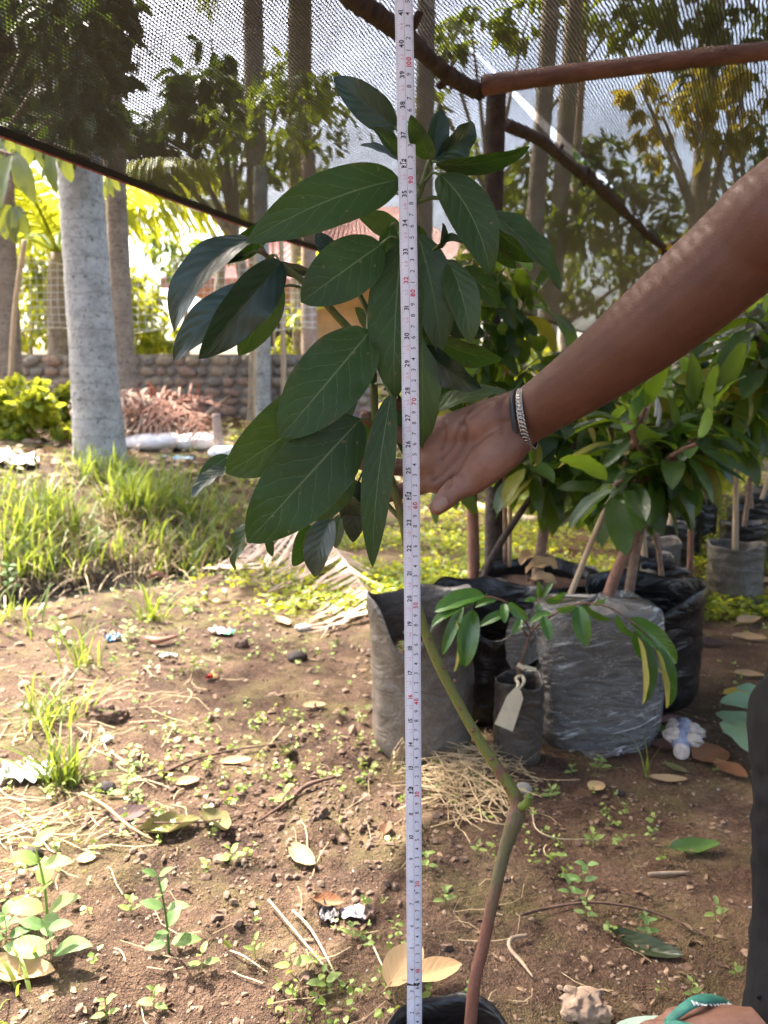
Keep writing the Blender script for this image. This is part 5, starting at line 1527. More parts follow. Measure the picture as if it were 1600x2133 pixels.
# ================================================================== TAPE MEASURE
def tape_measure():
    ZT, YT = .165, .758
    def tx(r):                            # centre line x for a reading in metres
        rr = [-.1, 0, .1, .3, .6, .8, 1.0, 1.3]
        xs_ = [.0335, .0330, .0325, .0305, .0268, .0235, .0187, .0105]
        return float(np.interp(r, rr, xs_))
    W = .0162
    def surf(r, s, off=0):                # s in -1..1 across, bowed towards the camera
        return (tx(r) + s * W / 2, YT - .0016 * (1 - s * s) - off + .002 * math.sin(r * 4.3), ZT + r)
    m, n, l, b = newmat('white_tape_enamel')
    t = NT(n, l)
    p = t.pos()
    c = t.ramp(t.noise(p, 25, 5, .7), [(.35, (.70, .68, .74)), (.65, (.80, .78, .83))])
    zz = t.xyz(p)[2]
    worn = t.math('MULTIPLY', t.ramp(t.noise(p, 130, 4, .75), [(.52, 0), (.62, 1)]), t.math('SUBTRACT', 1.0, t.math('MULTIPLY', t.math('SUBTRACT', zz, .16), 4.0), clamp=True))
    c = t.mix(t.math('MULTIPLY', worn, .5), c, (.52, .36, .28))
    l.new(c, b.inputs['Base Color'])
    b.inputs['Roughness'].default_value = .33
    root = thing('tape_measure', 'white steel tape measure standing upright in front of the plant', 'tape measure', (tx(0), YT, ZT))
    N = 150
    A = np.array([[surf(-.004 + 1.31 * i / N, s) for s in np.linspace(-1, 1, 9)] for i in range(N + 1)])
    Bk = A.copy(); Bk[..., 1] += .0003
    mb = MB().grid(A); mb.grid(Bk[:, ::-1])
    mb.build('blade', m, root)
    ink = simple_mat('black_tape_ink', (.02, .02, .03), .5, var=.1)
    grey = simple_mat('grey_tape_ink', (.20, .19, .24), .5, var=.1)
    red = simple_mat('red_tape_ink', (.62, .04, .08), .5, var=.1)
    pink = simple_mat('faded_red_tape_ink', (.72, .33, .38), .5, var=.1)
    white = simple_mat('white_tape_print', (.8, .8, .82), .5, var=.05)
    # glyph outlines from the built-in font
    cache = {}
    def glyph(ch, bold):
        if (ch, bold) not in cache:
            cu = bpy.data.curves.new('glyph', 'FONT')
            cu.body = ch; cu.size = 1.0; cu.resolution_u = 3; cu.offset = .028 if bold else .004
            ob = bpy.data.objects.new('glyph', cu); COL.objects.link(ob)
            dg = bpy.context.evaluated_depsgraph_get()
            me = bpy.data.meshes.new_from_object(ob.evaluated_get(dg))
            vs_ = [(v.co.x, v.co.y) for v in me.vertices]; fs = [tuple(q.vertices) for q in me.polygons]
            w = max(v[0] for v in vs_) - min(v[0] for v in vs_) if vs_ else .3
            x0 = min(v[0] for v in vs_) if vs_ else 0
            cache[(ch, bold)] = ([(v[0] - x0, v[1]) for v in vs_], fs, w)
            bpy.data.objects.remove(ob); bpy.data.meshes.remove(me); bpy.data.curves.remove(cu)
        return cache[(ch, bold)]
    def text(mb, s, r_c, s_base, size, bold=False, off=.00012, gap=.09):
        """text reading upwards, centred on reading r_c; s_base: x of the baseline (-1..1), letters extend to the left"""
        gl = [glyph(ch, bold) for ch in s]
        tot = sum(g[2] for g in gl) + gap * (len(gl) - 1)
        a = -tot / 2
        for vs_, fs, w in gl:
            pts = []
            for x, y in vs_:
                r = r_c + (a + x) * size
                sx = s_base - y * size / (W / 2)
                pts.append(surf(r, sx, off))
            mb.add(pts, fs)
            a += w + gap
    def bar(mb, r, s0, s1, th, off=.0001):
        mb.add([surf(r - th / 2, s0, off), surf(r - th / 2, s1, off), surf(r + th / 2, s1, off), surf(r + th / 2, s0, off)], [(0, 1, 2, 3)])
    k_b, k_g, k_r, k_p, k_w = MB(), MB(), MB(), MB(), MB()
    # centre line
    for i in range(128):
        k_g.add([surf(i * .01, -.015, .0001), surf(i * .01, .015, .0001), surf(i * .01 + .01, .015, .0001), surf(i * .01 + .01, -.015, .0001)], [(0, 1, 2, 3)])
    for mm in range(1, 1280):
        r = mm / 1000
        if mm % 10 == 0: bar(k_g, r, .0, .985, .00022)
        elif mm % 5 == 0: bar(k_g, r, .70, .985, .00022)
        else: bar(k_g, r, .80, .985, .00020)
    for c_ in range(1, 128):
        if c_ % 10 == 0: text(k_r, str(c_), c_ / 100 - .0018, .66, .0061, True)
        else: text(k_b, str(c_ % 10), c_ / 100 - .0022, .64, .0058)
    inch = .0254
    for q in range(1, 50 * 16):
        r = q * inch / 16
        if q % 16 == 0: bar(k_g, r, -.985, -.03, .00022)
        elif q % 8 == 0: bar(k_g, r, -.985, -.55, .00022)
        elif q % 4 == 0: bar(k_g, r, -.985, -.62, .00020)
        else: bar(k_g, r, -.985, -.74, .00018)
    for i in range(1, 50):
        r = i * inch
        if i % 12 == 0:
            s0, s1 = -.62, -.06
            h = .0058
            k_b.add([surf(r - h, s0, .00011), surf(r - h, s1, .00011), surf(r + h * .3, s1, .00011), surf(r + h * .3, s0, .00011)], [(0, 1, 2, 3)])
            k_b.add([surf(r - .0016, -.80, .00011), surf(r - .0036, s0, .00011), surf(r + .0004, s0, .00011)], [(0, 1, 2)])
            text(k_w, '%dF' % (i // 12), r - h * .35, -.13, .0056, True, .0002)
        else:
            red_n = i % 16 == 0
            text(k_r if red_n else k_b, str(i), r - .0022 - (.0008 if i > 9 else 0), -.10, .0060, i > 9 or red_n)
        if i > 12:
            f_, n_ = (i // 12, i % 12)
            if n_: text(k_p, '%d-%d' % (f_, n_), r + inch * .45, -.12, .0040, False)
    for k_, nm_, mt_ in ((k_b, 'black_numbers', ink), (k_g, 'tick_marks', grey), (k_r, 'red_numbers', red), (k_p, 'faded_foot_marks', pink), (k_w, 'white_foot_numbers', white)):
        k_.build(nm_, mt_, root, smooth=False)['kind'] = 'stuff'
    # dark scuffs across the blade
    sc = MB()
    for r, s0, s1, th in ((.0815, -.98, .55, .0016), (.0830, -.15, .70, .0012), (.191, .0, .14, .0011), (.358, .02, .15, .0013)):
        sc.add([surf(r - th, s0, .00022), surf(r - th * .4, (s0 + s1) / 2, .00022), surf(r - th, s1, .00022), surf(r + th, s1, .00022), surf(r + th * .5, (s0 + s1) / 2, .00022), surf(r + th, s0, .00022)], [(0, 1, 4, 5), (1, 2, 3, 4)])
    sc.build('scuff_marks', simple_mat('tape_scuff', (.05, .035, .03), .8), root, smooth=False)
tape_measure()

# ================================================================== TAGGED DURIAN SEEDLING
def durian():
    base = Vector((.322, 1.79, B_small['soil_z'] - .01))
    root = thing('durian_seedling', 'small seedling with glossy drooping leaves and a paper tag on its stem', 'seedling', base)
    bark = simple_mat('seedling_bark', (.26, .13, .075), .7, scale=60, col2=(.13, .065, .04), bump=.4, bscale=200)
    Y = 1.79
    def q(l, dy=0): return [P(x, y, Y + d + dy) for x, y, d in l]
    MB().tube([base] + q([(1078, 1420, 0), (1088, 1370, 0), (1105, 1318, 0)]), [.0042, .004, .0036, .003], n=8, k=4, lump=.06).build('stem', bark, root)
    brs = [q([(1105, 1318, 0), (1145, 1285, -.02), (1200, 1258, -.04), (1260, 1262, -.06), (1310, 1290, -.07), (1355, 1330, -.08), (1375, 1350, -.08)]),
           q([(1105, 1318, 0), (1090, 1285, -.01), (1055, 1255, -.02), (1010, 1243, -.03), (965, 1262, -.04), (945, 1285, -.05)]),
           q([(1105, 1318, 0), (1112, 1290, .01), (1120, 1262, .02), (1122, 1245, .02)]),
           q([(1100, 1325, 0), (1090, 1312, -.02), (1085, 1300, -.03)])]
    for b in brs:
        MB().tube(b, [.0026, .0021, .0017, .0012], n=7, k=4, lump=.05).build('branch', bark, root)
    LV = [((1205, 1262), (1222, 1346), 46, 8, -.05, -.08), ((1215, 1258), (1275, 1290), 26, 60, -.03, -.05), ((1310, 1288), (1410, 1382), 44, -35, -.06, -.07), ((1328, 1325), (1338, 1468), 30, -58, -.09, -.12), ((1362, 1345), (1388, 1476), 30, -58, -.09, -.12),
          ((1285, 1280), (1322, 1325), 22, 55, -.06, -.07), ((1330, 1310), (1380, 1400), 24, 70, -.06, -.05),
          ((1010, 1240), (905, 1275), 38, 35, -.04, -.06), ((1000, 1246), (898, 1306), 26, 50, -.05, -.08), ((965, 1262), (922, 1365), 26, 20, -.05, -.07), ((948, 1290), (945, 1400), 22, -58, -.06, -.08), ((985, 1270), (968, 1390), 48, 6, -.06, -.10), ((1035, 1250), (990, 1265), 22, 40, -.03, -.03),
          ((1060, 1255), (1100, 1290), 30, 20, -.03, -.05), ((1050, 1258), (1052, 1298), 32, 10, -.03, -.06), ((1085, 1290), (1068, 1322), 34, 0, -.04, -.07), ((1060, 1275), (998, 1305), 22, 35, -.02, -.03), ((1130, 1285), (1146, 1335), 32, -8, -.03, -.06), ((1150, 1278), (1105, 1300), 18, 50, -.02, -.02),
          ((1122, 1248), (1122, 1210), 14, 10, .02, .02), ((1130, 1246), (1152, 1212), 14, -20, .02, .02), ((1135, 1250), (1175, 1243), 16, 40, .0, .0), ((1118, 1250), (1092, 1252), 14, 30, .01, .0), ((1124, 1255), (1125, 1285), 14, 30, .0, -.01), ((1160, 1270), (1200, 1262), 18, 40, -.03, -.05), ((1235, 1258), (1262, 1248), 12, 40, -.04, -.03), ((1150, 1248), (1180, 1235), 12, 20, .03, .04)]
    rg = random.Random(3)
    for (b, t, w, roll, db, dt) in LV:
        pb, pt = P(*b, Y + db), P(*t, Y + dt)
        x = (pt - pb).normalized(); L = (pt - pb).length
        tocam = (Vector((0, 0, CAM_H)) - pb).normalized()
        nrm = Matrix.Rotation(R(roll), 3, x) @ (tocam - x * tocam.dot(x)).normalized()
        Wm = min(wpx(w, Y) / max(.4, abs(math.cos(R(roll)))), L * .5)
        me = leaf_mesh('leaf', M['durian'], petiole=L * .06, L=L, W=Wm, nl=14, nw=4, bend=rg.uniform(.3, .7), side=rg.uniform(-.2, .2), fold=.45 if roll > -50 else .95, wave=.02, pa=.6, pb=.70)
        child('leaf', me, root, place(pb, x, nrm))
    # paper tag and its band
    pm = simple_mat('cream_paper_tag', (.70, .60, .42), .8, scale=20, var=.08, bump=.2, bscale=60)
    pen = simple_mat('faint_pencil', (.50, .44, .33), .8)
    tg = thing('paper_tag', 'cream paper tag hanging on the seedling stem', 'tag', P(1078, 1425, 1.735))
    pts = [(1073, 1432), (1086, 1440), (1090, 1456), (1068, 1524), (1030, 1508), (1056, 1450)]
    f = [P(x, y, 1.722 + (y - 1432) * .00006) for x, y in pts]
    mb = MB(); bk = [p_ + Vector((.0002, .0008, 0)) for p_ in f]
    mb.add(f + bk, [tuple(range(6)), tuple(range(11, 5, -1))] + [(i, i + 6, (i + 1) % 6 + 6, (i + 1) % 6) for i in range(6)])
    to = mb.build('card', pm, tg, smooth=False)
    sc = MB()
    for cx, cy in ((1060, 1472), (1054, 1492), (1066, 1490)):
        ring = [P(cx + 6 * math.cos(a), cy + 8 * math.sin(a), 1.7225 + (cy - 1432) * .00006) for a in np.linspace(0.4, 5.6, 9)]
        sc.tube(ring, .0006, n=4, k=2)
    sc.build('pencil_marks', pen, to)
    MB().tube(PP((1075, 1436, 1.724), (1080, 1424, 1.735), (1074, 1414, 1.76), (1086, 1408, 1.775), (1092, 1420, 1.75), (1080, 1436, 1.727)), [.003, .004, .004, .005, .004, .003], n=6, k=3, flat=(Vector((0, 1, 0)), .4)).build('paper_loop', pm, tg)
    bd = thing('paper_band', 'cream paper strip wrapped round the seedling stem above the tag', 'tag', P(1085, 1390, 1.78))
    MB().tube(PP((1078, 1384, 1.782), (1085, 1388, 1.78), (1092, 1392, 1.78)), .0055, n=9, k=2).build('wrap', pm, bd)
    MB().box(P(1104, 1392, 1.775), (.030, .0014, .009), Matrix.Rotation(.25, 3, 'Y')).build('loose_end', pm, bd, smooth=False)
durian()

# ================================================================== THE PERSON HOLDING THE PLANT
def remesh(name, mb, voxel, smooth, mats, parent, factor=.5):
    me0 = mb.mesh(name + '_tmp', mats)
    ob = bpy.data.objects.new(name + '_tmp', me0); COL.objects.link(ob)
    md = ob.modifiers.new('r', 'REMESH'); md.mode = 'VOXEL'; md.voxel_size = voxel
    if smooth:
        s_ = ob.modifiers.new('s', 'SMOOTH'); s_.factor = factor; s_.iterations = smooth
    dg = bpy.context.evaluated_depsgraph_get()
    me = bpy.data.meshes.new_from_object(ob.evaluated_get(dg))
    me.name = name
    bpy.data.objects.remove(ob); bpy.data.meshes.remove(me0)
    me.polygons.foreach_set('use_smooth', [True] * len(me.polygons))
    if not me.materials:
        me.materials.append(mats)
    o = bpy.data.objects.new(name, me); COL.objects.link(o)
    if parent is not None:
        o.parent = parent; o.location = -parent_origin(parent)
    return o
def skin_mat():
    m, n, l, b = newmat('brown_skin')
    t = NT(n, l)
    p = t.pos()
    at = n.new('ShaderNodeAttribute'); at.attribute_name = 'palm'
    f = t.noise(p, 40, 4, .6)
    base = t.ramp(f, [(.3, (.100, .036, .018)), (.7, (.132, .050, .026))])
    palm = t.ramp(t.noise(p, 70, 4, .65), [(.3, (.20, .094, .062)), (.7, (.265, .135, .092))])
    c = t.mix(at.outputs['Fac'], base, palm)
    mole = t.math('LESS_THAN', t.voro(p, 22), .035)
    c = t.mix(t.math('MULTIPLY', mole, .35), c, (.10, .05, .035))
    l.new(c, b.inputs['Base Color'])
    b.inputs['Roughness'].default_value = .55
    b.inputs['Subsurface Weight'].default_value = .10
    b.inputs['Subsurface Radius'].default_value = (.012, .005, .003)
    b.inputs['Subsurface Scale'].default_value = .3
    h = t.math('ADD', t.noise(p, 420, 3, .7), t.math('MULTIPLY', t.voro(p, 650), .5))
    l.new(t.bump(h, .14, .002), b.inputs['Normal'])
    return m
def person():
    M['skin'] = skin_mat()
    gx = G(1480, 2110)
    root = thing('person', 'person in black trousers and slippers reaching in from the right to hold the plant', 'person', (gx.x + .15, gx.y, 0))
    mb = MB()
    X, Y_, Z = Vector((1, 0, 0)), Vector((0, 1, 0)), Vector((0, 0, 1))
    def limb(pts, rad, n=16, k=6, flat=None):
        mb.tube(pts, rad, n=n, k=k, round_caps=True, flat=flat)
    # --- left arm and hand (in view)
    wrist = P(1092, 872, .775)
    sh = Vector((.63, .76, 1.215))
    elbow = P(1640, 432, .655)
    arm = [sh, sh.lerp(elbow, .5) + Vector((.0, -.005, .01)), elbow, P(1560, 505, .668), P(1450, 602, .688), P(1330, 702, .712), P(1220, 785, .738), P(1140, 840, .762), wrist]
    limb(arm, [.052, .047, .0415, .0420, .0405, .0370, .0318, .0278, .0262], n=20)
    ax = (wrist - P(1330, 702, .712)).normalized()
    # palm: metacarpal fan, flattened along the palm normal
    kn = {'i': P(912, 1000, .796), 'm': P(900, 965, .800), 'r': P(902, 928, .804), 'p': P(914, 896, .806)}
    pn = (kn['i'] - wrist).cross(kn['p'] - wrist).normalized()
    if pn.y > 0: pn = -pn
    for key, w0, r in (('i', (0, 18), .0150), ('m', (0, 6), .0150), ('r', (0, -8), .0145), ('p', (0, -20), .0135)):
        s0 = P(1085, 872 + w0[1] * 1.2, .776)
        limb([s0, s0.lerp(kn[key], .5) + pn * .002, kn[key]], [.0190, .0165, r], n=14, flat=(pn, .78))
    limb([P(1080, 855, .772), P(1035, 868, .772), P(985, 888, .782), P(940, 900, .794)], [.018, .0185, .0165, .014], n=14, flat=(pn, .85))      # heel of the palm, little finger side
    limb([P(1082, 900, .770), P(1050, 935, .764), P(1012, 968, .764), P(985, 998, .766)], [.0185, .0215, .0205, .0160], n=14)                      # ball of the thumb
    limb([P(1010, 968, .766), P(985, 1000, .764), P(950, 1018, .760), P(928, 1040, .757), P(910, 1058, .756)], [.0170, .0140, .0122, .0108, .0082], n=14)  # thumb
    fingers = {
        'i': [(912, 1000, .796), (868, 1014, .812), (818, 1028, .822), (768, 1036, .812)],
        'm': [(900, 965, .800), (850, 972, .818), (800, 972, .824), (754, 964, .806)],
        'r': [(902, 928, .804), (855, 915, .822), (808, 893, .828), (762, 869, .812)],
        'p': [(914, 896, .806), (878, 872, .824), (848, 852, .832), (822, 838, .828)]}
    for k_, fp in fingers.items():
        r = {'i': .0095, 'm': .0097, 'r': .0091, 'p': .0080}[k_]
        limb([P(*q) for q in fp], [r * 1.12, r * 1.02, r * .95, r * .84], n=12)
    # --- rest of the body, under the clothes
    hipc, chest, neck = Vector((.99, .90, .86)), Vector((.80, .90, 1.16)), Vector((.755, .905, 1.31))
    limb([hipc, hipc.lerp(chest, .5) + Vector((.03, 0, .02)), chest, neck - Vector((0, 0, .04))], [.125, .120, .135, .07], n=20, flat=(Vector((.8, 0, .6)).normalized(), .8))
    limb([sh, Vector((.78, .90, 1.24)), Vector((.82, 1.06, 1.215))], [.06, .085, .06], n=16)
    limb([chest, neck, neck + Vector((-.02, 0, .08))], [.075, .052, .055], n=16)
    hd = Vector((.715, .905, 1.475))
    mb.ball(hd, (.092, .075, .112), nu=22, nv=16)
    mb.ball(hd + Vector((-.030, 0, -.055)), (.062, .056, .062), nu=18, nv=12)
    limb([hd + Vector((-.088, 0, .008)), hd + Vector((-.102, 0, -.018)), hd + Vector((-.108, 0, -.032))], [.009, .012, .014], n=10)
    for sy in (-1, 1):
        mb.ball(hd + Vector((.004, sy * .077, -.010)), (.017, .008, .030), nu=10, nv=8)
        limb([hd + Vector((-.086, sy * .05, .012)), hd + Vector((-.096, sy * .022, .018))], [.009, .010], n=8)
    limb([hd + Vector((-.088, -.02, -.062)), hd + Vector((-.096, 0, -.060)), hd + Vector((-.088, .02, -.062))], [.008, .011, .008], n=8)
    # right arm hanging
    rs_, re_, rw = Vector((.82, 1.06, 1.215)), Vector((.90, 1.12, .95)), Vector((.79, 1.10, .76))
    limb([rs_, rs_.lerp(re_, .5), re_, re_.lerp(rw, .4), rw], [.052, .046, .041, .042, .027], n=16)
    limb([rw, rw + Vector((-.035, 0, -.045)), rw + Vector((-.06, -.005, -.08))], [.026, .03, .026], n=12, flat=(Vector((0, 1, 0)), .6))
    for i in range(4):
        f0 = rw + Vector((-.075 + i * .019, 0, -.085 - (.004 if i in (1, 2) else 0)))
        limb([f0, f0 + Vector((-.016, -.008, -.03)), f0 + Vector((-.014, -.022, -.058))], [.0095, .009, .0075], n=10)
    limb([rw + Vector((-.045, -.012, -.03)), rw + Vector((-.075, -.03, -.045)), rw + Vector((-.09, -.035, -.07))], [.013, .011, .009], n=10)
    # legs
    def leg(hip, knee, ankle, yaw, big_side):
        limb([hip, hip.lerp(knee, .5), knee, knee.lerp(ankle, .35) + Vector((.035, 0, 0)), knee.lerp(ankle, .75) + Vector((.02, 0, 0)), ankle], [.088, .074, .056, .053, .040, .035], n=16)
        fd = Vector((-math.cos(yaw), -math.sin(yaw), 0)); sd = Vector((math.sin(yaw), -math.cos(yaw), 0)) * big_side
        g = Vector((ankle.x, ankle.y, 0)); g.z = g1(g.x, g.y) + .022
        heel = g - fd * .045
        ball = g + fd * .150
        limb([heel + Z * .022, g + fd * .02 + Z * .030, g + fd * .09 + Z * .018, ball + Z * .008], [.030, .032, .028, .017], n=16)
        limb([heel + Z * .028, g + fd * .06 + sd * .004 + Z * .026, ball + sd * .022 + Z * .014], [.032, .030, .020], n=14)
        limb([heel + Z * .024, g + fd * .06 - sd * .014 + Z * .022, ball - fd * .02 - sd * .026 + Z * .010], [.030, .026, .016], n=14)
        toes = []
        for i, (lat, ln, r) in enumerate(((.030, .052, .0125), (.010, .050, .0090), (-.007, .043, .0085), (-.022, .033, .0080), (-.036, .020, .0075))):
            a = ball + sd * lat * .9 - fd * (.010 * i) + Z * .012
            b = a + fd * ln * .62 + Z * (.004 - .001 * i); c = a + fd * ln + Z * -.006
            limb([a - fd * .02, b, c], [r * 1.1, r, r * .92], n=12)
            toes.append((c, fd, sd, r))
        return heel, ball, fd, sd, toes
    an_r = Vector((.508, .884, .066)); kn_r = Vector((.570, .955, .455))
    foot_r = leg(Vector((.96, .99, .85)), kn_r, an_r, -.20, 1)
    foot_l = leg(Vector((.98, .82, .85)), Vector((.86, .74, .46)), Vector((.89, .73, .085)), .1, -1)
    body = remesh('body', mb, .0024, 6, M['skin'], root)
    me = body.data
    # palm tone and creases
    nv = len(me.vertices)
    co = np.zeros(nv * 3); me.vertices.foreach_get('co', co); co = co.reshape(-1, 3)
    no = np.zeros(nv * 3); me.vertices.foreach_get('normal', no); no = no.reshape(-1, 3)
    wv = np.array(wrist[:])
    along = (co - wv) @ np.array(ax[:])
    inhand = (np.linalg.norm(co - wv, axis=1) < .26) & (co[:, 1] > .70)
    facing = np.clip((no @ np.array(pn[:]) + .15) * 1.2, 0, 1)
    palm = np.where(inhand, sstep(-.012, .035, along) * facing, 0)
    # fingers and whole feet get the paler tone too
    palm = np.maximum(palm, np.where((co[:, 2] < .12) & (co[:, 0] > .2), .75, 0))
    palm = np.maximum(palm, np.where(inhand & (along > .10), .75, 0))
    for poly, dep, wd in (
            ([(990, 852), (965, 890), (950, 930), (925, 960)], .0013, .0026), ([(968, 880), (985, 905), (965, 950), (930, 985), (905, 1002)], .0015, .0028),
            ([(925, 880), (932, 905), (920, 935)], .0009, .0024), ([(958, 1000), (966, 1012), (962, 1024)], .0012, .002), ([(946, 1000), (955, 1012), (950, 1026)], .0010, .002), ([(938, 1010), (944, 1022), (940, 1034)], .0008, .0018),
            ([(1040, 852), (1010, 868), (992, 880)], .0006, .002), ([(905, 985), (900, 990), (893, 990)], .0010, .002), ([(1070, 835), (1060, 870), (1068, 915)], .0008, .003)):
        pts = smooth_path([P(x, y, .79) for x, y in poly], 8)
        cam_o = np.array([0, 0, CAM_H])
        dmin = np.full(nv, 9.0)
        sel = np.where(inhand & (no[:, 1] < .1))[0]
        for p_ in pts:                  # distance to the sight-line-independent crease: project both onto the palm plane
            dv = co[sel] - np.array(p_[:])
            dv = dv - np.outer(dv @ np.array(pn[:]), np.array(pn[:]))
            dmin[sel] = np.minimum(dmin[sel], np.linalg.norm(dv, axis=1))
        co = co - no * (1.6 * dep * np.exp(-(dmin / wd) ** 2))[:, None]
        palm = palm * (1 - .75 * np.exp(-(dmin / (wd * .6)) ** 2))
    me.vertices.foreach_set('co', co.ravel())
    at = me.attributes.new('palm', 'FLOAT', 'POINT')
    at.data.foreach_set('value', palm.astype(np.float32))
    me.update()
    # nails
    nm = simple_mat('finger_nail', (.30, .17, .12), .35, var=.06)
    def nail(p, d, nrm, L, W):
        A, U = leaf_arrays(L, W, nl=6, nw=3, bend=.35, curl=.35, fold=0, pa=.16, pb=.25)
        Mx = place(p, d, nrm)
        MB().grid(np.array([[list(Mx @ Vector(q)) for q in r] for r in A.tolist()]), U).build('nail', nm, root)
    th0, th1 = P(928, 1038, .750), P(902, 1070, .7475)
    nail(P(929, 1036, .7455), th1 - th0, Vector((-.1, -1, .1)), .0165, .0112)
    for c, fd, sd, r in foot_r[4] + foot_l[4]:
        nail(c - fd * .007 + Vector((0, 0, r * .80)), fd, Vector((0, 0, 1)), r * 1.25, r * 1.3)
    # eyes, hair
    ew, hm = simple_mat('eye', (.08, .05, .04), .2), simple_mat('black_hair', (.012, .010, .010), .5, bump=.6, bscale=200)
    for sy in (-1, 1):
        MB().ball(hd + Vector((-.083, sy * .032, .004)), (.011, .014, .010), nu=10, nv=8).build('eye', ew, root)
    hb = MB().ball(hd + Vector((.014, 0, .028)), (.096, .083, .098), nu=24, nv=16, jit=.03, seed=2)
    hb.ball(hd + Vector((.045, 0, -.02)), (.065, .076, .075), nu=20, nv=12, jit=.03, seed=3)
    remesh('hair', hb, .006, 2, hm, root)
    # --- clothes
    tm = simple_mat('black_trouser_cloth', (.0075, .007, .0085), .85, scale=9, var=.35, bump=.25, bscale=300, spec=.25)
    tb = MB()
    def tl(pts, rad): tb.tube(pts, rad, n=20, k=6, round_caps=False, lump=.03, seed=3)
    hr = Vector((.530, .904, .044))
    tl([Vector((.97, .97, .88)), Vector((.80, 1.0, .70)), Vector((.592, .955, .50)), Vector((.566, .945, .38)), Vector((.568, .935, .27)), Vector((.562, .93, .17)), hr + Vector((.010, 0, .0)), hr + Vector((.008, 0, -.022))], [.115, .105, .096, .088, .083, .080, .084, .083])
    tl([Vector((.98, .83, .88)), Vector((.92, .78, .66)), Vector((.86, .74, .47)), Vector((.885, .735, .28)), Vector((.89, .73, .07)), Vector((.89, .73, .05))], [.115, .105, .092, .086, .086, .085])
    tb.tube([Vector((.97, .90, .80)), Vector((.99, .90, .88)), Vector((.955, .90, .965))], [.135, .155, .135], n=22, k=4)
    tr = remesh('trousers', tb, .005, 5, tm, root)
    dm_ = tr.data
    nv = len(dm_.vertices); co = np.zeros(nv * 3); dm_.vertices.foreach_get('co', co); co = co.reshape(-1, 3)
    no = np.zeros(nv * 3); dm_.vertices.foreach_get('normal', no); no = no.reshape(-1, 3)
    wr = (vnoise(co[:, 0] * 22 + co[:, 2] * 9, co[:, 2] * 7 + co[:, 1] * 14, 61) - .5) * .016 + (vnoise(co[:, 0] * 50, co[:, 2] * 24 + co[:, 1] * 30, 62) - .5) * .006
    co = co + no * wr[:, None]
    dm_.vertices.foreach_set('co', co.ravel()); dm_.update()
    MB().tube([Vector((.4730, .893, .118)), Vector((.4725, .8915, .1178))], .0032, n=12, k=1).build('eyelet', simple_mat('dark_eyelet', (.004, .004, .004), .9), tr)
    sm = simple_mat('dark_shirt_cloth', (.045, .05, .065), .85, scale=8, var=.3, bump=.3, bscale=260, spec=.2)
    sb = MB()
    sb.tube([Vector((.985, .90, .90)), Vector((.92, .90, 1.03)), Vector((.82, .90, 1.16)), Vector((.775, .90, 1.275))], [.165, .158, .172, .085], n=24, k=5, flat=(Vector((.8, 0, .6)).normalized(), .82))
    sb.tube([sh + Vector((.02, 0, 0)), Vector((.78, .90, 1.25)), Vector((.80, 1.06, 1.215))], [.08, .10, .08], n=18, k=4)
    sb.tube([sh + Vector((.02, .01, 0)), sh.lerp(elbow, .42)], [.078, .066], n=18, k=4)
    sb.tube([Vector((.82, 1.06, 1.215)), Vector((.86, 1.09, 1.08))], [.078, .066], n=18, k=4)
    remesh('shirt', sb, .007, 5, sm, root)
    return wrist, ax, pn, foot_r, foot_l
wrist_p, wrist_ax, palm_n, foot_r, foot_l = person()

# bracelets on the wrist
def bracelets():
    fore = (P(1220, 785, .738) - wrist_p).normalized()
    up = palm_n.cross(fore).normalized()
    def ring(c, ra, rb, n, ex):
        ey = palm_n - ex * palm_n.dot(ex); ey.normalize()
        return [c + ex * math.cos(a) * ra + ey * math.sin(a) * rb for a in np.linspace(0, 2 * math.pi, n, endpoint=False)]
    rm = simple_mat('black_rubber', (.028, .03, .034), .55, var=.1)
    sm = simple_mat('steel_chain', (.42, .41, .40), .25, var=.3, metal=1.0, scale=80)
    ta, ba = P(1070, 817, .775), P(1093, 937, .775)
    c0 = (ta + ba) / 2
    exa = (ta - ba).normalized()
    pts = ring(c0, (ta - ba).length / 2 + .0008, .0278, 40, exa)
    mb = MB(); A = np.zeros((41, 10, 3))
    for i in range(41):
        p = pts[i % 40]; o = (p - c0).normalized()
        for j in range(10):
            a = 2 * math.pi * j / 10
            A[i, j] = p + o * math.cos(a) * .0016 + fore * math.sin(a) * .0030
    mb.grid(A, None, closed=True)
    tag(mb.build('rubber_wristband', rm, loc=c0), 'black rubber band round the wrist, on the hand side', 'bracelet')
    ta, ba = P(1087, 812, .772), P(1109, 932, .772)
    c1 = (ta + ba) / 2
    exb = (ta - ba).normalized()
    pts = ring(c1, (ta - ba).length / 2 + .0014, .0296, 46, exb)
    root = thing('chain_bracelet', 'silver curb chain bracelet round the wrist beside the rubber band', 'bracelet', c1)
    link = MB()
    for i in range(14):
        pass
    lk = MB().tube([(.0036 * math.cos(a), .0026 * math.sin(a), .0005 * math.sin(2 * a)) for a in np.linspace(0, 2 * math.pi, 15)], .0011, n=6, k=1, caps=False).mesh('chain_link', sm)
    for i, p in enumerate(pts):
        o = (p - c1).normalized(); tg = (pts[(i + 1) % 46] - pts[i - 1]).normalized()
        d = (tg * .8 + fore * .6).normalized()
        child('link', lk, root, place(p, d, o + tg * .35))
bracelets()

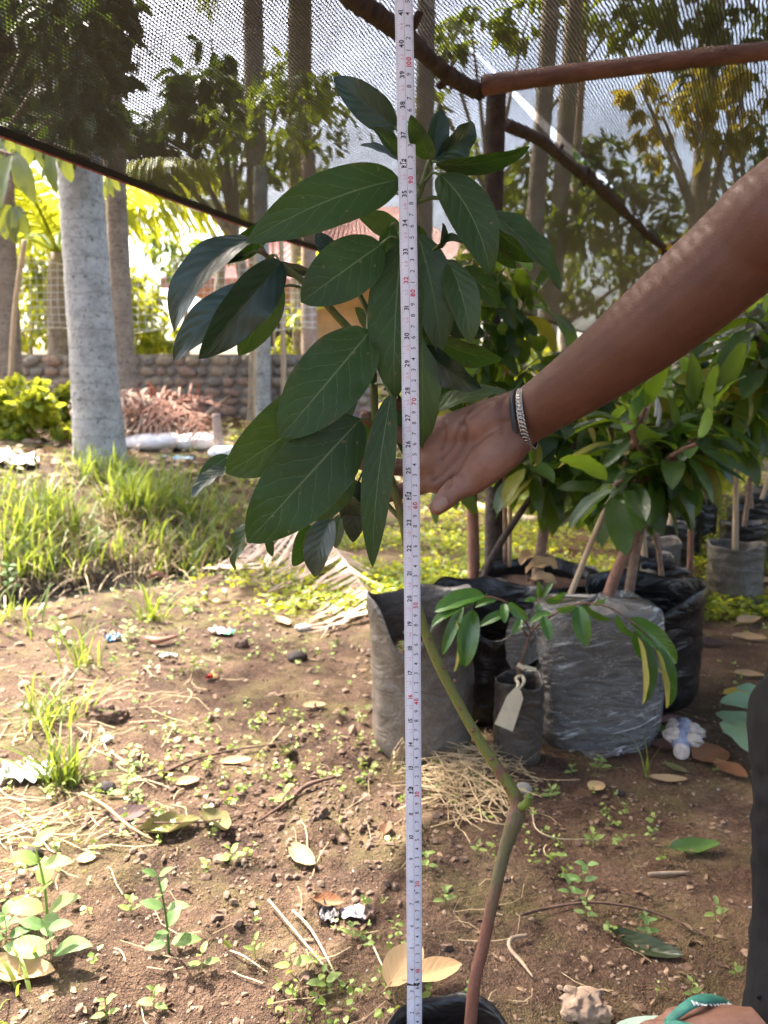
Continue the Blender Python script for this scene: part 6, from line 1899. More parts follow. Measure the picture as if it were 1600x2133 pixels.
# slippers
def slipper(label, foot, text):
    heel, ball, fd, sd, toes = foot
    z = Vector((0, 0, 1))
    gm = simple_mat('green_rubber_strap', (.055, .23, .17), .5, scale=60, var=.15, bump=.4, bscale=500)
    so = simple_mat('green_white_sole', (.40, .52, .42), .7, scale=30, var=.15)
    c = heel.lerp(ball, .5); base = Vector((c.x, c.y, g1(c.x, c.y)))
    root = thing('rubber_slipper', label, 'slipper', base)
    out = []
    for k in np.linspace(0, 2 * math.pi, 44, endpoint=False):
        x = math.cos(k); y = math.sin(k)
        w = .048 - .007 * x * -1 * .6
        out.append(heel.lerp(ball, .5) + fd * (.025 + x * .135) + sd * (y * w * (1 + .10 * x)))
    top = [Vector((p.x, p.y, g1(base.x, base.y) + .020)) for p in out]; bot = [Vector((p.x, p.y, g1(base.x, base.y) - .004)) for p in out]
    mb = MB(); n = len(out)
    mb.add(top + bot, [tuple(range(n)), tuple(range(2 * n - 1, n - 1, -1))] + [(i, i + n, (i + 1) % n + n, (i + 1) % n) for i in range(n)])
    mb.build('sole', so, root, smooth=False)
    fork = ball + sd * .014 - fd * .004 + z * .040
    strap_pts = {}
    for s_ in (1, -1):
        e = heel.lerp(ball, .42) + sd * (.046 * s_) + z * .004
        q = [fork, fork.lerp(e, .35) + z * .022 + sd * s_ * .010, fork.lerp(e, .7) + z * .020 + sd * s_ * .014, e]
        MB().tube(q, [.0055, .0085, .009, .006], n=10, k=6, flat=(z, .45)).build('strap', gm, root)
        strap_pts[s_] = q
    MB().tube([fork, ball + sd * .017 + z * .0], [.0045, .004], n=8).build('toe_peg', gm, root)
    if text:
        wm = simple_mat('white_raised_letters', (.75, .78, .75), .6, var=.05)
        cu = bpy.data.curves.new('lettering', 'FONT'); cu.body = text; cu.size = .0135; cu.extrude = .0006; cu.align_x = 'CENTER'; cu.offset = .0003
        ob = bpy.data.objects.new('lettering', cu); COL.objects.link(ob)
        dg = bpy.context.evaluated_depsgraph_get()
        me = bpy.data.meshes.new_from_object(ob.evaluated_get(dg)); bpy.data.objects.remove(ob); bpy.data.curves.remove(cu)
        me.materials.clear(); me.materials.append(wm)
        q = smooth_path(strap_pts[-1], 6)
        a, b = q[5], q[13]
        d = (a - b).normalized()
        d = -d if d.x > 0 else d
        child('lettering', me, root, place(a.lerp(b, .5) + z * .0052 , d, z))
slipper('green rubber slipper with white lettering on its strap, under the foot in view', foot_r, 'SWALLOW')
slipper('green rubber slipper under the other foot', foot_l, '')

# ================================================================== LITTER, WEEDS, GRASS
def put(name, mb_or_me, mat, label, cat, Mx=None, group=None, smooth=True):
    me = mb_or_me if isinstance(mb_or_me, bpy.types.Mesh) else mb_or_me.mesh(name, mat, smooth=smooth)
    o = bpy.data.objects.new(name, me); COL.objects.link(o)
    if Mx is not None: o.matrix_world = Mx
    return tag(o, label, cat, group)
# ---- hanging leafy branch at the upper left
def hanging_branch():
    Y = 3.1
    root = thing('hanging_branch', 'leafy branch with long olive leaves hanging in at the left edge under the net', 'branch', P(-60, 300, Y))
    MB().tube(PP((-200, 250, Y), (-80, 290, Y), (10, 318, Y), (28, 322, Y)), [.012, .009, .006, .004], n=8).build('twig', M['sap_bark'], root)
    MB().tube(PP((-120, 270, Y + .3), (0, 280, Y + .3), (90, 295, Y + .3), (150, 315, Y + .3)), [.01, .008, .006, .004], n=8).build('twig', M['sap_bark'], root)
    MB().tube(PP((10, 318, Y), (24, 370, Y), (26, 425, Y)), [.005, .004, .003], n=7).build('twig', M['sap_bark'], root)
    MB().tube(PP((150, 315, Y + .3), (190, 330, Y + .4), (225, 368, Y + .5)), [.004, .003, .002], n=7).build('twig', M['sap_bark'], root)
    rg = random.Random(4)
    for b, t, w, dy in (((26, 322), (4, 436), 42, -.05), ((34, 322), (74, 424), 36, -.08), ((22, 318), (-30, 400), 42, .0), ((30, 316), (44, 400), 34, .08), ((55, 298), (62, 345), 30, .2), ((80, 296), (98, 360), 34, .25), ((100, 300), (104, 352), 34, .22), ((110, 306), (120, 402), 34, .2), ((122, 310), (150, 380), 30, .3), ((26, 428), (-2, 486), 46, -.05), ((28, 430), (32, 510), 26, -.1), ((32, 430), (62, 488), 44, -.06), ((20, 426), (12, 500), 34, .05), ((60, 285), (40, 330), 30, .3), ((132, 312), (88, 372), 30, .32),
                        ((225, 368), (220, 414), 16, .4), ((228, 370), (238, 412), 16, .42), ((232, 368), (250, 398), 16, .44), ((0, 292), (-10, 350), 46, .1), ((12, 290), (30, 330), 40, .3)):
        pb, pt = P(*b, Y + dy), P(*t, Y + dy + rg.uniform(-.03, .03))
        x = (pt - pb).normalized(); L = (pt - pb).length
        tc = Vector((rg.uniform(-.6, .6), -1, .3))
        me = leaf_mesh('leaf', M['jack'], petiole=L * .08, L=L, W=min(wpx(w, Y), L * .6), nl=10, nw=3, bend=rg.uniform(.2, .7), side=rg.uniform(-.4, .4), fold=.25, wave=.04)
        child('leaf', me, root, place(pb, x, tc))
hanging_branch()

# ---- grass
def blades(C, H, rg, lean=.45, width=.0045, curve=.8):
    n = len(C)
    az = rg.uniform(0, 2 * math.pi, n)
    ln = np.abs(rg.normal(0, lean, n)) + .05
    D = np.stack([np.cos(az) * np.sin(ln), np.sin(az) * np.sin(ln), np.cos(ln)], -1)
    hd = np.stack([np.cos(az), np.sin(az), np.zeros(n)], -1)
    sd = np.stack([-np.sin(az + rg.normal(0, .6, n)), np.cos(az), np.zeros(n)], -1)
    H = np.asarray(H).reshape(-1, 1); cv = rg.uniform(.1, 1, (n, 1)) * curve
    w = width * rg.uniform(.6, 1.4, (n, 1))
    rows = []
    for k, ww in ((0, .8), (.3, 1), (.6, .85), (.85, .5)):
        c = C + D * H * k + hd * H * cv * k * k * .5 - np.array([0, 0, 1.0]) * H * cv * k ** 3 * .45
        rows += [c - sd * w * ww, c + sd * w * ww]
    k = 1.0
    rows.append(C + D * H * k + hd * H * cv * .5 - np.array([0, 0, 1.0]) * H * cv * .45)
    V = np.stack(rows, 1)
    b = np.arange(n)[:, None] * 9
    F4 = np.concatenate([b + np.array([[0, 1, 3, 2]]), b + np.array([[2, 3, 5, 4]]), b + np.array([[4, 5, 7, 6]])])
    F3 = b + np.array([[6, 7, 8]])
    return V.reshape(-1, 3), F3, F4
def clump_pts(c, n, r, rg):
    a = rg.normal(0, r, (n, 2))
    x, y = c.x + a[:, 0], c.y + a[:, 1]
    return np.stack([x, y, gz(x, y) - .005], -1)
def grass_stuff(name, label, clumps, mat, seed, width=.0045, lean=.4, curve=.8):
    rg = np.random.default_rng(seed)
    Cs, Hs = [], []
    for (px, py, n, r, h) in clumps:
        c = G(px, py)
        Cs.append(clump_pts(c, n, r, rg)); Hs.append(h * rg.uniform(.45, 1.15, n))
    V, F3, F4 = blades(np.concatenate(Cs), np.concatenate(Hs), rg, lean, width, curve)
    o = cloud_obj(name, V, F3, F4, mat, None, (0, 0, 0))
    return tag(o, label, kind='stuff')
bank = []
rb = random.Random(6)
for px, py, n, r, h in ((60, 1130, 120, .14, .34), (110, 1090, 150, .12, .36), (35, 1040, 90, .2, .26), (150, 1120, 130, .14, .30), (235, 1010, 80, .10, .26), (180, 1000, 80, .1, .26), (260, 1075, 190, .13, .36), (300, 1085, 190, .13, .36), (330, 1060, 130, .15, .30), (375, 1070, 120, .15, .26), (420, 1090, 90, .15, .25), (290, 1010, 90, .2, .22), (370, 1010, 80, .25, .2), (440, 1040, 60, .2, .2), (20, 1190, 110, .12, .30), (90, 1190, 90, .12, .26), (160, 1180, 60, .12, .22), (250, 1160, 60, .14, .22), (330, 1140, 60, .14, .22), (400, 1150, 60, .12, .22), (390, 1200, 40, .08, .22), (330, 1190, 40, .1, .2), (450, 1150, 60, .12, .2), (485, 1085, 50, .2, .2), (-60, 1100, 150, .3, .32), (-120, 1180, 150, .3, .3), (210, 960, 60, .12, .22), (250, 985, 60, .10, .2), (160, 975, 40, .1, .2), (480, 1000, 40, .3, .15)):
    bank.append((px, py, int(n * .62), r * .42, h * 1.12))
grass_stuff('bank_grass', 'tall green grass covering the ditch bank', bank, M['grass'], 5)
grass_stuff('dry_grass', 'dry brown grass stalks among the green on the bank', [(px, py + 22, int(n * .35), r * 1.2, h * .75) for px, py, n, r, h in bank] + [(300, 1150, 160, .2, .22), (350, 1160, 160, .15, .2), (120, 1160, 80, .2, .2)], M['grass_dry'], 7, width=.003, lean=.8, curve=1.3)
GT = 'grass tufts on the near soil'
for lb, px, py, n, r, h in (('leafy grass tuft with spreading blades at the left, beside the black shell', 130, 1630, 70, .022, .17), ('upright grass tuft at the left above the brown root clump', 95, 1500, 60, .04, .17), ('slim bright grass tuft left of the dropped wrapper', 165, 1390, 26, .03, .22), ('bright tall grass tuft standing at the puddle edge', 430, 1200, 26, .03, .30), ('tall blades at the left edge beside the ditch', 20, 1290, 40, .08, .16), ('short grass tuft near the reddish pod', 310, 1290, 28, .03, .20), ('thin grass blades at the bottom left corner', 15, 2060, 14, .03, .08), ('pair of thin grass stalks right of the wrapped bag', 1345, 1618, 5, .006, .16)):
    rg_ = np.random.default_rng(px)
    c = G(px, py)
    C = clump_pts(c, n, r, rg_)
    V, F3, F4 = blades(C, h * rg_.uniform(.5, 1.1, n), rg_, .45, .0026 if py > 1300 else .004, .9)
    tag(cloud_obj('grass_tuft', V, F3, F4, M['grass'], None, c), lb, 'grass', GT)

# ---- ground cover seedlings (uncountable) and soil crumbs
def scatter(n, rg, x0, x1, y0, y1, dens=None):
    # more points near the camera: uniform in 1/y
    y = 1 / rg.uniform(1 / y1, 1 / y0, n)
    x = rg.uniform(x0, x1, n) * np.maximum(1, y * .62)
    if dens is not None:
        keep = rg.uniform(0, 1, n) < dens(x, y)
        x, y = x[keep], y[keep]
    return x, y
def seedling_cover():
    rg = np.random.default_rng(12)
    def dens(x, y):
        d = sstep(.40, .70, vnoise(x * 2.7 + 9, y * 2.7, 31)) * .8 + .06
        return np.clip(d * (1.15 - .6 * sstep(-.1, .6, x)) * (.75 + .5 * sstep(1.2, 3, y)), 0, 1)
    x, y = scatter(4600, rg, -1.15, 1.0, .75, 5.5, dens)
    bagm = (np.hypot(x - .45, y - 2.05) < .42)
    x, y = x[~bagm], y[~bagm]
    Cs, Ds, Ls = [], [], []
    for k in range(5):
        a = rg.uniform(0, 6.28, len(x)); h = rg.uniform(.004, .020, len(x)) * (1 if k < 4 else 1.6)
        Cs.append(np.stack([x + rg.normal(0, .003, len(x)), y + rg.normal(0, .003, len(x)), gz(x, y) + h], -1))
        Ds.append(np.stack([np.cos(a), np.sin(a), rg.uniform(-.1, .5, len(x))], -1)); Ls.append(rg.uniform(.005, .013, len(x)) * (1 + .1 * y))
    L = np.concatenate(Ls)
    V, F3, F4 = leaf_cloud(np.concatenate(Cs), np.concatenate(Ds), L, L * .75, rg)
    tag(cloud_obj('seedling_cover', V, F3, F4, M['cover'], None, (0, 0, 0)), 'tiny green weed seedlings sprinkled over the soil', kind='stuff')
    # sunlit low weeds on the open ground behind
    x, y = scatter(17000, rg, -.9, 1.3, 3.0, 9.0, lambda x, y: np.clip(sstep(.18, .5, vnoise(x * 1.7, y * 1.7, 33)) * (1 - .0 * x) * sstep(-1.2, .2, x + .25 * (y - 4)), 0, 1))
    a = rg.uniform(0, 6.28, len(x) * 4); xx, yy = np.repeat(x, 4) + rg.normal(0, .02, len(x) * 4), np.repeat(y, 4) + rg.normal(0, .02, len(x) * 4)
    L = rg.uniform(.016, .040, len(xx))
    V, F3, F4 = leaf_cloud(np.stack([xx, yy, gz(xx, yy) + rg.uniform(.0, .06, len(xx))], -1), np.stack([np.cos(a), np.sin(a), rg.uniform(-.1, .6, len(a))], -1), L, L * .6, rg)
    tag(cloud_obj('low_weeds', V, F3, F4, M['fol_yellow'], None, (0, 0, 0)), 'low sunlit yellow green weeds on the open ground behind the bags', kind='stuff')
    # leaf litter on the bank
    x = rg.uniform(-5.5, .5, 2600); y = rg.uniform(4.6, 9.0, 2600)
    keep = (-0.707 * (x + 1.30) + 0.707 * (y - 3.85)) > .5
    x, y = x[keep], y[keep]
    a = rg.uniform(0, 6.28, len(x)); L = rg.uniform(.04, .13, len(x))
    V, F3, F4 = leaf_cloud(np.stack([x, y, gz(x, y) + .012], -1), np.stack([np.cos(a), np.sin(a), rg.uniform(-.1, .2, len(x))], -1), L, L * .45, rg)
    tag(cloud_obj('leaf_litter', V, F3, F4, foliage_mat('bank_leaf_litter', [(.14, .08, .05), (.34, .22, .13), (.55, .42, .28)], (.3, .18, .08), .1, scale=5, rough=.8), None, (0, 0, 0)), 'dry leaf litter strewn over the upper bank', kind='stuff')
    # brown flecks of broken leaves on the near soil
    x, y = scatter(3800, rg, -1.1, .95, .75, 4.2, lambda x, y: .15 + .85 * sstep(.4, .68, vnoise(x * 2.2, y * 2.2, 35)))
    keep = ~(np.hypot(x - .45, y - 2.05) < .40)
    x, y = x[keep], y[keep]
    a = rg.uniform(0, 6.28, len(x)); L = rg.uniform(.004, .022, len(x)) * np.maximum(1, y * .6)
    V, F3, F4 = leaf_cloud(np.stack([x, y, gz(x, y) + .003], -1), np.stack([np.cos(a), np.sin(a), rg.uniform(-.2, .35, len(x))], -1), L, L * rg.uniform(.2, .6, len(x)), rg)
    tag(cloud_obj('leaf_flecks', V, F3, F4, foliage_mat('brown_leaf_flecks', [(.05, .03, .02), (.17, .095, .055), (.45, .32, .20)], (.2, .1, .05), .05, scale=14, rough=.85), None, (0, 0, 0)), 'broken brown leaf flecks mixed into the soil surface', kind='stuff')
seedling_cover()
def crumbs():
    rg = np.random.default_rng(3)
    t = (1 + 5 ** .5) / 2
    tv = np.array([(-1, t, 0), (1, t, 0), (-1, -t, 0), (1, -t, 0), (0, -1, t), (0, 1, t), (0, -1, -t), (0, 1, -t), (t, 0, -1), (t, 0, 1), (-t, 0, -1), (-t, 0, 1)]) / 1.9
    tf = np.array([(0, 11, 5), (0, 5, 1), (0, 1, 7), (0, 7, 10), (0, 10, 11), (1, 5, 9), (5, 11, 4), (11, 10, 2), (10, 7, 6), (7, 1, 8), (3, 9, 4), (3, 4, 2), (3, 2, 6), (3, 6, 8), (3, 8, 9), (4, 9, 5), (2, 4, 11), (6, 2, 10), (8, 6, 7), (9, 8, 1)])
    def mk(x, y, s, name, label, mat):
        n = len(x)
        sc = s[:, None, None] * rg.uniform(.5, 1.25, (n, 1, 3)) * np.array([1, 1, .7]) * rg.uniform(.5, 1.35, (n, 12, 1))
        V = tv[None] * sc
        V = V + np.stack([x, y, gz(x, y) + s * .25], -1)[:, None, :]
        F3 = (np.arange(n)[:, None, None] * 12 + tf[None]).reshape(-1, 3)
        o_ = cloud_obj(name, V.reshape(-1, 3), F3, np.zeros((0, 4), int), mat, None, (0, 0, 0))
        o_.data.polygons.foreach_set('use_smooth', [False] * len(o_.data.polygons))
        tag(o_, label, kind='stuff')
    x, y = scatter(15000, rg, -1.1, 1.1, .72, 3.4, lambda x, y: .25 + .75 * sstep(.42, .7, vnoise(x * 3, y * 3, 51)))
    s = .0011 + .0042 * rg.uniform(0, 1, len(x)) ** 4 * np.maximum(1, y * .8)
    M['crumb'] = foliage_mat('soil_crumbs', [(.12, .07, .045), (.24, .155, .105), (.42, .31, .22)], (.1, .1, .1), 0.0, scale=25, rough=.95)
    mk(x, y, s, 'soil_crumbs', 'loose soil crumbs and grit on the ground', M['crumb'])
    n = 1300
    x = rg.normal(-.14, .20, n); y = rg.normal(1.52, .20, n)
    mk(x, y, .0025 + .010 * rg.uniform(0, 1, n) ** 3.5, 'soil_clods', 'heap of loose dark soil clods left of the dusty bag', foliage_mat('soil_clods_dark', [(.07, .042, .03), (.15, .095, .065), (.25, .17, .12)], (.1, .1, .1), 0.0, scale=18, rough=.95))
    n = 1500
    x = rg.uniform(-1.6, .1, n); y = rg.uniform(1.7, 3.9, n)
    mk(x, y, .003 + .014 * rg.uniform(0, 1, n) ** 4, 'soil_clods', 'loose soil clods on the open ground below the ditch', M['crumb'])
    n = 420
    x, y = scatter(n, rg, -.9, .9, .9, 3.5)
    mk(x, y, .0013 + .0032 * rg.uniform(0, 1, n) ** 3, 'pale_grit', 'scattered pale grit on the soil', M['stone_small'])
crumbs()
# ---- straw
def straw(name, label, n, seed, region, L, kind='stuff', lift=.004, w=.0011, cat=None):
    rg = np.random.default_rng(seed)
    mb = MB()
    for i in range(n):
        c = region(rg)
        a = rg.uniform(0, 6.28); l = L * rg.uniform(.3, 1.0)
        bd = rg.normal(0, .5)
        pts = []
        for k in range(4):
            t = k / 3 - .5
            x = c[0] + math.cos(a + bd * t) * l * t; y = c[1] + math.sin(a + bd * t) * l * t
            pts.append(Vector((x, y, g1(x, y) + lift + c[2] + abs(t) * 0 + rg.uniform(0, .004))))
        sd = Vector((-math.sin(a), math.cos(a), 0)) * w * rg.uniform(.5, 1.5)
        vs_ = []
        for p in pts: vs_ += [p - sd, p + Vector((0, 0, w * .8)), p + sd]
        mb.add(vs_, [(k * 3 + j, k * 3 + j + 1, k * 3 + j + 4, k * 3 + j + 3) for k in range(3) for j in range(2)])
    o = mb.build(name, M['grass_dry'], loc=(0, 0, 0))
    return tag(o, label, cat, kind=kind)
pc = G(975, 1650)
straw('straw_heap', 'heap of dry straw between the dusty bag and the bent green stem', 260, 4, lambda rg: (pc.x + rg.normal(0, .055), pc.y + rg.normal(.04, .085), max(0, rg.normal(.016, .014))), .22)
def scat_reg(rg):
    y = 1 / rg.uniform(1 / 3.6, 1 / .8); x = rg.uniform(-1, .75) * max(.6, y * .55)
    return (x, y, 0)
straw('scattered_straw', 'thin dry straws and stalks scattered over the soil', 110, 5, scat_reg, .12, w=.0008)
lc = G(250, 1480)
straw('scattered_straw', 'matted dry stalks on the soil at the left', 90, 6, lambda rg: (lc.x + rg.normal(-.1, .22), lc.y + rg.normal(0, .25), 0), .2, w=.0011)
l2 = G(80, 1720)
straw('scattered_straw', 'dry straw litter round the left grass tuft', 90, 8, lambda rg: (l2.x + rg.normal(0, .12), l2.y + rg.normal(0, .1), 0), .16, w=.001)
# wisps hanging at the dusty bag
w0 = P(838, 1545, 1.70)
mbw = MB()
for i in range(12):
    r2 = random.Random(i)
    a = P(842 + r2.uniform(-6, 8), 1540 + r2.uniform(-6, 20), 1.695); b = P(820 + r2.uniform(-16, 12), 1612 + r2.uniform(-20, 15), 1.69)
    mbw.tube([a, a.lerp(b, .5) + Vector((r2.uniform(-.012, .004), -.004, 0)), b], [.0013, .001, .0006], n=5)
tag(mbw.build('root_wisp', M['grass_dry'], loc=w0), 'wisp of dry roots hanging against the foot of the dusty bag', 'roots')

# ---- fallen leaves
FL = [ # label, px, py, length, heading deg, material, curl, W ratio, lift
    ('cream fallen leaf left of the tape foot', 842, 2045, .105, 62, 'dead_tan', .35, .50, .03),
    ('cream fallen leaf right of the tape foot', 906, 2062, .085, 22, 'dead_tan', .45, .46, .03),
    ('yellow green fallen leaf on the bare soil right of the bent stem', 1447, 1772, .105, 8, 'fall_green', .9, .36, .012),
    ('dark green fallen leaf with pale underside near the trouser leg', 1345, 1975, .115, -32, 'fall_dark', .9, .32, .012),
    ('wilted olive leaf, left of the curled pair', 355, 1735, .12, 20, 'dead_olive', 1.6, .48, .02),
    ('wilted olive leaf, right of the curled pair', 448, 1725, .10, -48, 'dead_olive', 1.8, .5, .02),
    ('purplish brown leaf beside the black shell', 268, 1700, .085, 30, 'dead_purple', .4, .5, .008),
    ('tan curled leaf below the branching root', 630, 1790, .085, -50, 'dead_tan', 1.0, .42, .012),
    ('orange brown curled leaf touching the purple wrapper', 684, 1888, .055, -10, 'dead_brown', 1.2, .5, .012),
    ('pale dry leaf left of the tan weed', 180, 1795, .035, 10, 'dead_tan', .4, .7, .008),
    ('small tan leaf on the soil below the wrapped bag', 1243, 1645, .05, 40, 'dead_tan', .3, .7, .008),
    ('slim grey tan leaf pointing right under the crushed bottle', 1392, 1628, .085, -8, 'dead_tan', .5, .28, .010),
    ('heart shaped brown leaf right of the crushed bottle', 1480, 1585, .105, 20, 'dead_brown', .3, .75, .016),
    ('brown leaf partly under the heart shaped one', 1520, 1610, .09, -60, 'dead_brown', .6, .6, .010),
    ('brown purple leaf left of the crushed bottle', 1385, 1560, .07, -20, 'dead_purple', .5, .6, .010),
    ('small olive leaf under the bottle cap', 1410, 1605, .07, -50, 'dead_olive', .7, .35, .008),
    ('bright yellow fallen leaf beside the trouser leg', 1540, 1453, .10, 5, 'fall_yellow', .6, .45, .014),
    ('tan leaf lying above the yellow one', 1560, 1412, .09, -20, 'dead_tan', .6, .4, .014),
    ('dark brown leaf between the wrapped bag and the bottle', 1400, 1505, .09, 10, 'dead_purple', .6, .4, .008),
    ('yellow green leaf bent at the foot of the wrapped bag', 1375, 1525, .08, -30, 'fall_green', .8, .35, .012),
    ('large brown leaf on the path beside the shiny bag', 1510, 1243, .17, -12, 'dead_brown', .5, .45, .02),
    ('tan leaf on the path behind the trouser leg', 1560, 1300, .14, 30, 'dead_tan', .6, .4, .02),
    ('mauve brown leaf on the path below the tan ones', 1480, 1345, .10, 0, 'dead_purple', .6, .5, .012),
    ('tan leaf on the path right of the mauve one', 1560, 1335, .12, -15, 'dead_tan', .7, .4, .016),
    ('reddish dead leaf under the drooping seedling leaf', 1415, 1385, .07, 60, 'dead_brown', .8, .5, .016),
    ('tan leaf at the back end of the path', 1585, 1215, .16, 5, 'dead_tan', .5, .4, .02),
    ('pinkish brown leaf near the left grass, above the seedlings', 150, 1285, .12, 60, 'dead_brown', .8, .45, .02),
    ('tan leaf between the dry frond and the pebble', 590, 1300, .12, -60, 'dead_tan', .7, .35, .015),
    ('small tan leaf left of the dusty bag, mid ground', 655, 1475, .065, 10, 'dead_tan', .3, .45, .01),
    ('curled brown dead leaf at the left edge, low', 40, 2030, .12, -10, 'dead_tan', 1.2, .4, .015),
    ('withered brown leaf bunch near the dark twig end', 600, 1575, .07, 70, 'dead_olive', 2.2, .6, .02),
    ('pale flat leaf scrap beside the dark twig', 390, 1632, .055, 25, 'dead_tan', .3, .5, .006),
    ('pale leaf scrap lying on the dark twig', 490, 1590, .075, 12, 'dead_tan', .5, .35, .008),
    ('brown leaf at the left edge beside the tape shadow', 805, 1735, .05, 80, 'dead_brown', 1.0, .5, .012)]
for lb, px, py, L, hd, mk, cu, wr, lift in FL:
    p = G(px, py); rg_ = random.Random(px * 7 + py)
    me = leaf_mesh('fallen_leaf', M[mk], petiole=L * .12, L=L, W=L * wr, nl=12, nw=4, bend=-cu * .8, side=rg_.uniform(-.3, .3), fold=.12 + cu * .18, wave=.05 * cu, wf=2, twist=rg_.uniform(-.5, .5) * cu, curl=-.25 * cu)
    d = Vector((math.cos(R(hd)), math.sin(R(hd)), 0))
    c = p - d * L * .5; c.z = p.z + lift
    n_ = Vector((rg_.uniform(-.15, .15), -.25, 1))
    put('fallen_leaf', me, None, lb, 'leaf', place(c, d, n_), 'fallen leaves on the soil')
# dusty green leaves by the trouser leg belong to a broken twig
tw = thing('leafy_twig', 'broken twig with dusty green leaves lying behind the trouser leg', 'twig', G(1600, 1560))
MB().tube([G(1680, 1560, .03), G(1620, 1545, .05), G(1590, 1520, .06)], [.005, .004, .003], n=7).build('stem', M['twig'], tw)
for b, t, w in (((1605, 1560), (1488, 1523), 62), ((1600, 1610), (1505, 1540), 55), ((1600, 1490), (1497, 1500), 32), ((1600, 1468), (1530, 1470), 24)):
    pb, pt = G(*b, .03), G(*t, .05)
    x = pt - pb
    me = leaf_mesh('leaf', M['dusty_leaf'] if 'dusty_leaf' in M else M['weed_dark'], L=x.length, W=x.length * .42, nl=12, nw=4, bend=.5, fold=.15, wave=.05)
    child('leaf', me, tw, place(pb, x, Vector((-.1, -.45, 1))))

# ---- twigs, roots, stones
def gtw(name, label, pts, rad, mat, cat='twig', lift=.004):
    q = [G(x, y, lift + (d or 0)) for x, y, d in pts]
    tag(MB().tube(q, rad, n=7, k=4, lump=.12, seed=len(label)).build(name, M[mat], loc=q[0]), label, cat)
gtw('twig', 'long dark twig lying across the soil, left half of the picture', [(265, 1625, 0), (330, 1620, .004), (400, 1592, .006), (480, 1570, .004), (560, 1563, .01), (600, 1562, .02)], [.003, .0032, .0028, .002, .0016], 'twig')
gtw('twig', 'thin curved dark stem on the soil right of the bent trunk', [(1085, 1915, .004), (1140, 1905, .008), (1220, 1898, .012), (1300, 1902, .010), (1370, 1915, .006), (1440, 1940, .003), (1475, 1960, .002)], [.0030, .0026, .0022, .0018, .0012], 'twig')
gtw('twig', 'split pale twig hooked at its top, right of the trunk', [(1098, 1960, .006), (1065, 1972, .010), (1062, 1990, .008), (1085, 2015, .006), (1110, 2045, .004)], [.0030, .0034, .0032, .0028, .0014], 'twig_pale')
gtw('twig', 'grey crumbly stick on the soil right of the trunk', [(1350, 1828, .003), (1390, 1830, .006), (1435, 1824, .003)], [.003, .0045, .002], 'twig_pale')
gtw('root', 'branching grey root left of the dusty bag', [(540, 1715, .002), (600, 1680, .008), (640, 1650, .012), (700, 1630, .010)], [.002, .004, .0055, .003], 'twig')
gtw('root', 'pale peeled stem with reddish end left of the wilted leaves', [(172, 1685, .03), (220, 1700, .018), (270, 1735, .010), (320, 1760, .006)], [.004, .0036, .003, .002], 'pale_green')
gtw('root', 'thin dark root running behind the wilted leaves', [(210, 1728, .002), (300, 1722, .004), (420, 1720, .004), (530, 1698, .003)], [.002, .002, .0018, .0012], 'twig')
gtw('pod', 'reddish brown dry pod among the grass by the puddle', [(305, 1212, .02), (330, 1210, .03), (352, 1214, .02)], [.008, .018, .010], 'fibre_red', 'pod')
gtw('pod', 'reddish curved pod lying on the soil below the ditch', [(305, 1335, .01), (330, 1346, .016), (365, 1335, .012)], [.004, .012, .004], 'fibre_red', 'pod')
for lb, pts, r in (('pale straw stalk leaning in the front left soil', [(480, 1985, .0), (510, 2005, .006), (560, 2035, .002)], .0012), ('bent straw pair near the purple wrapper, upper one', [(560, 1890, .01), (620, 1960, .008), (690, 2040, .004)], .0016), ('bent straw pair near the purple wrapper, lower one', [(610, 1910, .008), (650, 1955, .010), (705, 2050, .003)], .0018), ('thin straw arch below the straw heap', [(1110, 1690, .004), (1115, 1740, .012), (1160, 1760, .010), (1230, 1755, .004)], .0012), ('straw stalk beside the tape, low left', [(770, 1960, .002), (790, 2010, .006), (815, 2060, .003)], .0014)):
    gtw('straw_stalk', lb, pts, [r, r, r * .7], 'straw1', 'straw')
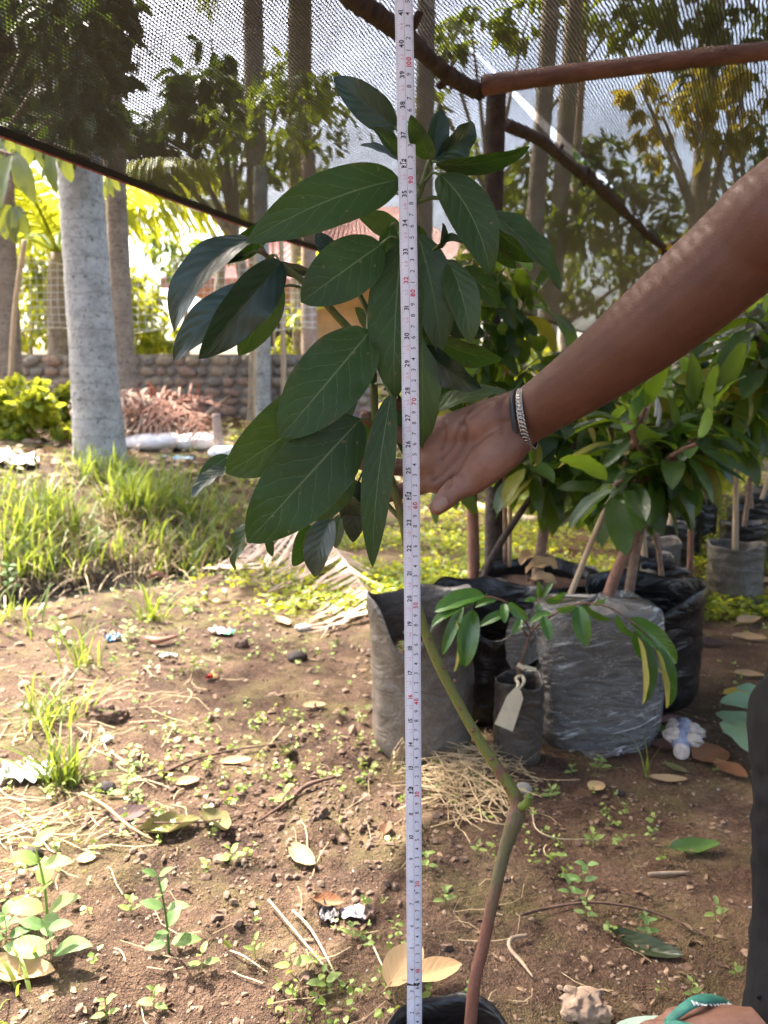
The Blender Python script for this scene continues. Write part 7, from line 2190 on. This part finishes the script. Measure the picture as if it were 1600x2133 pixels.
for lb, px, py, r, mk in (('smooth pale pebble right of the dry frond tips', 633, 1312, (.034, .025, .016), 'stone_small'), ('crumbling sandstone lump at the bottom right of the tape', 1215, 2110, (.033, .028, .022), 'clod2'), ('round dark soil clod left of the dusty bag', 665, 1700, (.020, .018, .014), 'clod'), ('soil clod at the foot of the dusty bag', 760, 1585, (.018, .016, .014), 'clod'), ('knobbly brown root clump at the left', 225, 1500, (.055, .035, .028), 'clod'), ('dark round seed shell left of the weeds', 65, 1790, (.022, .02, .016), 'shell'), ('black open fruit shell beside the grass tuft', 222, 1650, (.022, .02, .017), 'shell'), ('grey stone behind the graft joint', 1090, 1648, (.020, .016, .014), 'stone_small'), ('black charcoal lump on the soil under the wrapped bag', 1290, 1655, (.014, .012, .008), 'shell'), ('dark clod in the middle of the left soil', 620, 1375, (.035, .028, .022), 'shell'), ('brown tuft clod near the green wrapper', 505, 1345, (.024, .022, .020), 'clod')):
    p = G(px, py)
    mb = MB().ball(p + Vector((0, 0, r[2] * .4)), r, nu=16, nv=11, jit=.24 if mk in ('clod', 'clod2') else .10, seed=px)
    for j in range(3):
        rr = random.Random(px + j)
        mb.ball(p + Vector((rr.uniform(-.7, .7) * r[0], rr.uniform(-.5, .5) * r[1], r[2] * rr.uniform(.1, .6))), tuple(q * rr.uniform(.3, .6) for q in r), nu=10, nv=7, jit=.12, seed=px + j)
    ob = remesh('stone', mb, min(r) * (.14 if mk in ('clod', 'clod2') else .22), 1, M[mk], None)
    if mk in ('clod', 'clod2'):
        k_ = len(ob.data.vertices); q_ = np.zeros(k_ * 3); ob.data.vertices.foreach_get('co', q_); q_ = q_.reshape(-1, 3)
        q_ += (np.stack([vnoise(q_[:, 0] * 150, q_[:, 1] * 150 + q_[:, 2] * 190, 71), vnoise(q_[:, 1] * 150, q_[:, 2] * 190, 72), vnoise(q_[:, 2] * 150, q_[:, 0] * 150, 73)], -1) - .5) * r[2] * .5
        ob.data.vertices.foreach_set('co', q_.ravel()); ob.data.update()
    me = ob.data
    cen = Vector((p.x, p.y, p.z)); me.transform(Matrix.Translation(-cen)); ob.location = cen
    tag(ob, lb, 'stone')

# ---- weeds one can tell apart
def weed(label, px, py, h, pairs, L, mk='weed', seed=0, wr=.5, droop=.2, flower=False):
    b = G(px, py)
    rg = random.Random(seed + px)
    root = thing('weed', label, 'weed', b, 'weeds growing on the soil')
    top = b + Vector((rg.uniform(-.1, .1) * h, rg.uniform(-.1, .1) * h, h))
    mid_ = b.lerp(top, .5) + Vector((rg.uniform(-.06, .06) * h, 0, 0))
    MB().tube([b - Vector((0, 0, .004)), mid_, top], [max(.0009, h * .018), max(.0008, h * .014), max(.0006, h * .009)], n=6).build('stem', M[mk], root)
    path = smooth_path([b, mid_, top], 6)
    forms = [leaf_mesh('weed_leaf_form', M[mk], petiole=.12, L=1.0, W=wr * rg.uniform(.9, 1.1), nl=9, nw=3, bend=rg.uniform(.2, .8), fold=.18, wave=.03, pa=.62, pb=.95, side=rg.uniform(-.2, .2)) for _ in range(2)]
    for k in range(pairs):
        t = (k + 1) / pairs
        p = path[min(len(path) - 1, int(t * (len(path) - 1)))]
        a0 = rg.uniform(-.4, .4) + (k % 2) * 1.57
        for s_ in (0, math.pi):
            a = a0 + s_
            sz = L * (1.05 - .45 * t if pairs > 1 else 1) * rg.uniform(.8, 1.15)
            d = Vector((math.cos(a), math.sin(a), rg.uniform(-droop, .45) + .2 * t))
            child('leaf', forms[rg.randrange(2)], root, place(p + d.normalized() * sz * .1, d, Vector((0, -.3, 1)), sz))
    if flower:
        MB().ball(top + Vector((0, 0, .006)), (.003, .003, .003), nu=8, nv=6).build('flower_head', M['fall_yellow'], root)
WD = [('tall pale green weed with toothed leaves at the left', 100, 1935, .145, 4, .075, 'weed'), ('upright weed with opposite leaves, centre left', 352, 1985, .130, 5, .042, 'weed_dark'), ('broad leaved weed at the lower left corner', 105, 2010, .06, 3, .075, 'weed_dark'),
      ('weed at the far left edge below the tall one', 12, 1965, .05, 4, .04, 'weed_dark'), ('small bright weed below the upright one', 420, 2025, .028, 2, .030, 'weed'), ('three leaved bright weed beside the bent straws', 605, 2030, .035, 2, .034, 'weed'), ('small bright weed left of the tape, low', 675, 2065, .03, 2, .030, 'weed'), ('bright weed near the bottom edge, left of centre', 320, 2105, .03, 3, .026, 'weed'), ('little weed above the bent straws', 533, 1995, .028, 2, .024, 'weed'), ('pale weed near the wilted leaves', 480, 1800, .032, 3, .030, 'weed'), ('bright weed at the dark soil edge, left of the bag', 590, 1680, .045, 3, .032, 'weed'), ('weed left of the upright weed', 275, 1905, .028, 3, .022, 'weed'), ('weed clump below the dark twig', 265, 1660, .05, 4, .038, 'weed'), ('pale weed above the dark twig, left', 270, 1600, .05, 4, .032, 'weed'), ('bright weed at bottom left, beside the upright weed foot', 225, 2125, .03, 3, .022, 'weed'), ('small weed under the purple wrapper', 735, 1955, .025, 3, .018, 'weed'), ('weed right of the tape at mid soil', 890, 1812, .03, 3, .026, 'weed'), ('weed with round leaves right of the tape, lower', 925, 1885, .03, 3, .022, 'weed'), ('pair of pale leaves right of the tape, middle', 995, 1780, .02, 2, .022, 'weed'), ('bright weed right of the trunk', 1215, 1850, .045, 3, .034, 'weed_dark'), ('weed left of the bright one right of the trunk', 1185, 1868, .03, 3, .026, 'weed_dark'), ('small weed on the curved dark stem', 1220, 1915, .035, 3, .022, 'weed'), ('pea leaved weed beside the dark fallen leaf', 1345, 1948, .035, 4, .020, 'weed_dark'), ('weed near the trouser leg', 1490, 1920, .03, 2, .024, 'weed'), ('weed under the graft joint', 1235, 1765, .03, 2, .030, 'weed'), ('weed below the torn plastic tail', 1250, 1605, .03, 4, .024, 'weed'), ('weed at the foot of the small bag', 1190, 1612, .02, 3, .018, 'weed'), ('round leaved weed right of the straw', 1147, 1662, .025, 4, .022, 'weed'), ('bent pale weed near the bottom right', 1440, 2090, .03, 2, .018, 'weed'), ('tiny weed beside the trouser leg, lower', 1530, 2035, .015, 2, .016, 'weed'), ('grey leaved weed at the left, by the ditch', 130, 1345, .09, 5, .05, 'weed'), ('leafy weed in the bank grass', 200, 1150, .12, 6, .06, 'weed_dark'), ('silvery weed at the left edge by the ditch', 25, 1230, .12, 5, .06, 'weed_dark'), ('spreading weed below the puddle', 400, 1275, .05, 5, .05, 'weed'), ('creeping weed above the reddish pod', 270, 1330, .06, 5, .045, 'weed'), ('weed at the right of the ditch by the puddle', 345, 1260, .08, 5, .045, 'weed')]
for i, (lb, px, py, h, pr, L, mk) in enumerate(WD):
    weed(lb, px, py, h, pr, L, mk, i)

# ---- rubbish
def wrapper(label, px, py, sx, sy, hd, cols, seed, crum=.006):
    p = G(px, py)
    ms = [simple_mat('wrapper_%d_%d' % (px, i), c, .35, scale=40, var=.25, bump=.5, bscale=120) for i, c in enumerate(cols)]
    n, m_ = 12, 9
    rg = np.random.default_rng(seed)
    A = np.zeros((n, m_, 3))
    for i in range(n):
        for j in range(m_):
            u, v = (i / (n - 1) - .5) * sx, (j / (m_ - 1) - .5) * sy
            x = p.x + u * math.cos(hd) - v * math.sin(hd); y = p.y + u * math.sin(hd) + v * math.cos(hd)
            A[i, j] = (x + rg.normal(0, .001), y + rg.normal(0, .001), g1(x, y) + .006 + abs(rg.normal(0, crum)))
    mb = MB().grid(A)
    k = len(mb.f)
    if len(ms) > 1:
        mb.mi = [min(len(ms) - 1, int((q // (m_ - 1)) / (n - 1) * len(ms))) for q in range(k)]
    tag(mb.build('wrapper', ms, loc=p), label, 'wrapper')
wrapper('torn purple and white candy wrapper on the soil', 745, 1912, .052, .030, .1, [(.42, .36, .55), (.62, .58, .62), (.26, .17, .13)], 1)
wrapper('grey foil scrap left of the purple wrapper', 685, 1918, .032, .030, -.4, [(.12, .11, .11)], 2)
wrapper('crumpled white and green wrapper on the soil', 462, 1322, .085, .05, -.2, [(.55, .50, .44), (.60, .62, .50), (.05, .45, .18)], 3, .010)
wrapper('small red and yellow wrapper on the soil', 440, 1416, .035, .02, .6, [(.50, .03, .03), (.55, .35, .10)], 4, .008)
wrapper('white plastic scrap behind the left grass tuft', 55, 1625, .11, .07, .2, [(.68, .66, .62)], 5, .014)
wrapper('clear plastic shard below the root clump', 222, 1548, .028, .022, .8, [(.6, .62, .62)], 6, .006)
wrapper('blue scrap among the seedlings by the ditch', 236, 1335, .05, .03, .5, [(.06, .16, .32)], 7, .010)
wrapper('white paper scrap on the soil, left of centre', 350, 1370, .06, .022, .1, [(.66, .63, .58)], 8, .006)
wrapper('pale wrapper by the tree foot', 370, 957, .22, .08, .1, [(.30, .48, .55)], 9, .012)
wrapper('pale crumpled plastic at the left edge of the bank', 15, 970, .34, .22, .2, [(.66, .56, .48)], 10, .04)

def bottle():
    base = G(1430, 1575)
    root = thing('plastic_bottle', 'crushed clear bottle with a white cap facing the viewer, among dead leaves', 'bottle', base)
    cap = simple_mat('dirty_white_cap', (.72, .60, .52), .6, scale=60, var=.15)
    glass = simple_mat('bluish_bottle_plastic', (.42, .46, .62), .12, scale=40, col2=(.16, .17, .22), bump=.6, bscale=80, spec=.8)
    lab = simple_mat('pale_bottle_bag', (.62, .52, .44), .5, scale=40, var=.2, bump=.6, bscale=60)
    a = P(1418, 1592, base.y - .03); a.z = max(a.z, g1(a.x, a.y) + .018)
    d = Vector((.35, .85, .12)).normalized()
    MB().tube([a, a + d * .003, a + d * .016, a + d * .018], [.0165, .0185, .0185, .017], n=22, k=1).build('cap', cap, root, smooth=False)
    MB().tube([a + d * .018, a + d * .022, a + d * .03, a + d * .05, a + d * .10, a + d * .13], [.0145, .015, .020, .027, .030, .027], n=18, k=3, lump=.06).build('body', glass, root)
    mb = MB()
    for k in range(5):
        r = random.Random(k)
        mb.ball(a + d * (.05 + .018 * k) + Vector((r.uniform(-.03, .03), 0, r.uniform(.0, .012))), (.026, .03, .018), nu=10, nv=8, jit=.22, seed=k)
    mb.build('crumpled_bag', lab, root, smooth=False)
bottle()

# ---- dry palm frond on the ground behind
def dry_frond():
    ax = [G(455, 1205, .05), G(530, 1175, .12), G(610, 1165, .17), G(680, 1185, .14), G(740, 1235, .08), G(785, 1290, .03)]
    root = thing('dry_palm_frond', 'pale dry palm frond with narrow leaflets fanned on the soil', 'palm frond', ax[0])
    MB().tube(ax, [.010, .009, .008, .006, .004, .003], n=8, k=5).build('midrib', M['fibre'], root)
    path = smooth_path(ax, 12)
    rg = random.Random(2)
    nL = 96
    for i in range(nL):
        k = i / nL
        f = k * (len(path) - 1); a = int(f)
        p = path[a].lerp(path[min(a + 1, len(path) - 1)], f - a)
        tg = (path[min(a + 1, len(path) - 1)] - path[max(a - 1, 0)]).normalized()
        side = -1 if i % 4 else 1
        sd = Vector((-tg.y, tg.x, 0)).normalized() * side
        d = (sd + tg * rg.uniform(.3, 1.1)).normalized()
        L = rg.uniform(.38, .66) * (1 - .45 * k)
        if side > 0: L *= .6
        w = rg.uniform(.006, .011)
        q = []
        for j in range(6):
            t = j / 5
            x = p + d * L * t + tg * rg.uniform(-.01, .01) + tg * .10 * t * t * rg.uniform(-.5, 1)
            zg = g1(x.x, x.y) + rg.uniform(.004, .022)
            x.z = max(zg, p.z * (1 - t) ** 1.2 + zg * (1 - (1 - t) ** 1.2))
            q.append(x)
        nb = Vector((-d.y, d.x, 0)) * w
        vs_ = []
        for j, x in enumerate(q):
            ww = (1 - (j / 5) ** 2 * .85)
            vs_ += [x - nb * ww, x + Vector((0, 0, w * .7 * ww)), x + nb * ww]
        MB().add(vs_, [(j * 3 + e, j * 3 + e + 1, j * 3 + e + 4, j * 3 + e + 3) for j in range(5) for e in range(2)]).build('leaflet', M['fibre'], root)
dry_frond()
# ---- heap of old fronds and sacks on the bank
HG = 'old palm fronds heaped on the bank'
rgp = random.Random(31)
for i in range(11):
    c = P(330 + rgp.uniform(-60, 60), 870, 6.6 + rgp.uniform(-.3, .3)); c.z = g1(c.x, c.y) + .03 + .022 * i
    az = rgp.uniform(-.9, .5) if i % 3 else rgp.uniform(2.4, 3.6)
    root = thing('old_palm_frond', 'reddish dry palm frond in the heap behind the brown trunk', 'palm frond', c, HG)
    mr, ml = MB(), MB()
    frond(mr, ml, c - Vector((math.cos(az), math.sin(az), 0)) * rgp.uniform(.2, .6), (math.cos(az), math.sin(az), rgp.uniform(.1, .6)), rgp.uniform(.7, 1.05), rgp.uniform(.6, 1.6), 44, rgp.uniform(.3, .48), rgp, lw=.016, hang=rgp.uniform(.2, .8), mess=.75)
    mr.build('midrib', M['fibre_red'], root)
    o = ml.build('leaflets', M['fibre_red'] if i % 2 else M['fibre'], root, smooth=False); o['kind'] = 'stuff'
c = P(135, 850, 7.2); c.z = g1(c.x, c.y) + .05
root = thing('old_palm_frond', 'orange brown dry frond arching out left of the thick grey trunk', 'palm frond', c)
mr, ml = MB(), MB(); frond(mr, ml, c + Vector((.25, 0, 0)), (-.9, -.3, .6), .8, 1.3, 26, .35, rgp, lw=.02, hang=.6)
mr.build('midrib', M['fibre_red'], root); o = ml.build('leaflets', M['fibre_red'], root, smooth=False); o['kind'] = 'stuff'
wm = simple_mat('white_woven_sack', (.74, .72, .70), .7, scale=12, var=.08, bump=.4, bscale=40)
for lb, px, py, Y, rx, rz in (('long white sack lying right of the thick trunk', 315, 915, 6.15, .24, .075), ('white sack with a grey sheen at the foot of the dry heap', 410, 912, 6.2, .20, .08), ('small white sack beside the stump', 460, 928, 5.9, .10, .055)):
    p = P(px, py, Y); p.z = g1(p.x, p.y) + rz * .7
    mb = MB().ball(p, (rx, .15, rz), nu=20, nv=12, jit=.04, seed=px).ball(p + Vector((rx * .5, .03, .01)), (rx * .5, .16, rz * .95), nu=16, nv=10, jit=.05, seed=px + 1)
    ob = remesh('sack', mb, .014, 3, wm, None); ob.data.transform(Matrix.Translation(-p)); ob.location = p
    tag(ob, lb, 'sack')
p = P(456, 930, 6.0); p.z = g1(p.x, p.y) - .03
pole('wooden_stump', 'short weathered wooden stump right of the white sacks', [p, P(453, 895, 6.0), P(450, 862, 6.0)], [.035, .033, .03], M['coco3'], 12, cat='stump')
pole('fallen_log', 'pale fallen pole lying on the open ground behind the hand', [P(1000, 1062, 5.6), P(1060, 1100, 5.2), P(1130, 1105, 5.0)] if False else [G(985, 1058, .03), G(1050, 1085, .03), G(1120, 1092, .03)], [.03, .03, .025], M['pale_bark'], 13, cat='log')
gtw('twig', 'grey dry branch leaning on the stone wall', [(410, 905, .1), (460, 880, .2), (520, 850, .3)], [.02, .016, .008], 'twig_pale')
